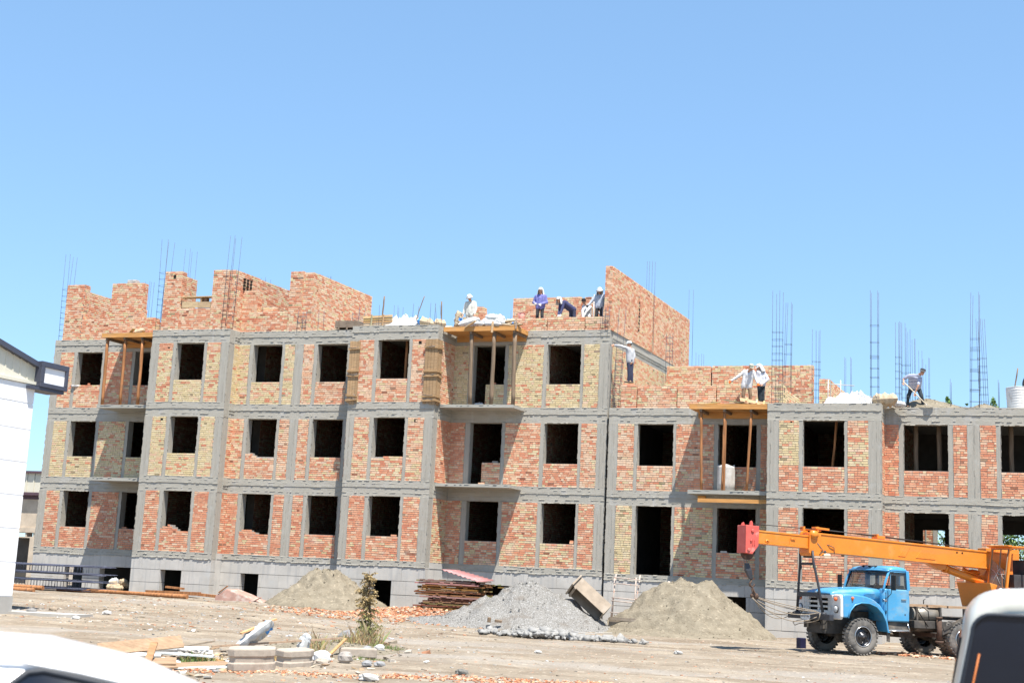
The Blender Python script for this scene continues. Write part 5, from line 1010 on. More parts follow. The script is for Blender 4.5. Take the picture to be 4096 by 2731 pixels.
gboard('thin brown stick leaning over the standing sack', (24.6, -29.0, .2), (26.2, -26.8, .42), .04, .035, (.36, .25, .17)); gboard('short orange board leaning on the standing sack', (24.9, -28.5, .45), (25.3, -27.9, .72), .09, .03, (.56, .33, .16)); gboard('thin dark stick behind the standing sack', (23.8, -29.5, .1), (24.6, -28.9, .3), .04, .03, (.25, .2, .15)); gboard('broken board among the weeds', (25.8, -26.6, .02), (25.9, -26.0, .35), .06, .03, (.45, .26, .12)); gboard('brown picket lying across the rubble by the boulder', (24.6, -22.7, .25), (25.4, -22.6, .12), .08, .06, (.3, .2, .13))
for i, (a, b, lab) in enumerate((((22.4, -31.0, .1), (24.8, -29.3, .12), 'long white pipe lying behind the car'), ((22.6, -31.3, .08), (24.3, -30.2, .08), 'second white pipe lying behind the car'), ((23.6, -30.4, .18), (24.9, -29.6, .2), 'white pipe on top of the others'))):
    a, b = Vector(a), Vector(b); m = MB(); m.tube([Vector(), b-a], .05, 10); o = m.build('plastic_pipe', 'whitep'); o.location = a; tag(o, lab, 'pipe', 'white pipes in the litter')
m = MB()
for k in range(9):
    m.tube([(rng.uniform(-.3, .3), rng.uniform(-.2, .2), rng.uniform(.05, .2)) for _ in range(4)], .02, 6)
o = m.build('wire_tangle', 'con'); o.location = (24.75, -29.9, gz(24.7, -29.9)); tag(o, 'tangle of pale hose beside the left octagonal piece', 'hose')
m = MB(); m.tube([(0, 0, .05), (.25, -.1, .03), (.4, -.35, .02), (.7, -.3, .02), (.95, .1, .04), (1.3, .3, .05)], .012, 5); o = m.build('rope', 'con'); o.location = (25.6, -8.1, .08); tag(o, 'pale rope lying on the gravel below the mortar box', 'rope')
m = MB(); P = [Vector((0, 0, 0)), Vector((.16, .05, .03)), Vector((.12, .2, .02)), Vector((-.04, .12, .05))]; m.poly(P); m.poly([P[0], P[1], Vector((.1, -.08, .06))]); o = m.build('plastic_scrap', mat('green_plastic', (.03, .42, .24), .5, .1)); o.location = (25.35, -10.7, gz(25.3, -10.7)+.16); tag(o, 'bright green plastic scrap on the gravel', 'scrap')
# dry conifer, weeds and grass
MT['drygreen'] = mat('conifer_sprays', (.2, .18, .07), .9, .2, 10, attr=True); MT['grassm'] = mat('grass_blades', (.1, .15, .03), .85, .2, 8, attr=True); MT['bark'] = mat('bark', (.13, .09, .06), .9, .25, 12, (1, 1, .3), bump=.5)
cf = thing('dry_conifer', 'thin half dead thuja, brown at the top and green below, standing in the yard', 'conifer', (24.85, -22.6, gz(24.85, -22.6))); m = MB(); m.tube([(0, 0, 0), (.03, 0, .6), (-.02, 0, 1.2), (-.06, 0, 1.75)], [.035, .03, .02, .006], 7); m.build('trunk', 'bark', cf)
m = MB(); g = random.Random(8)
for i in range(150):
    z0 = .10+1.55*g.random()**.9; L = (g.uniform(.16, .36) if z0 < 1.2 else g.uniform(.10, .26)*(1.15-(z0-1.2)*.9)); a = g.uniform(0, 6.28); gq = sm01((1.0-z0)/.8+g.uniform(-.25, .25))
    d0 = Vector((math.cos(a)*.8, math.sin(a)*.8, g.uniform(.2, 1.1))).normalized(); p = Vector((-.035*z0+.03*math.sin(z0*4), 0, z0)); pts_ = []
    for k in range(9):
        pts_.append(p.copy()); p = p+d0*L/8; d0 = (d0+Vector((g.uniform(-.12, .12), g.uniform(-.12, .12), -.16+g.uniform(-.05, .05)))).normalized()
    m.tube(pts_[::2], .004, 3, 0, (.20, .14, .08), caps=False)
    for k in range(1, 9):
        for j in range(6):
            c0 = pts_[k]+Vector((g.gauss(0, .012), g.gauss(0, .012), g.gauss(0, .012))); d = (d0+Vector((g.uniform(-1, 1), g.uniform(-1, 1), g.uniform(-.9, .7)))).normalized(); ln = g.uniform(.018, .055); wv_ = d.cross(Vector((g.uniform(-1, 1), g.uniform(-1, 1), g.uniform(-1, 1)))).normalized()*ln*.2; kk = g.uniform(.6, 1.25)
            cc = tuple((a_*(1-gq)+b_*gq)*kk for a_, b_ in zip((.36, .265, .13), (.20, .225, .07)))
            m.poly([c0-wv_, c0+d*ln*.5-wv_*1.2, c0+d*ln, c0+d*ln*.5+wv_*1.2, c0+wv_], 0, cc)
m.build('crown', 'drygreen', cf)
def tuft(name, label, c, rx, ry, n, h, cols, seed, wid=.006):
    g = random.Random(seed); m = MB()
    for i in range(n):
        a = g.uniform(0, 6.28); q = math.sqrt(g.random()); x, y = c[0]+rx*q*math.cos(a), c[1]+ry*q*math.sin(a); z = gz(x, y); hh = h*g.uniform(.4, 1.1)*(1.1-.5*q); b = Vector((g.uniform(-.4, .4), g.uniform(-.4, .4), 1)); sd2 = Vector((g.uniform(-1, 1), g.uniform(-1, 1), 0)).normalized()*wid
        p0 = Vector((x, y, z-.01)); p1 = p0+b*hh*.55; p2 = p1+Vector((b.x*1.6, b.y*1.6, .7))*hh*.5; m.poly([p0-sd2, p0+sd2, p1+sd2*.8, p2, p1-sd2*.8], 0, tuple(q2*g.uniform(.7, 1.2) for q2 in g.choice(cols)))
    return tag(m.build(name, 'grassm'), label, 'grass', None, 'stuff')
GC = [(.11, .17, .04), (.16, .20, .06), (.25, .24, .10)]; DC = [(.42, .33, .17), (.36, .27, .13), (.46, .38, .22)]; YC_ = [(.55, .37, .12), (.5, .32, .1), (.58, .42, .18)]
heap('rubble_bed', 'low bed of dusty soil and stones under the conifer and boulders', 'rubble', (24.85, -24.6, None), 1.5, 3.0, .16, lambda t, a: (1-t)**.8, 'sand', 71, 44, .06)
tuft('dry_grass', 'tall dry stalks round the conifer trunk', (24.95, -22.9), .4, .4, 260, .9, DC, 17)
tuft('green_grass', 'green grass at the conifer foot', (25.45, -23.4), .55, .6, 900, .24, GC, 1); tuft('dry_grass', 'dry grass round the conifer foot', (24.85, -23.2), .55, .6, 700, .55, DC+GC[2:], 2); tuft('dry_grass', 'yellow dry grass behind the octagonal pieces', (25.75, -29.4), .42, .42, 800, .32, YC_, 3); tuft('green_grass', 'weeds beside the left octagonal piece', (25.3, -30.6), .3, .3, 260, .22, GC, 4, .01); tuft('dry_grass', 'tall dry stalks right of the litter sack', (25.4, -26.4), .25, .4, 130, .8, DC, 5); tuft('green_grass', 'weeds round the kerb piece', (26.2, -26.1), .7, .5, 500, .09, GC, 6); tuft('dry_grass', 'dry grass among the boulders', (24.6, -24.6), .7, .8, 500, .3, DC, 7); tuft('dry_grass', 'yellow straw left of the octagonal pieces', (25.0, -29.9), .4, .4, 250, .2, YC_, 9)
rocks('litter_scraps', 420, lambda g: (g.gauss(25.3, .9), g.gauss(-29.6, 1.5), .02), lambda g: g.uniform(.02, .10), 'stone', [(.5, .5, .48), (.36, .26, .16), (.30, .20, .12), (.42, .36, .28), (.6, .6, .58), (.25, .2, .15)], 21, .25, 'scraps of wood, plaster and paper round the octagonal pieces', 'litter', 'stuff')
rocks('ground_litter', 500, lambda g: (g.gauss(25.0, .8), g.gauss(-24.4, 1.6), .01), lambda g: .02+.09*g.random()**2.5, 'stone', GR, 22, .8, 'loose stones heaped round the conifer foot', 'gravel', 'stuff')
# ---------------------------------------------------------------- truck crane
MT['cabblue'] = mat('blue_truck_paint', (.055, .27, .49), .45, .06, 2, spec=.45, coat=.25, extra=chain(layer(1.6, (1, 1, 1.4), .56, .72, (.22, .38, .47), .7), layer(2.2, (1, 1, 2), .57, .70, (.27, .29, .29), .5), layer(11, (1, 1, 1), .68, .71, (.20, .15, .11), .5, 3)))
MT['cabwhite'] = mat('chalky_white_paint', (.62, .61, .58), .5, .05, 3, extra=chain(layer(4, (1, 1, .6), .60, .7, (.45, .40, .33), .5), layer(9, (1, 1, 1), .69, .72, (.28, .15, .08), .6)))
MT['orange'] = mat('orange_crane_paint', (.68, .205, .018), .42, .05, 2, spec=.4, coat=.15, extra=chain(layer(2.2, (1, 1, 1), .58, .7, (.56, .26, .06), .6), layer(1.2, (.3, 2, 3), .60, .72, (.40, .19, .05), .5), layer(14, (1, 1, 1), .69, .72, (.22, .10, .04), .5)))
MT['crred'] = mat('faded_red_paint', (.58, .105, .085), .5, .1, 3, extra=layer(6, (1, 1, 1), .60, .68, (.62, .27, .23), .6))
MT['blackp'] = mat('black_frame_paint', (.035, .037, .045), .5, .15, 5, spec=.4)
MT['chassis'] = mat('dirty_chassis', (.06, .055, .05), .75, .3, 5, extra=layer(3, (1, 1, 1), .5, .66, (.17, .14, .11), .7))
MT['tyre'] = mat('dusty_tyre', (.10, .095, .09), .9, .2, 6, bump=.3, extra=layer(3, (1, 1, 1), .45, .62, (.24, .22, .195), .8))
MT['rim'] = mat('dark_rim', (.05, .05, .055), .35, .2, 5, metal=.5, spec=.5)
MT['chrome'] = mat('steel_bright', (.5, .5, .5), .25, .08, 5, metal=.9)
MT['amber'] = mat('amber_lens', (.72, .13, .03), .2, .06, spec=.6)
MT['lens'] = mat('headlight_lens', (.55, .56, .55), .12, .08, 9, spec=.8)
MT['rope'] = mat('wire_rope', (.26, .215, .165), .8, .2, 20)
MT['rustb'] = mat('rust_brown', (.09, .055, .04), .85, .3, 5, extra=layer(4, (1, 1, 1), .55, .65, (.17, .11, .075), .6))
MT['seat'] = mat('cab_interior', (.05, .05, .055), .8, .2)
def glass(name, tint, rough=.03, tr=.75):
    m = bpy.data.materials.new(name); m.use_nodes = True; n = m.node_tree; n.nodes.clear(); L = n.links.new
    o = n.nodes.new('ShaderNodeOutputMaterial'); mx = n.nodes.new('ShaderNodeMixShader'); g = n.nodes.new('ShaderNodeBsdfGlossy'); t = n.nodes.new('ShaderNodeBsdfTransparent'); fr = n.nodes.new('ShaderNodeFresnel')
    g.inputs['Roughness'].default_value = rough; t.inputs[0].default_value = (*tint, 1); fr.inputs[0].default_value = 1.5
    d = n.nodes.new('ShaderNodeBsdfDiffuse'); d.inputs[0].default_value = (.3, .29, .27, 1); m2 = n.nodes.new('ShaderNodeMixShader'); m2.inputs[0].default_value = 1-tr
    L(t.outputs[0], m2.inputs[1]); L(d.outputs[0], m2.inputs[2]); L(fr.outputs[0], mx.inputs[0]); L(m2.outputs[0], mx.inputs[1]); L(g.outputs[0], mx.inputs[2]); L(mx.outputs[0], o.inputs[0]); return m
MT['glass'] = glass('cab_glass', (.55, .60, .62), .03, .90); MT['dirtyglass'] = glass('dusty_cracked_glass', (.55, .55, .50), .1, .62)
HD = R(220.1)
tk = thing('truck_crane', 'blue cab lorry crane with orange telescopic boom and red boom head', 'truck crane', (34.467, -10.4385, .049), HD)
def part(m, name, mt, bevel=0, parent=None, fix=False): return m.build(name, mt, parent or tk, bevel, fix)
def XZ(pts, y0, y1): return lambda p, k: (p[0], (y0, y1)[k], p[1])
# --- wheels
def wheel(x, y, dual=False, sgn=1):
    m = MB(); w_ = .13; prof = [(.30, -w_), (.36, -w_-.012), (.45, -w_-.005), (.495, -w_+.035), (.51, -w_+.07), (.512, 0), (.51, w_-.07), (.495, w_-.035), (.45, w_+.005), (.36, w_+.012), (.30, w_)]
    m.lathe(prof, (0, 0, 0), (0, 1, 0), 44, caps=False)
    for k in range(30):
        a = 2*math.pi*k/30
        for s in (-1, 1):
            c = Vector((math.cos(a+s*.05)*.508, s*.085, math.sin(a+s*.05)*.508)); rd = Vector((math.cos(a), 0, math.sin(a))); tg = Vector((-math.sin(a), 0, math.cos(a)))
            m.obox(c, tg*.033+Vector((0, s*.012, 0)), Vector((0, .055, 0)), rd*.016)
    ty = part(m, 'wheel', 'tyre'); ty.location = (x, y, .51)
    m = MB(); s = sgn
    m.lathe([(.30, s*.10), (.295, s*.125), (.275, s*.13), (.265, s*.10), (.255, s*.05), (.20, s*.045), (.15, s*.075), (.11, s*.09), (.10, s*.12), (.075, s*.125), (.07, s*.16), (.01, s*.165)], (0, 0, 0), (0, 1, 0), 36, caps=False)
    m.lathe([(.295, -.1), (.25, 0), (.26, .05)], (0, 0, 0), (0, 1, 0), 24, caps=False)
    for k in range(8):
        a = 2*math.pi*k/8; c = Vector((math.cos(a)*.125, s*.095, math.sin(a)*.125)); m.tube([c-Vector((0, s*.02, 0)), c+Vector((0, s*.03, 0))], .016, 6)
    r_ = part(m, 'rim', 'rim', 0, ty)
    m = MB()
    for k in range(6):
        a = 2*math.pi*(k+.5)/6; m.ell((math.cos(a)*.225, s*.048, math.sin(a)*.225), (.034, .008, .034), 10)
    part(m, 'rim_hole', MT['void'], 0, ty)
    m = MB(); m.lathe([(.27, s*.122), (.262, s*.137), (.285, s*.140), (.292, s*.128)], (0, 0, 0), (0, 1, 0), 36, caps=False); part(m, 'rim_ring', 'chrome', 0, ty)
for y, s in ((.90, 1), (-.90, -1)): wheel(0, y, sgn=s)
WB = -3.45
for y, s in ((1.02, 1), (.72, 1), (-1.02, -1), (-.72, -1)): wheel(WB, y, sgn=s)
m = MB(); m.tube([(0, -.9, .5), (0, .9, .5)], .07, 10); m.box(-.35, .35, -.72, -.60, .62, .70); m.box(-.35, .35, .60, .72, .62, .70); m.ell((0, 0, .48), (.2, .22, .2)); m.box(.2, .9, -.45, .45, .55, .85); part(m, 'front_axle', 'chassis')
m = MB(); m.tube([(WB, -1, .5), (WB, 1, .5)], .1, 10); m.ell((WB, 0, .5), (.28, .25, .26)); m.tube([(-.5, 0, .62), (WB, 0, .52)], .05, 8); part(m, 'rear_axle', 'chassis')
m = MB(); m.box(-6.2, 1.0, .36, .46, .68, .98); m.box(-6.2, 1.0, -.46, -.36, .68, .98)
for x in (-1.9, -2.7, -3.6, -4.6, -5.8): m.box(x, x+.12, -.359, .359, .70, .96)
m.box(-1.2, .5, -.3, .3, .55, 1.2); part(m, 'chassis_frame', 'chassis')
# --- bumper with plate
m = MB(); m.prism([(1.02, .92), (1.16, .92), (1.17, 1.09), (1.02, 1.09)], XZ(0, -1.06, 1.06)); m.prism([(.97, .93), (1.02, .93), (1.02, 1.08), (.97, 1.08)], XZ(0, -.9, .9)); bp_ = part(m, 'bumper', 'blackp', .012)
m = MB(); m.box(1.171, 1.178, -.36, .12, .94, 1.05); m.box(1.17, 1.176, -.30, .08, .90, .935); pl = part(m, 'number_plate', MT['whitep'], .004, bp_)
text('plate_lettering', '40 063 XBA', .085, bp_, (1.180, -.12, .995), (R(90), 0, R(90)), 'hairm')
m = MB(); m.tube([(1.10, .86, .92), (1.14, .80, .82), (1.10, .55, .80), (1.10, .5, .90)], .014, 6); part(m, 'tow_hose', 'rubber')
# --- hood, grille, fenders
def sect(x, hw, zt, zb, cr, drop=.03, n=9):
    P = []
    for k in range(n+1):
        a = math.pi/2*k/n; P.append((x, hw-cr+cr*math.cos(a), zt-cr+cr*math.sin(a)))
    top = [(x, (hw-cr)*(1-2*k/8), zt+drop*(1-(1-2*k/8)**2)) for k in range(1, 8)]
    return [(x, hw, zb)]+P+top+[(q[0], -q[1], q[2]) for q in reversed(P)]+[(x, -hw, zb)]
m = MB(); m.rings([sect(-.74, .83, 1.88, 1.48, .14, .04), sect(-.3, .80, 1.86, 1.5, .15, .04), sect(.2, .74, 1.83, 1.54, .15, .04), sect(.55, .69, 1.80, 1.58, .14, .035), sect(.72, .66, 1.765, 1.62, .10, .03), sect(.82, .63, 1.70, 1.645, .05, .02), sect(.835, .61, 1.66, 1.65, .005, .0)], closed=False, caps=False)
hd = part(m, 'hood', 'cabblue'); hd.modifiers.new('s', 'SOLIDIFY').thickness = .02
m = MB(); m.prism([(.60, 1.655), (.79, 1.66), (.815, 1.64), (.60, 1.63)], XZ(0, -.62, .62)); part(m, 'hood_trim', 'chrome')
m = MB(); m.box(-.52, -.22, .775, .81, 1.66, 1.69)
m = MB()
for i in range(5): m.bar((-.55, .823, 1.60+i*.032), (-.2, .812, 1.60+i*.032), .02, .014)
part(m, 'hood_louvre', 'cabblue', .004)
m = MB()
for s in (1, -1): m.tube([(-.45, s*.60, 1.872), (.35, s*.55, 1.845), (.47, s*.49, 1.838)], .012, 6)
part(m, 'hood_crease', 'cabblue')
text('hood_badge', 'Зил', .10, tk, (.835, .02, 1.715), (R(72), 0, R(90)), 'chrome', .006) if 0 else None
m = MB()
for (y0, z0, y1, z1) in ((-.16, 0, -.10, .05), (-.10, .05, -.08, 0), (-.06, 0, -.04, .055), (-.02, .05, .03, .05), (.03, .05, -.01, .0), (-.01, .0, .06, .0), (.08, .06, .07, 0), (.07, 0, .13, .01), (-.18, -.015, .15, -.018)): m.bar((.838+.3*(0-z0)*.4, y0, 1.685+z0), (.838-.3*z1*.4, y1, 1.685+z1), .014, .014)
part(m, 'hood_emblem', 'chrome')
m = MB(); X0, X1 = .74, .82; ys = [-.70, -.36, -.02+.0, .02, .36, .70]
rows = [(1.08, 1.22), (1.30, 1.36), (1.44, 1.50), (1.58, 1.645)]
for (a, b) in ((1.02, 1.20), (1.275, 1.335), (1.41, 1.47), (1.545, 1.645)): m.box(X0, X1, -.70, .70, a, b)
for (a, b) in ((1.20, 1.275), (1.335, 1.41), (1.47, 1.545)):
    for (p, q) in ((-.70, -.47), (-.04, .04), (.47, .70)): m.box(X0+.002, X1-.004, p, q, a-.002, b+.002)
gr_ = part(m, 'grille', 'cabwhite', .012); m = MB(); m.box(.60, .70, -.62, .62, 1.05, 1.62); part(m, 'grille_shade_backing', MT['void'])  # black backing paints the shade seen through the grille slots
for s in (1, -1):
    o_ = lambda pts: pts
    out = [(.72, 1.02), (.735, 1.60), (.70, 1.665), (.55, 1.685), (.25, 1.675), (-.05, 1.64), (-.32, 1.56), (-.54, 1.42), (-.70, 1.22), (-.80, .98), (-.86, .66), (-.79, .66), (-.74, .95), (-.62, 1.18), (-.42, 1.36), (-.15, 1.455), (.12, 1.455), (.34, 1.38), (.49, 1.22), (.56, 1.02)]
    m = MB(); ya, yb = (.60, 1.10) if s > 0 else (-1.10, -.60); yo = 1.10*s
    m.prism(out, XZ(0, ya, yb)); fd_ = part(m, 'fender', 'cabblue', .05)
    lip = out[10:20]; m = MB(); m.tube([(x, yo+s*.004, z) for x, z in lip], .022, 8); part(m, 'fender_lip', 'cabblue', 0, fd_)
    m = MB(); a, b = (.70, 1.085) if s > 0 else (-1.085, -.70)
    pts = [(a+.02, .96), (b-.06, .96), (b, 1.05), (b, 1.56), (b-.05, 1.66), (a+.06, 1.66), (a, 1.60), (a, 1.02)]
    m.prism(pts, lambda p, k: ((.70, .825)[k]-(.02 if abs(p[0]) > 1.0 and k else 0), p[0], p[1])); hp = part(m, 'headlight_panel', 'cabwhite', .03)
    m = MB(); m.lathe([(.11, .0), (.115, .02), (.10, .03)], (.815, s*.89, 1.25), (1, 0, 0), 28, caps=False); part(m, 'headlight_rim', 'blackp', 0, hp)
    m = MB(); m.lathe([(.098, .015), (.085, .04), (.05, .055), (.005, .062)], (.815, s*.89, 1.25), (1, 0, 0), 28); part(m, 'headlight', 'lens')
    m = MB(); m.lathe([(.055, 0), (.058, .02), (.05, .05), (.02, .066), (.003, .07)], (.82, s*.89, 1.53), (1, 0, 0), 20); part(m, 'indicator', 'amber')
    m = MB(); m.lathe([(.045, 0), (.045, .02), (.03, .05), (.002, .06)], (.42, s*1.095, 1.575), (0, s, -.0), 16); m.ell((.42, s*1.10, 1.535), (.022, .02, .04)); part(m, 'side_indicator', 'amber')
# --- cab
XF, XB = -.72, -1.68
def rr(x0, x1, hw, z, cr=.12, n=5, bow=0):
    P = []
    for (cx, cy, a0) in ((x1-cr, hw-cr, 0), (x0+cr, hw-cr, 90), (x0+cr, -hw+cr, 180), (x1-cr, -hw+cr, 270)):
        for k in range(n+1):
            a = R(a0+90*k/n); P.append((cx+cr*math.cos(a), cy+cr*math.sin(a), z))
    return P
m = MB(); m.rings([rr(XB, XF, .99, .96), rr(XB-.01, XF, 1.01, 1.3), rr(XB-.01, XF, 1.01, 1.62), rr(XB, XF-.01, .985, 1.86), rr(XB, XF-.02, .975, 1.89)]); cb = part(m, 'cab_body', 'cabblue')
m = MB(); m.rings([rr(XB+.05, -.98, .93, 2.37, .15), rr(XB+.02, -.93, .955, 2.40, .16), rr(XB+.01, -.90, .965, 2.44, .18), rr(XB+.06, -.97, .91, 2.505, .2), rr(XB+.2, -1.1, .76, 2.55, .2), rr(XB+.4, -1.3, .5, 2.565, .15)]); rf = part(m, 'roof', 'cabblue')
m = MB(); n = 18; A = []; Bv = []
for k in range(n+1):
    y = -.955+1.91*k/n; q = 1-(abs(y)/.955)**3; A.append((-1.02+.06*q, y, 2.43)); Bv.append((-.93+.16*q, y*1.02, 2.385+.02*q))
m.rings([A, Bv], closed=False, caps=False); vz = part(m, 'sun_visor', 'cabblue', 0, rf); so2 = vz.modifiers.new('s', 'SOLIDIFY'); so2.thickness = .03
m = MB()
for k in (-.3, 0, .3): m.ell((-.98, k, 2.53), (.05, .035, .025))
part(m, 'roof_lamp', 'rubber', 0, rf)
# pillars
m = MB()
for s in (1, -1):
    m.tube([(-.76, s*.955, 1.86), (-.84, s*.95, 2.12), (-.99, s*.925, 2.42)], .036, 8); m.bar((XB+.07, s*.945, 1.86), (XB+.09, s*.915, 2.42), .13, .10, upv=(1, 0, 0)); m.tube([(-1.0, s*.955, 1.86), (-1.02, s*.935, 2.39)], .012, 6)
m.bar((XB+.05, -.9, 2.34), (XB+.05, .9, 2.34), .06, .12); m.bar((XB+.05, -.5, 1.86), (XB+.05, -.5, 2.34), .06, .12); m.bar((XB+.05, .5, 1.86), (XB+.05, .5, 2.34), .06, .12); m.bar((-1.0, .93, 2.385), (XB+.1, .92, 2.385), .05, .05); m.bar((-1.0, -.93, 2.385), (XB+.1, -.92, 2.385), .05, .05)
part(m, 'pillar', 'cabblue', .008)
m = MB(); n = 20; LO = []; HI = []
for k in range(n+1):
    y = -.93+1.86*k/n; q = 1-(abs(y)/.93)**2.6; LO.append((-.80+.17*q, y, 1.895)); HI.append((-1.0+.10*q, y*.97, 2.40))
m.rings([LO, HI], closed=False, caps=False, sm=True); ws = part(m, 'windscreen', 'glass')
m = MB(); m.tube(LO, .016, 6); m.tube(HI, .016, 6); m.tube([LO[0], HI[0]], .016, 6); m.tube([LO[-1], HI[-1]], .016, 6); part(m, 'windscreen_seal', 'rubber', 0, ws)
m = MB(); m.tube([(-.66, .18, 1.92), (-.70, .72, 1.985)], .009, 5); m.tube([(-.62, -.25, 1.91), (-.66, .25, 2.0)], .009, 5); part(m, 'wiper', 'rubber', 0, ws)
for s in (1, -1):
    m = MB(); y = s*1.014
    m.box(-1.60, -.80, min(y, y+s*.012), max(y, y+s*.012), .99, 1.86); dr_ = part(m, 'door', 'cabblue', .01)
    m = MB(); m.bar((-1.50, s*1.045, 1.60), (-1.32, s*1.045, 1.60), .025, .03); m.tube([(-1.34, s*1.02, 1.60), (-1.34, s*1.05, 1.60)], .016, 6); part(m, 'handle', 'chrome', .004, dr_)
    m = MB(); m.ell((-1.46, s*1.027, 1.17), (.022, .008, .026), 10); part(m, 'lock', 'rubber', 0, dr_)
    m = MB(); m.box(-.805, -.78, min(y, y+s*.025), max(y, y+s*.025), 1.18, 1.27); m.box(-.805, -.78, min(y, y+s*.025), max(y, y+s*.025), 1.55, 1.64); part(m, 'hinge', 'rubber', 0, dr_)
    m = MB(); m.poly([(-.88, s*.965, 1.90), (-1.56, s*.965, 1.90), (-1.54, s*.94, 2.35), (-1.03, s*.94, 2.35)]); part(m, 'pane', 'glass', 0, dr_)
    m = MB(); m.tube([(-.86, s*.972, 1.90), (-1.57, s*.972, 1.90), (-1.55, s*.945, 2.36), (-1.02, s*.945, 2.36), (-.86, s*.972, 1.90)], .014, 6); m.tube([(-1.06, s*.968, 1.90), (-1.10, s*.945, 2.36)], .010, 5); part(m, 'window_frame', 'rubber', 0, dr_)
    m = MB(); m.tube([(-.85, s*1.0, 1.62), (-.84, s*1.2, 1.75), (-.84, s*1.27, 2.0), (-.90, s*1.26, 2.36), (-.93, s*1.03, 2.38)], .011, 6); m.obox((-.85, s*1.30, 2.06), (.018, 0, 0), (0, .10, 0), (0, 0, .21)); part(m, 'mirror', 'rubber', .015)
    m = MB(); m.lathe([(.05, -.05), (.02, 0), (.055, .05)], (-.72, s*1.06, 1.55), (.9, 0, 0), 10); part(m, 'horn', 'chrome')
    m = MB(); m.box(-1.62, -.90, min(s*.70, s*1.02), max(s*.70, s*1.02), .70, .74); m.tube([(-1.62, s*1.03, .70), (-.86, s*1.03, .70)], .018, 6); m.tube([(-1.62, s*1.03, .70), (-1.58, s*.98, .93)], .018, 6); part(m, 'running_board', 'chrome')
    m = MB(); m.poly([(-1.66, s*.90, .96), (-.84, s*.95, .96), (-.86, s*1.0, .74), (-1.66, s*1.0, .74)]); m.poly([(-.84, s*.98, .70), (-.95, s*.98, .70), (-.95, s*.98, .38), (-.84, s*.98, .40)]); q_ = part(m, 'step_panel', 'chassis'); q_.modifiers.new('s', 'SOLIDIFY').thickness = .015
m = MB(); m.box(-1.55, -1.05, -.8, .8, 1.25, 1.45); m.box(-1.60, -1.48, -.8, .8, 1.45, 2.0); m.tube([(-.95+.18*math.cos(a)*.4, .45+.20*math.sin(a), 1.85+.18*math.cos(a)) for a in [2*math.pi*k/16 for k in range(17)]], .014, 6); m.box(-.90, -.78, -.8, .8, 1.6, 1.86); part(m, 'cab_interior', 'seat')
# --- boom rest on the bumper
m = MB()
for s in (1, -1):
    m.tube([(1.10, s*.66, 1.06), (1.16, s*.50, 1.9), (1.22, s*.34, 2.55), (1.24, s*.32, 2.88)], [.042, .036, .036, .034], 8); m.ell((1.08, s*.66, 1.10), (.09, .08, .05))
    m.poly([(1.15, s*.50, 1.72), (1.14, s*.53, 1.50), (1.14, s*.25, 1.60), (1.14, s*.28, 1.66)]); m.poly([(1.21, s*.33, 2.5), (1.19, s*.40, 2.25), (1.20, s*.28, 2.42)]); m.poly([(1.14, s*.53, 1.60), (1.12, s*.60, 1.25), (1.14, s*.44, 1.60)])
m.bar((1.14, -.54, 1.63), (1.14, .54, 1.63), .05, .11); m.tube([(1.21, -.33, 2.50), (1.21, .33, 2.50)], .03, 8); bs = part(m, 'boom_rest', 'blackp'); bs.modifiers.new('s', 'SOLIDIFY').thickness = .012
n_before = len(COL.objects)
# --- boom
BY = .02
def bbox_(x0, x1, hw, z0, z1, mt, name, fl=.02):
    m = MB(); m.box(x0, x1, BY-hw, BY+hw, z0+.05, z1-.05); m.box(x0+.002, x1-.002, BY-hw-fl, BY+hw+fl, z1-.05, z1); m.box(x0+.002, x1-.002, BY-hw-fl, BY+hw+fl, z0, z0+.05); return part(m, name, mt, .008)
ob = bbox_(-6.3, 1.12, .23, 2.86, 3.40, 'orange', 'boom_outer_section'); ib = bbox_(1.121, 3.0, .19, 2.92, 3.30, 'orange', 'boom_inner_section', .015)
m = MB(); m.box(.78, 1.17, BY-.262, BY+.262, 2.79, 3.36); m.prism([(1.17, 2.83), (.62, 2.83), (.74, 2.74), (1.10, 2.72)], XZ(0, BY-.265, BY+.265)); part(m, 'boom_collar', 'orange', .01, ob)
m = MB(); m.lathe([(.005, .33), (.12, .32), (.125, .26), (.135, .18)], (1.02, BY, 3.33), (0, 1, 0), 24); m.lathe([(.005, -.33), (.12, -.32), (.125, -.26), (.135, -.18)], (1.02, BY, 3.33), (0, 1, 0), 24); part(m, 'boom_pin_cap', 'orange', 0, ob)
m = MB(); m.box(.62, 1.3, BY-.03, BY+.03, 3.46, 3.50); m.box(1.25, 1.31, BY-.05, BY+.14, 3.43, 3.55); m.box(.80, .86, BY-.12, BY+.18, 3.43, 3.58); m.bar((.45, BY+.16, 3.53), (.92, BY+.16, 3.54), .07, .06); m.box(-1.60, -1.30, BY-.1, BY+.1, 3.43, 3.52); m.box(-1.34, -1.29, BY-.14, BY+.14, 3.43, 3.56); part(m, 'cable_guide', 'orange', .006, ob)
m = MB(); m.tube([(.6, BY+.20, 3.10), (.45, BY+.26, 3.06), (.32, BY+.262, 3.02), (.30, BY+.262, 2.85)], .012, 5); m.tube([(.9, BY+.26, 3.1), (.7, BY+.27, 2.9), (.82, BY+.27, 2.78)], .014, 5); m.ell((.62, BY+.25, 2.87), (.05, .03, .05)); m.lathe([(.06, -.02), (.06, .02)], (1.06, BY+.2, 2.78), (0, 1, 0), 14); part(m, 'boom_fitting', 'chassis', 0, ob)
for xs_ in ([(-1.98, 2.97), (-2.20, 3.29), (-2.42, 3.29), (-2.24, 2.97)], [(-3.35, 2.97), (-3.05, 3.27), (-2.85, 3.27), (-2.62, 2.97)]):
    m = MB(); m.prism(xs_, XZ(0, BY+.229, BY+.243)); part(m, 'stiffener_plate', 'orange', .004, ob)
m = MB()
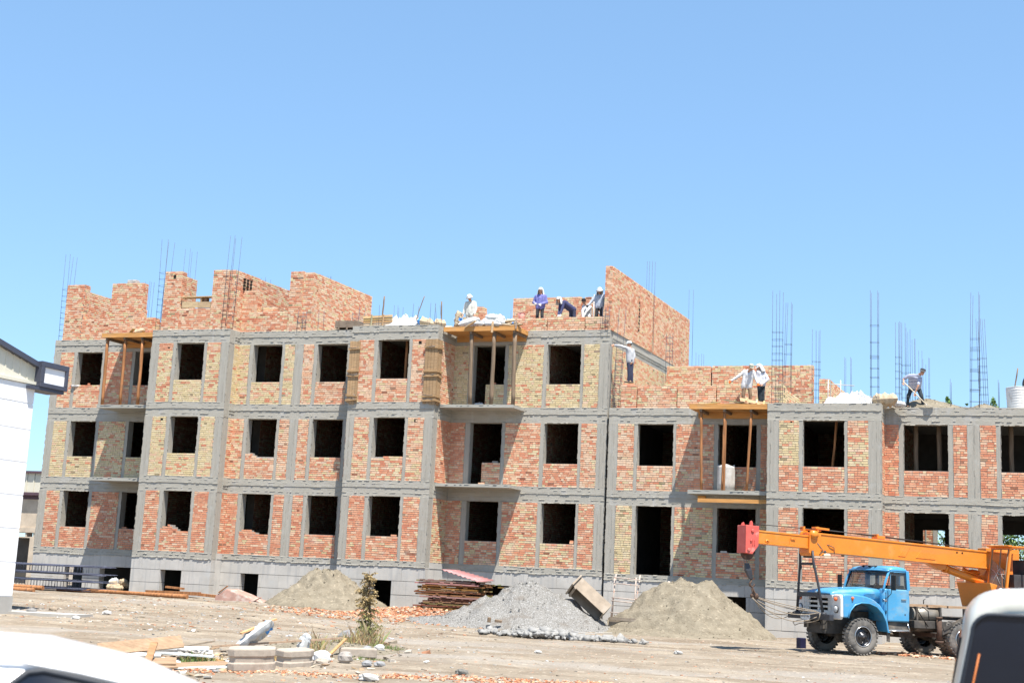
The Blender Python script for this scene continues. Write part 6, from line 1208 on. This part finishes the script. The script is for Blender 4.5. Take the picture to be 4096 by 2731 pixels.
for x in (-4.15, -4.35): m.lathe([(.03, .0), (.03, .003)], (x, BY+.232, 3.26), (0, 1, 0), 14)
part(m, 'boom_hole', MT['void'], 0, ob)
m = MB(); m.lathe([(.05, 0), (.07, .012), (.035, .02)], (2.55, BY+.19, 3.0), (0, 1, 0), 14, caps=False); m.tube([(1.68, BY+.2, 3.13), (1.62, BY+.215, 3.15), (1.78, BY+.215, 3.16)], .012, 5); m.bar((1.78, BY+.195, 2.96), (1.78, BY+.195, 3.15), .04, .01)
for i in range(9): m.ell((1.3+.2*i, BY+.20, 2.965), (.016, .012, .016), 8)
part(m, 'boom_fitting', 'orange', 0, ib)
hdp = [(2.86, 3.41), (3.30, 3.41), (3.28, 2.62), (3.05, 2.60), (2.86, 2.85)]
m = MB(); m.prism(hdp, XZ(0, BY-.24, BY+.24)); hh = part(m, 'boom_head', 'crred', .012)
m = MB()
for (x, z, r_) in ((3.08, 3.26, .05), (3.18, 2.72, .05), (3.12, 2.98, .03)):
    m = MB(); m.lathe([(r_, .238), (r_, .262), (r_*.6, .275)], (x, BY, z), (0, 1, 0), 14); part(m, 'head_bolt', 'crred', 0, hh)
m = MB()
m.prism([(3.02, 3.40), (3.12, 3.40), (3.10, 3.52), (3.06, 3.55), (3.03, 3.5)], XZ(0, BY+.10, BY+.15)); m.prism([(3.16, 3.40), (3.27, 3.40), (3.25, 3.47), (3.2, 3.5)], XZ(0, BY-.1, BY-.05)); m.bar((3.0, BY+.243, 2.86), (3.0, BY+.243, 3.0), .02, .03); m.bar((3.06, BY+.243, 2.86), (3.06, BY+.243, 3.0), .02, .03)
part(m, 'lifting_lug', 'crred', 0, hh)
m = MB(); m.lathe([(.17, -.05), (.19, -.05), (.165, -.02), (.165, .02), (.19, .05), (.17, .05)], (3.08, BY, 2.63), (0, 1, 0), 24, caps=True); part(m, 'sheave', 'rustb', 0, hh)
m = MB(); m.tube([(3.1, BY+.05, 3.47), (1.2, BY+.05, 3.50), (-1.4, BY+.05, 3.52), (-4.8, BY+.05, 3.45)], .012, 5); m.tube([(.8, BY-.05, 3.54), (-1.4, BY-.06, 3.50), (-4.8, BY-.06, 3.46)], .014, 5); part(m, 'hoist_rope', 'rubber')
BT = Matrix.Translation((1.0, 0, 2.86)) @ Matrix.Rotation(R(-2.0), 4, 'Y') @ Matrix.Translation((-1.0+.16, 0, -2.86))
for o_ in list(COL.objects)[n_before:]:
    if o_.parent == tk: o_.matrix_local = BT @ o_.matrix_local
# --- lift cylinder
m = MB(); m.prism([(-2.55, 2.86), (-3.65, 2.86), (-3.72, 2.58), (-3.50, 2.52), (-3.1, 2.68)], XZ(0, BY-.12, BY+.12)); part(m, 'cylinder_bracket', 'orange', .01)
m = MB(); m.tube([(-3.50, BY, 2.66), (-3.72, BY, 2.60)], .085, 14); m.tube([(-3.68, BY, 2.61), (-3.78, BY, 2.585)], .135, 18); m.tube([(-3.74, BY, 2.595), (-5.55, BY, 2.12)], .115, 18); m.tube([(-3.7, BY+.05, 2.74), (-5.0, BY+.05, 2.42)], .014, 6); part(m, 'lift_cylinder', 'orange')
m = MB(); m.ell((-5.0, -.25, 2.52), (.28, .2, .10)); m.bar((-4.6, -.2, 2.62), (-4.85, -.2, 2.5), .08, .10); m.box(-5.4, -4.9, -.45, -.05, 2.0, 2.45); part(m, 'winch', 'orange', .01)
# --- slewing body and operator cabin
m = MB(); m.prism([(-4.80, 2.22), (-5.4, 2.10), (-7.2, 2.10), (-7.2, 1.52), (-5.0, 1.50)], XZ(0, -.75, .75)); sb = part(m, 'slewing_body', 'orange', .015)
m = MB(); m.lathe([(.62, 1.15), (.62, 1.50)], (-5.2, 0, 0), (0, 0, 1), 36); part(m, 'slewing_ring', 'chassis', 0, sb)
m = MB(); m.box(-6.9, -5.6, -.7, -.3, 2.1, 3.3); m.prism([(-5.2, 2.1), (-6.8, 2.1), (-6.8, 3.2), (-6.0, 3.3)], XZ(0, -.29, -.25)); part(m, 'boom_mount', 'orange', .01, sb)
cx0, cx1, cy0, cy1, cz0, cz1 = -6.75, -5.18, .32, 1.16, 2.02, 3.30
oc = thing('operator_cabin', '', '') if 0 else None
m = MB(); m.box(cx0, cx1+.10, cy0, cy1, cz0-.28, cz0); m.box(cx0-.03, cx1+.0, cy0-.04, cy1+.05, cz1, cz1+.045); m.box(cx1-.08, cx1+.06, cy0-.05, cy1+.06, cz1+.01, cz1+.06)
for (xa, xb, y) in ((cx1+.10, cx1-.10, cy1-.03), (cx1+.10, cx1-.10, cy0+.03), (cx0+.04, cx0+.04, cy1-.03), (cx0+.04, cx0+.04, cy0+.03), (-5.85, -5.85, cy1-.03)):
    m.bar((xa, y, cz0-.02), (xb, y, cz1+.01), .07, .07, upv=(1, 0, 0))
m.bar((cx1+.09, cy0+.06, cz0+.02), (cx1+.09, cy1-.06, cz0+.02), .08, .06); m.bar((cx1-.09, cy0+.06, cz1-.03), (cx1-.09, cy1-.06, cz1-.03), .08, .06); oc = part(m, 'operator_cabin', 'orange', .012)
m = MB(); m.bar((cx1+.08, (cy0+cy1)/2, cz0+.05), (cx1-.08, (cy0+cy1)/2, cz1-.05), .03, .03); lo, hi = Vector((cx1+.125, 0, cz0+.06)), Vector((cx1-.06, 0, cz1-.06))
P = [lo+Vector((0, cy0+.08, 0)), lo+Vector((0, cy1-.08, 0)), hi+Vector((0, cy1-.08, 0)), hi+Vector((0, cy0+.08, 0)), lo+Vector((0, cy0+.08, 0))]; m.tube(P, .022, 6); part(m, 'window_frame', 'postgrey', 0, oc)
m = MB(); q = lambda u, v: lo.lerp(hi, v)+Vector((-.012, cy0+.08+(cy1-cy0-.16)*u, 0)); m.poly([q(0, 0), q(1, 0), q(1, .42), q(.72, .50), q(.42, .60), q(0, .74)]); part(m, 'broken_pane', 'dirtyglass', 0, oc)
m = MB()
for pth in ([(.1, 0), (.3, .25), (.55, .5)], [(.0, .5), (.3, .4), (.7, .1)], [(.55, .5), (.75, .3), (1, .2)], [(.4, .6), (.5, .35), (.9, .35)]): m.tube([q(*a)+Vector((.006, 0, 0)) for a in pth], .003, 4)
part(m, 'glass_crack', MT['whitep'], 0, oc)
m = MB(); m.box(-5.95, -5.55, .45, .95, 2.1, 2.5); m.box(-6.1, -5.95, .45, .95, 2.3, 2.95); m.tube([(-5.35, .6, 2.1), (-5.3, .6, 2.6)], .02, 6); m.tube([(-5.35, .8, 2.1), (-5.25, .8, 2.65)], .02, 6); part(m, 'operator_seat', 'seat', .01, oc)
m = MB(); m.lathe([(.09, 0), (.10, .04), (.06, .06)], (cx1+.12, .95, 1.98), (1, .2, 0), 16); part(m, 'work_lamp', 'lens', 0, oc)
# --- deck, tank, jack
m = MB(); m.tube([(-1.95, .62, 1.20), (-2.95, .62, 1.20)], .20, 18); tnk = part(m, 'fuel_tank', mat('dull_aluminium', (.28, .25, .21), .45, .2, 4, metal=.4)); m = MB(); m.box(-2.06, -2.0, .40, .86, .98, 1.42); m.box(-2.9, -2.84, .40, .86, .98, 1.42); part(m, 'tank_strap', 'chassis', 0, tnk)
m = MB(); m.box(-3.0, -1.85, .40, .95, .80, 1.02); m.tube([(-2.0, .75, .85), (-2.9, .75, .85)], .13, 14); m.box(-3.4, -1.75, -.95, -.40, .75, 1.25); m.box(-2.3, -1.8, -.3, .3, .5, .75); part(m, 'side_locker', 'chassis', .01)
m = MB()
for (a, b, y) in ((-1.80, -2.45, .60), (-2.50, -3.15, .66), (-3.2, -3.9, .70), (-1.8, -3.0, .2), (-1.8, -3.8, -.3), (-1.8, -3.8, -.7)): m.bar((a, y, 1.44), (b, y+.03, 1.45), .22, .07, 0, (.36, .24, .15))
part(m, 'deck_plank', 'board')
m = MB(); m.tube([(-2.42, .9, 1.0), (-2.3, 1.0, 1.3), (-2.15, .95, 1.42), (-2.05, .85, 1.3), (-2.3, 1.0, .85)], .015, 6); m.tube([(-2.5, .55, 1.5), (-2.5, .55, 1.62), (-2.56, .55, 1.64)], .014, 5); part(m, 'air_hose', 'rubber')
m = MB(); m.tube([(-2.68, 1.02, .42), (-2.68, 1.02, 1.12)], .075, 14); m.lathe([(.12, .40), (.12, .46)], (-2.68, 1.02, 0), (0, 0, 1), 16); m.lathe([(.10, 1.1), (.10, 1.15)], (-2.68, 1.02, 0), (0, 0, 1), 16); m.box(-2.72, -2.6, -.9, .95, .55, .67); part(m, 'support_jack', 'rustb')
m = MB(); m.prism([(-2.75, .62), (-2.75, .78), (-4.1, 1.42), (-4.3, 1.42), (-4.3, 1.2)], XZ(0, .96, 1.08)); part(m, 'outrigger_arm', 'chassis', .012); m = MB(); m.bar((-2.78, 1.09, .80), (-4.2, 1.09, 1.45), .03, .08); part(m, 'outrigger_flange', 'chassis')
m = MB(); m.box(-6.6, -3.9, -1.1, 1.1, 1.05, 1.15); m.box(-6.6, -6.4, -1.2, 1.2, .6, 1.05); part(m, 'rear_deck', 'chassis', .01)
# hook block and slings hang from the boom head
hk = thing('hook_block', 'rusty hook block hanging on ropes below the red boom head', 'hook', (34.467, -10.4385, .049), HD)
HX = 3.27
m = MB()
for (dx, dy) in ((-.07, .03), (-.02, -.03), (.03, .03), (.07, -.02)): m.tube([(HX+dx, BY+dy, 2.55), (HX+dx*.8-.02, BY+dy, 2.25), (HX-.16+dx*.3, BY+dy, 2.02)], .013, 5)
part(m, 'hoist_rope', 'rope', 0, hk)
m = MB(); m.rings([[(HX+x, BY+y, 2.42) for x, y in ((-.07, -.04), (.06, -.04), (.06, .04), (-.07, .04))], [(HX-.06+x, BY+y, 2.22) for x, y in ((-.10, -.06), (.10, -.06), (.10, .06), (-.10, .06))], [(HX-.16+x, BY+y, 1.98) for x, y in ((-.05, -.04), (.06, -.04), (.06, .04), (-.05, .04))]], sm=False); part(m, 'block_cheek', 'blackp', .01, hk)
m = MB(); c = Vector((HX-.20, BY, 1.84)); m.tube([c+Vector((.03, 0, .16))]+[c+Vector((.075*math.sin(a), 0, .075*math.cos(a))) for a in [R(20+26*k) for k in range(11)]], [.026]*2+[.03]*6+[.022]*4, 8); part(m, 'hook', 'rustb', 0, hk)
sl = thing('wire_sling', 'bunch of wire rope slings sagging from the hook to the black bumper', 'sling', (34.467, -10.4385, .049), HD)
m = MB(); m.tube([(HX-.20, BY, 1.77), (HX-.26, BY+.03, 1.62), (HX-.36, BY+.02, 1.48), (HX-.30, BY, 1.45), (HX-.18, BY, 1.72)], .022, 6); m.ell((HX-.34, BY+.02, 1.50), (.07, .05, .09)); m.ell((HX-.22, BY-.03, 1.52), (.06, .05, .07)); part(m, 'shackle', 'rustb', 0, sl)
def sag(a, b, s, n=12, sx=0): 
    a, b = Vector(a), Vector(b); return [a.lerp(b, k/n)+Vector((0, sx*math.sin(math.pi*k/n), -s*4*(k/n)*(1-k/n))) for k in range(n+1)]
for (a, b, s, sx, r_) in (((HX-.36, BY, 1.48), (1.16, .42, 1.16), .02, 0, .013), ((HX-.36, BY, 1.46), (1.2, .55, 1.14), .06, .05, .013), ((HX-.34, BY, 1.46), (1.17, -.7, 1.16), .03, 0, .012), ((HX-.25, BY-.03, 1.46), (1.19, .60, 1.13), .22, .05, .013), ((HX-.22, BY-.03, 1.46), (1.18, -.6, 1.14), .25, 0, .012), ((HX-.2, BY, 1.46), (1.21, .5, 1.0), .34, .1, .013), ((HX-.24, BY, 1.46), (1.2, -.75, 1.05), .33, -.05, .012)):
    m = MB(); m.tube(sag(a, b, s, 12, sx), r_, 5); part(m, 'rope_leg', 'rope', 0, sl)
m = MB(); m.tube([(1.18, .62, 1.12), (1.24, .70, 1.05), (1.22, .62, .92), (1.2, .2, .84), (1.2, -.4, .78), (1.2, -.62, .72), (1.2, -.72, .80), (1.2, -.5, .86), (1.19, -.2, .9)], .013, 5); m.tube([(1.1, -.45, 1.11), (1.14, -.3, 1.16), (1.12, -.1, 1.13), (1.1, -.25, 1.18), (1.12, -.4, 1.14)], .02, 6); part(m, 'rope_coil', 'rope', 0, sl)
m = MB(); m.box(-.1, .1, -.14, .14, 0, .34); o = m.build('chock_box', mat('indigo_plastic', (.012, .012, .045), .6, .1), bevel=.02); o.location = (33.1, -8.6, gz(33.1, -8.6)); o.rotation_euler = (0, 0, .6); tag(o, 'dark indigo box behind the far front wheel of the truck', 'box')
# ---------------------------------------------------------------- parked car and van close to the camera
MT['carwhite'] = mat('white_car_paint', (.78, .78, .79), .3, .01, 2, spec=.5, coat=.6); MT['vanwhite'] = mat('cream_van_paint', (.56, .55, .49), .3, .015, 2, spec=.5, coat=.5)
MT['carglass'] = mat('dark_tinted_glass', (.008, .012, .022), .05, .2, 1, spec=.35); MT['seal'] = mat('glass_seal', (.02, .025, .035), .5, .1)
def carbody(stn, n=10):
    """stn: (x, zbot, zbelt, ztop, hw_belt, hw_top) -> closed rings across the car"""
    rg = []
    for (x, zb, zl, zt, hb, ht) in stn:
        h = [(hb*.93, zb), (hb, zb+.12), (hb, zl-.12), (hb*.975, zl)]
        for k in range(1, n+1):
            a = math.pi/2*k/n; h.append((ht-.0+(hb*.965-ht)*(1-min(1, k/n*1.6)) if 0 else None, None)) if 0 else None
        side = [(hb*.975+(ht-hb*.975)*t, zl+(zt-.075-zl)*t) for t in (.33, .66, 1)] if zt > zl+.12 else []
        top = [(ht*math.cos(R(b)) if side else hb*.96*math.cos(R(b)), (zt-.075+.075*math.sin(R(b))) if side else zl+(zt-zl)*math.sin(R(b))) for b in (15, 35, 55, 72, 84)] if True else []
        if not side: top = [(hb*.95*q, zl+(zt-zl)*(1-q**2.5)) for q in (.93, .85, .7, .5, .25)]; side = [(hb*.972, zl+.0005), (hb*.97, zl+.001), (hb*.965, zl+.002)]
        half = h+side+top
        rg.append([(x, y, z) for y, z in half]+[(x, 0, zt)]+[(x, -y, z) for y, z in reversed(half)])
    return rg
def roadwheel(par, x, y, s, r=.29):
    m = MB(); m.lathe([(r*.66, -.08), (r*.95, -.085), (r, -.05), (r, .05), (r*.95, .085), (r*.66, .08)], (0, 0, 0), (0, 1, 0), 28, caps=False); o = m.build('wheel', 'rubber', par); o.location = (x, y, r)
    m = MB(); m.lathe([(r*.68, s*.07), (r*.6, s*.05), (r*.25, s*.07), (.01, s*.075)], (0, 0, 0), (0, 1, 0), 20, caps=False); m.build('rim', 'chrome', o)
CP = Vector((34.45, -46.90, 0)); ch_ = R(34)
car = thing('parked_car', 'white saloon car parked at the lower left, only roof and side glass in view', 'car', (CP.x, CP.y, gbase(CP.x, CP.y)+.0), ch_)
ST = [(-2.15, .40, .70, .86, .68, .5), (-2.0, .30, .82, .96, .78, .6), (-1.6, .25, .88, 1.0, .81, .6), (-1.35, .22, .90, 1.06, .82, .60), (-1.05, .22, .91, 1.25, .825, .56), (-.75, .22, .92, 1.365, .83, .56), (-.35, .22, .92, 1.395, .83, .565), (.05, .22, .92, 1.384, .83, .56), (.40, .22, .92, 1.312, .83, .55), (.62, .22, .92, 1.224, .83, .55), (1.0, .22, .915, 1.05, .825, .60), (1.25, .22, .90, .985, .82, .6), (1.7, .24, .84, .93, .80, .6), (2.0, .3, .74, .86, .74, .5), (2.15, .4, .6, .7, .62, .4)]
m = MB(); m.rings(carbody(ST), sm=True); b_ = m.build('car_body', 'carwhite', car, fix=True)
for s in (1, -1):
    def sidept(x, t):
        for i in range(len(ST)-1):
            if ST[i][0] <= x <= ST[i+1][0]:
                f = (x-ST[i][0])/(ST[i+1][0]-ST[i][0]); a, b = ST[i], ST[i+1]; zl = a[2]+(b[2]-a[2])*f; zt = a[3]+(b[3]-a[3])*f-.075; hb = (a[4]+(b[4]-a[4])*f)*.975; ht = a[5]+(b[5]-a[5])*f
                return Vector((x, s*(hb+(ht-hb)*t+.006), zl+(zt-zl)*t))
    for (xa, xb) in ((-.92, -.16), (-.02, .80)):
        m = MB(); N = 16; lo_, hi_ = [], []
        for k in range(N+1):
            x = xa+(xb-xa)*k/N; e = min(1, min(k, N-k)/2.0) if xa > -.3 else min(1, min(k, N-k)/1.5); t1 = .985*(1-.14*(1-e)**2); lo_.append(sidept(x, .04)); hi_.append(sidept(x, max(.08, t1)))
        m.rings([lo_, hi_], closed=False, caps=False); w_ = m.build('side_window', 'carglass', car)
        m = MB(); m.tube(lo_+hi_[::-1]+[lo_[0]], .014, 6); m.build('window_seal', 'seal', w_)
    m = MB(); m.tube([sidept(-1.15, .96)+Vector((0, 0, .008))]+[sidept(x/10, 1.0)+Vector((0, s*.004, .016)) for x in range(-10, 7, 2)]+[sidept(.98, .9)], .009, 6); m.build('roof_gutter', 'carwhite', car)
    m = MB(); m.ell((.75, s*.93, .98), (.08, .1, .07)); m.build('mirror', 'carwhite', car)
    for x in (-1.3, 1.3): roadwheel(car, x, s*.74, s)
m = MB(); N = 10
for (a, b, c_) in ((.74, 1.20, 1),):
    A = [(a, -.5+1.0*k/N, 1.185-.04*(2*k/N-1)**2) for k in range(N+1)]; Bq = [(b, -.66+1.32*k/N, 1.02-.03*(2*k/N-1)**2) for k in range(N+1)]; m.rings([A, Bq], closed=False, caps=False)
m.build('windscreen', 'carglass', car); m = MB(); m.box(-2.19, -2.1, -.7, .7, .35, .55); m.box(2.1, 2.2, -.65, .65, .35, .5); m.build('bumper', 'carwhite', car, .03)
# van: rear end towards the camera
vx, vy = 37.79, -44.55; VZ = .0
van = thing('parked_van', 'cream white minivan seen from behind at the lower right, dark rear window', 'van', (vx+.735, vy, VZ), 0)
def vs(y, hwb, hwt, zt, cr): 
    P = [(-hwb*.97, y, .25), (-hwb, y, .45), (-hwb, y, .95)]
    for k in range(9):
        a = R(180-90*k/8); P.append((-hwt+cr+cr*math.cos(a), y, zt-cr+cr*math.sin(a)))
    P += [(-hwt*.45, y, zt+.012), (0, y, zt+.016), (hwt*.45, y, zt+.012)]
    return P+[(-x, yy, z) for x, yy, z in reversed(P[:12])]
m = MB(); m.rings([vs(.02, .74, .60, 1.64, .12), vs(0.0, .775, .655, 1.69, .16), vs(.05, .80, .68, 1.725, .19), vs(.16, .81, .695, 1.745, .20), vs(1.6, .80, .70, 1.75, .2), vs(2.6, .80, .70, 1.74, .2), vs(3.05, .78, .66, 1.62, .18), vs(3.35, .76, .64, 1.05, .1), vs(3.42, .72, .6, .8, .1)], sm=True); m.build('van_body', 'vanwhite', van, fix=True)
def rwin(sc_, y):
    P = []
    for (cx, cz, a0) in ((.57*sc_, 1.53, 0), (-.57*sc_, 1.53, 90), (-.665*sc_, 1.08, 180), (.665*sc_, 1.08, 270)):
        for k in range(7): a = R(a0+15*k); P.append((cx+.09*math.cos(a), y+.0, cz+.09*math.sin(a)))
    return P
m = MB(); A = rwin(1, -.018); m.rings([A, rwin(1, .02)], sm=False); gw = m.build('rear_window', 'carglass', van)
m = MB(); m.tube(A+[A[0]], .010, 8); m.build('window_seal', 'seal', gw)
m = MB(); m.tube([(-.63, -.022, 1.44), (-.69, -.022, 1.16), (-.70, -.022, 1.06), (-.66, -.022, 1.02), (-.52, -.022, 1.0)], .0045, 5); m.build('defroster_strip', mat('orange_brown_strip', (.40, .12, .03), .5, .1), gw)
m = MB(); m.tube([(-.36, -.03, 1.09), (.1, -.035, 1.02), (.3, -.035, 1.0)], .010, 6); m.tube([(.3, -.04, 1.0), (.05, -.04, 1.03), (.02, -.03, .97)], .008, 6); m.build('wiper', 'rubber', van)
m = MB(); m.box(-.78, .78, -.08, .10, .30, .52); m.build('bumper', 'seal', van, .04)
for s in (1, -1):
    m = MB(); m.box(min(s*.62, s*.74), max(s*.62, s*.74), -.03, .06, .62, .90); m.build('tail_lamp', MT['redp'], van, .02)
    for (a, b) in ((.45, 1.35), (1.45, 2.3)):
        m = MB(); y0 = s*.748; m.poly([(s*.785, a, 1.03), (s*.785, b, 1.03), (s*.706, b, 1.50), (s*.706, a, 1.50)]); w_ = m.build('side_window', 'carglass', van); w_.modifiers.new('s', 'SOLIDIFY').thickness = .012
    for y in (.75, 2.7): 
        m = MB(); r = .27; m.lathe([(r*.66, -.08), (r*.95, -.085), (r, -.05), (r, .05), (r*.95, .085), (r*.66, .08)], (0, 0, 0), (1, 0, 0), 28, caps=True); o = m.build('wheel', 'rubber', van); o.location = (s*.70, y, r)
m = MB(); m.box(-.26, .26, -.05, -.03, .60, .72); m.build('number_plate', MT['whitep'], van)
# ---------------------------------------------------------------- neighbouring buildings
MT['render'] = mat('white_render', (.80, .80, .81), .85, .02, 3, bump=.15, bscale=60); MT['greybase'] = mat('grey_plinth_render', (.36, .345, .32), .9, .08, 2, bump=.2); MT['darkmetal'] = mat('dark_grey_sheet_metal', (.055, .06, .085), .45, .08, 3, spec=.5)
MT['cream'] = mat('cream_ribbed_sheet', (.62, .59, .49), .6, .04, 3); MT['beige'] = mat('beige_block_wall', (.36, .31, .25), .9, .1, 3, bump=.2); MT['tanr'] = mat('tan_plaster', (.50, .42, .33), .9, .14, 2, bump=.4); MT['maroon'] = mat('maroon_trim', (.10, .06, .075), .6, .1)
wbo = thing('white_building', 'white rendered building at the left edge with dark boxed eave', 'building', (10.77, -17.42, -.1), math.atan2(1, .108)-math.pi/2)
# local: +y runs away from the camera along the wall, +x towards the yard; wall face at x=0, far corner at y=0
m = MB(); zs = [.62, 1.62, 2.62, 3.62, 4.62, 5.62, 6.42, 7.02]
for a, b in zip(zs[:-1], zs[1:]): m.box(-8, 0, -22, 0, a+.025, b-.025)
m.box(-7.98, -.012, -21.98, -.012, .6, 7.02)
for z in zs[1:-2]: m.box(-7.99, -.006, -21.99, -.006, z-.008, z+.008)
m.build('wall', 'render', wbo); m = MB(); m.box(-8, .02, -22, .02, -.3, .62); m.build('plinth', 'greybase', wbo)
m = MB(); m.box(-8, .05, -22, .0, 7.03, 7.12); m.build('eave_trim', 'cream', wbo)
m = MB(); H0, SL = 7.58, .26
y = -12.0
while y < -.1:
    e = y+.3; m.prism([(y, 7.13), (e-.05, 7.13), (e-.05, H0-SL*e), (y, H0-SL*y)], lambda p, k: ((-.35, -.06)[k], p[0], p[1])); m.prism([(e-.05, 7.13), (e, 7.13), (e, H0-SL*e), (e-.05, H0-SL*(e-.05))], lambda p, k: ((-.35, -.045)[k], p[0], p[1])); y = e
m.build('gable_sheet', 'cream', wbo)
m = MB(); m.prism([(-12, H0+SL*12), (0.1, H0-.03), (.1, H0+.13), (-12, H0+SL*12+.16)], lambda p, k: ((-8.2, .10)[k], p[0], p[1])); m.build('roof', 'darkmetal', wbo)
m = MB(); ex, ya, yb, za, zb = .22, -.02, 1.15, 6.98, 7.78
m.box(ex-.10, ex, ya, yb, zb-.17, zb); m.box(ex-.10, ex, ya, yb, za, za+.14); m.box(ex-.10, ex-.001, ya, ya+.15, za+.14, zb-.17); m.box(ex-.10, ex-.001, yb-.12, yb, za+.14, zb-.17)
m.box(-1.6, ex-.10, ya-.001, yb, zb-.06, zb-.001); m.box(-1.6, ex-.10, ya+.02, yb-.02, za+.01, za+.05); m.prism([(ex-.1, za+.01), (ex-.1, zb-.01), (-.02, zb-.01), (-.22, zb-.30), (-.22, za+.01)], lambda p, k: (p[0], (ya, ya+.04)[k], p[1])); m.box(-1.6, ex-.1, yb-.04, yb-.001, za+.05, zb-.06); eb = m.build('eave_box', 'darkmetal', wbo, .012)
m = MB(); m.box(ex-.09, ex-.06, ya+.15, yb-.12, za+.14, zb-.17); m.build('white_panel', 'render', eb); m = MB(); m.box(-.5, ex-.04, ya-.35, yb-.1, za-.10, za-.005); m.build('soffit', 'darkmetal', eb)
m = MB(); m.box(-3, 1.6, -.9, .3, 0, .10); o = m.build('concrete_apron', 'greybase'); o.location = (11.2, -16.6, -.02); o.rotation_euler = (0, 0, .1); tag(o, 'low concrete apron at the foot of the white building', 'apron')
bb = thing('beige_building', 'beige building with ribbed metal roof band seen between white building and brick block', 'building', (-16, 8, 0))
m = MB(); m.box(0, 6.25, 0, 6, 3.1, 4.75); m.box(0, 6.1, .0, 6, 0, 3.1) if 0 else None
for z in (3.3, 3.7, 4.1, 4.5): m.box(-.01, 6.26, -.012, .0, z, z+.02)
m.build('wall', 'beige', bb); m = MB(); m.box(0, 9, -.05, .3, 4.75, 4.95); m.box(0, 9, -.3, .3, 4.95, 5.1); m.build('eave', 'maroon', bb)
m = MB(); x = 0
while x < 8.9: m.box(x, x+.38, -.25, .2, 5.1, 6.1); m.box(x+.385, x+.45, -.28, .2, 5.1, 6.1); x += .455
m.build('roof_band', 'cream', bb); m = MB(); m.box(0, 9, -.4, .4, 6.1, 6.22); m.build('roof_edge', 'maroon', bb)
m = MB(); m.box(6.2, 8.8, -.1, .4, 3.0, 3.25); m.box(6.2, 8.8, -.06, .4, 2.72, 2.78); m.box(6.9, 7.0, -.06, .4, 2.78, 3.0); m.box(7.4, 7.5, -.06, .4, 2.78, 3.0); m.box(6.26, 9, .0, .4, 3.25, 4.75); m.box(7.25, 7.55, -.1, .4, -.3, 2.72); m.box(7.62, 8.6, -.05, .4, -.3, 2.72); m.build('doorway_surround', 'tanr', bb)
m = MB(); m.box(6.0, 7.25, .5, .8, -.3, 2.72); m.build('doorway_shade_slab', MT['dark'], bb)  # dark slab fills the opening as painted shade
# ---------------------------------------------------------------- trees behind the right block
MT['leaf'] = mat('poplar_leaves', (.06, .13, .03), .6, .2, 6, attr=True, spec=.3)
def tree(label, p, h, rx, seed, n, zlo):
    t = thing('tree', label, 'tree', p, 0, 'trees behind the right block'); g = random.Random(seed); m = MB(); m.tube([(0, 0, 0), (.1, 0, h*.4), (.0, .1, h*.75), (.05, 0, h*.97)], [.16, .12, .06, .01], 8); L_ = []
    for i in range(16):
        z = h*g.uniform(.15, .85); a = g.uniform(0, 6.28); q = Vector((rx*.8*math.cos(a), rx*.8*math.sin(a), z+h*.08)); m.tube([(.05, 0, z-.2), (q.x*.5, q.y*.5, z), q], [.05, .03, .01], 5); L_.append(q)
    m.build('trunk', 'bark', t); m = MB()
    for i in range(n):
        z = zlo+(h-zlo)*g.random()**.85; tp = min(1, math.sqrt(max(0, h-z)/(h*.3))); a = g.uniform(0, 6.28); q = rx*tp*math.sqrt(g.random()); c = Vector((q*math.cos(a), q*math.sin(a), z))
        if noise.noise(c*1.3+Vector((seed, 0, 0))) < (-.12 if z < h*.7 else .17): continue
        d = Vector((g.uniform(-1, 1), g.uniform(-1, 1), g.uniform(-.9, .5))).normalized(); s_ = d.cross(Vector((g.uniform(-1, 1), g.uniform(-1, 1), .3))).normalized(); ln = g.uniform(.05, .10); k = g.uniform(.7, 1.3)
        m.poly([c-d*ln, c+s_*ln*.55, c+d*ln, c-s_*ln*.55], 0, tuple(v*k for v in g.choice([(.10, .18, .04), (.14, .24, .06), (.20, .30, .10)])))
    m.build('crown', 'leaf', t); return t
tree('leafy tree whose tip shows beside the two short bars on the roof', (37.16, 20, 0), 12.0, 1.0, 1, 5200, 2.2); tree('leafy tree whose small tip shows left of the tall right cage', (38.16, 20.6, 0), 11.7, 1.0, 2, 5200, 2.2); tree('leafy tree whose rounded tip shows right of the tall right cage', (39.25, 20, 0), 12.15, 1.0, 3, 6500, 2.2)
tree('leafy tree seen through the ground floor window right of the cylinder', (37.3, 19.5, 0), 7.5, 1.2, 4, 6000, 1.5); tree('leafy tree seen through the ground floor opening above the crane cabin', (40.8, 19.5, 0), 7.6, 1.4, 5, 7000, 1.5); tree('bushy tree at the right behind the crane cabin opening', (42.8, 20, 0), 7.6, 1.4, 6, 6000, 1.5); tree('leafy tree between the two see through openings', (39.1, 19.5, 0), 7.4, 1.2, 7, 5000, 1.5)
rw = thing('brick_wall', 'sunlit red brick wall seen through the ground floor window behind the boom', 'wall', (0, 0, 0)); B = MB(); wall(B, 35.0, 36.50, 17.6, 18.0, 0, 6.0, .2, .4, 'F'); B.build('brick_panel', BM_, rw); m = MB(); m.box(36.51, 36.72, 17.56, 18.0, 0, 6.0); m.box(36.15, 36.21, 17.55, 17.59, 0, 6.0); m.build('column', 'column', rw)
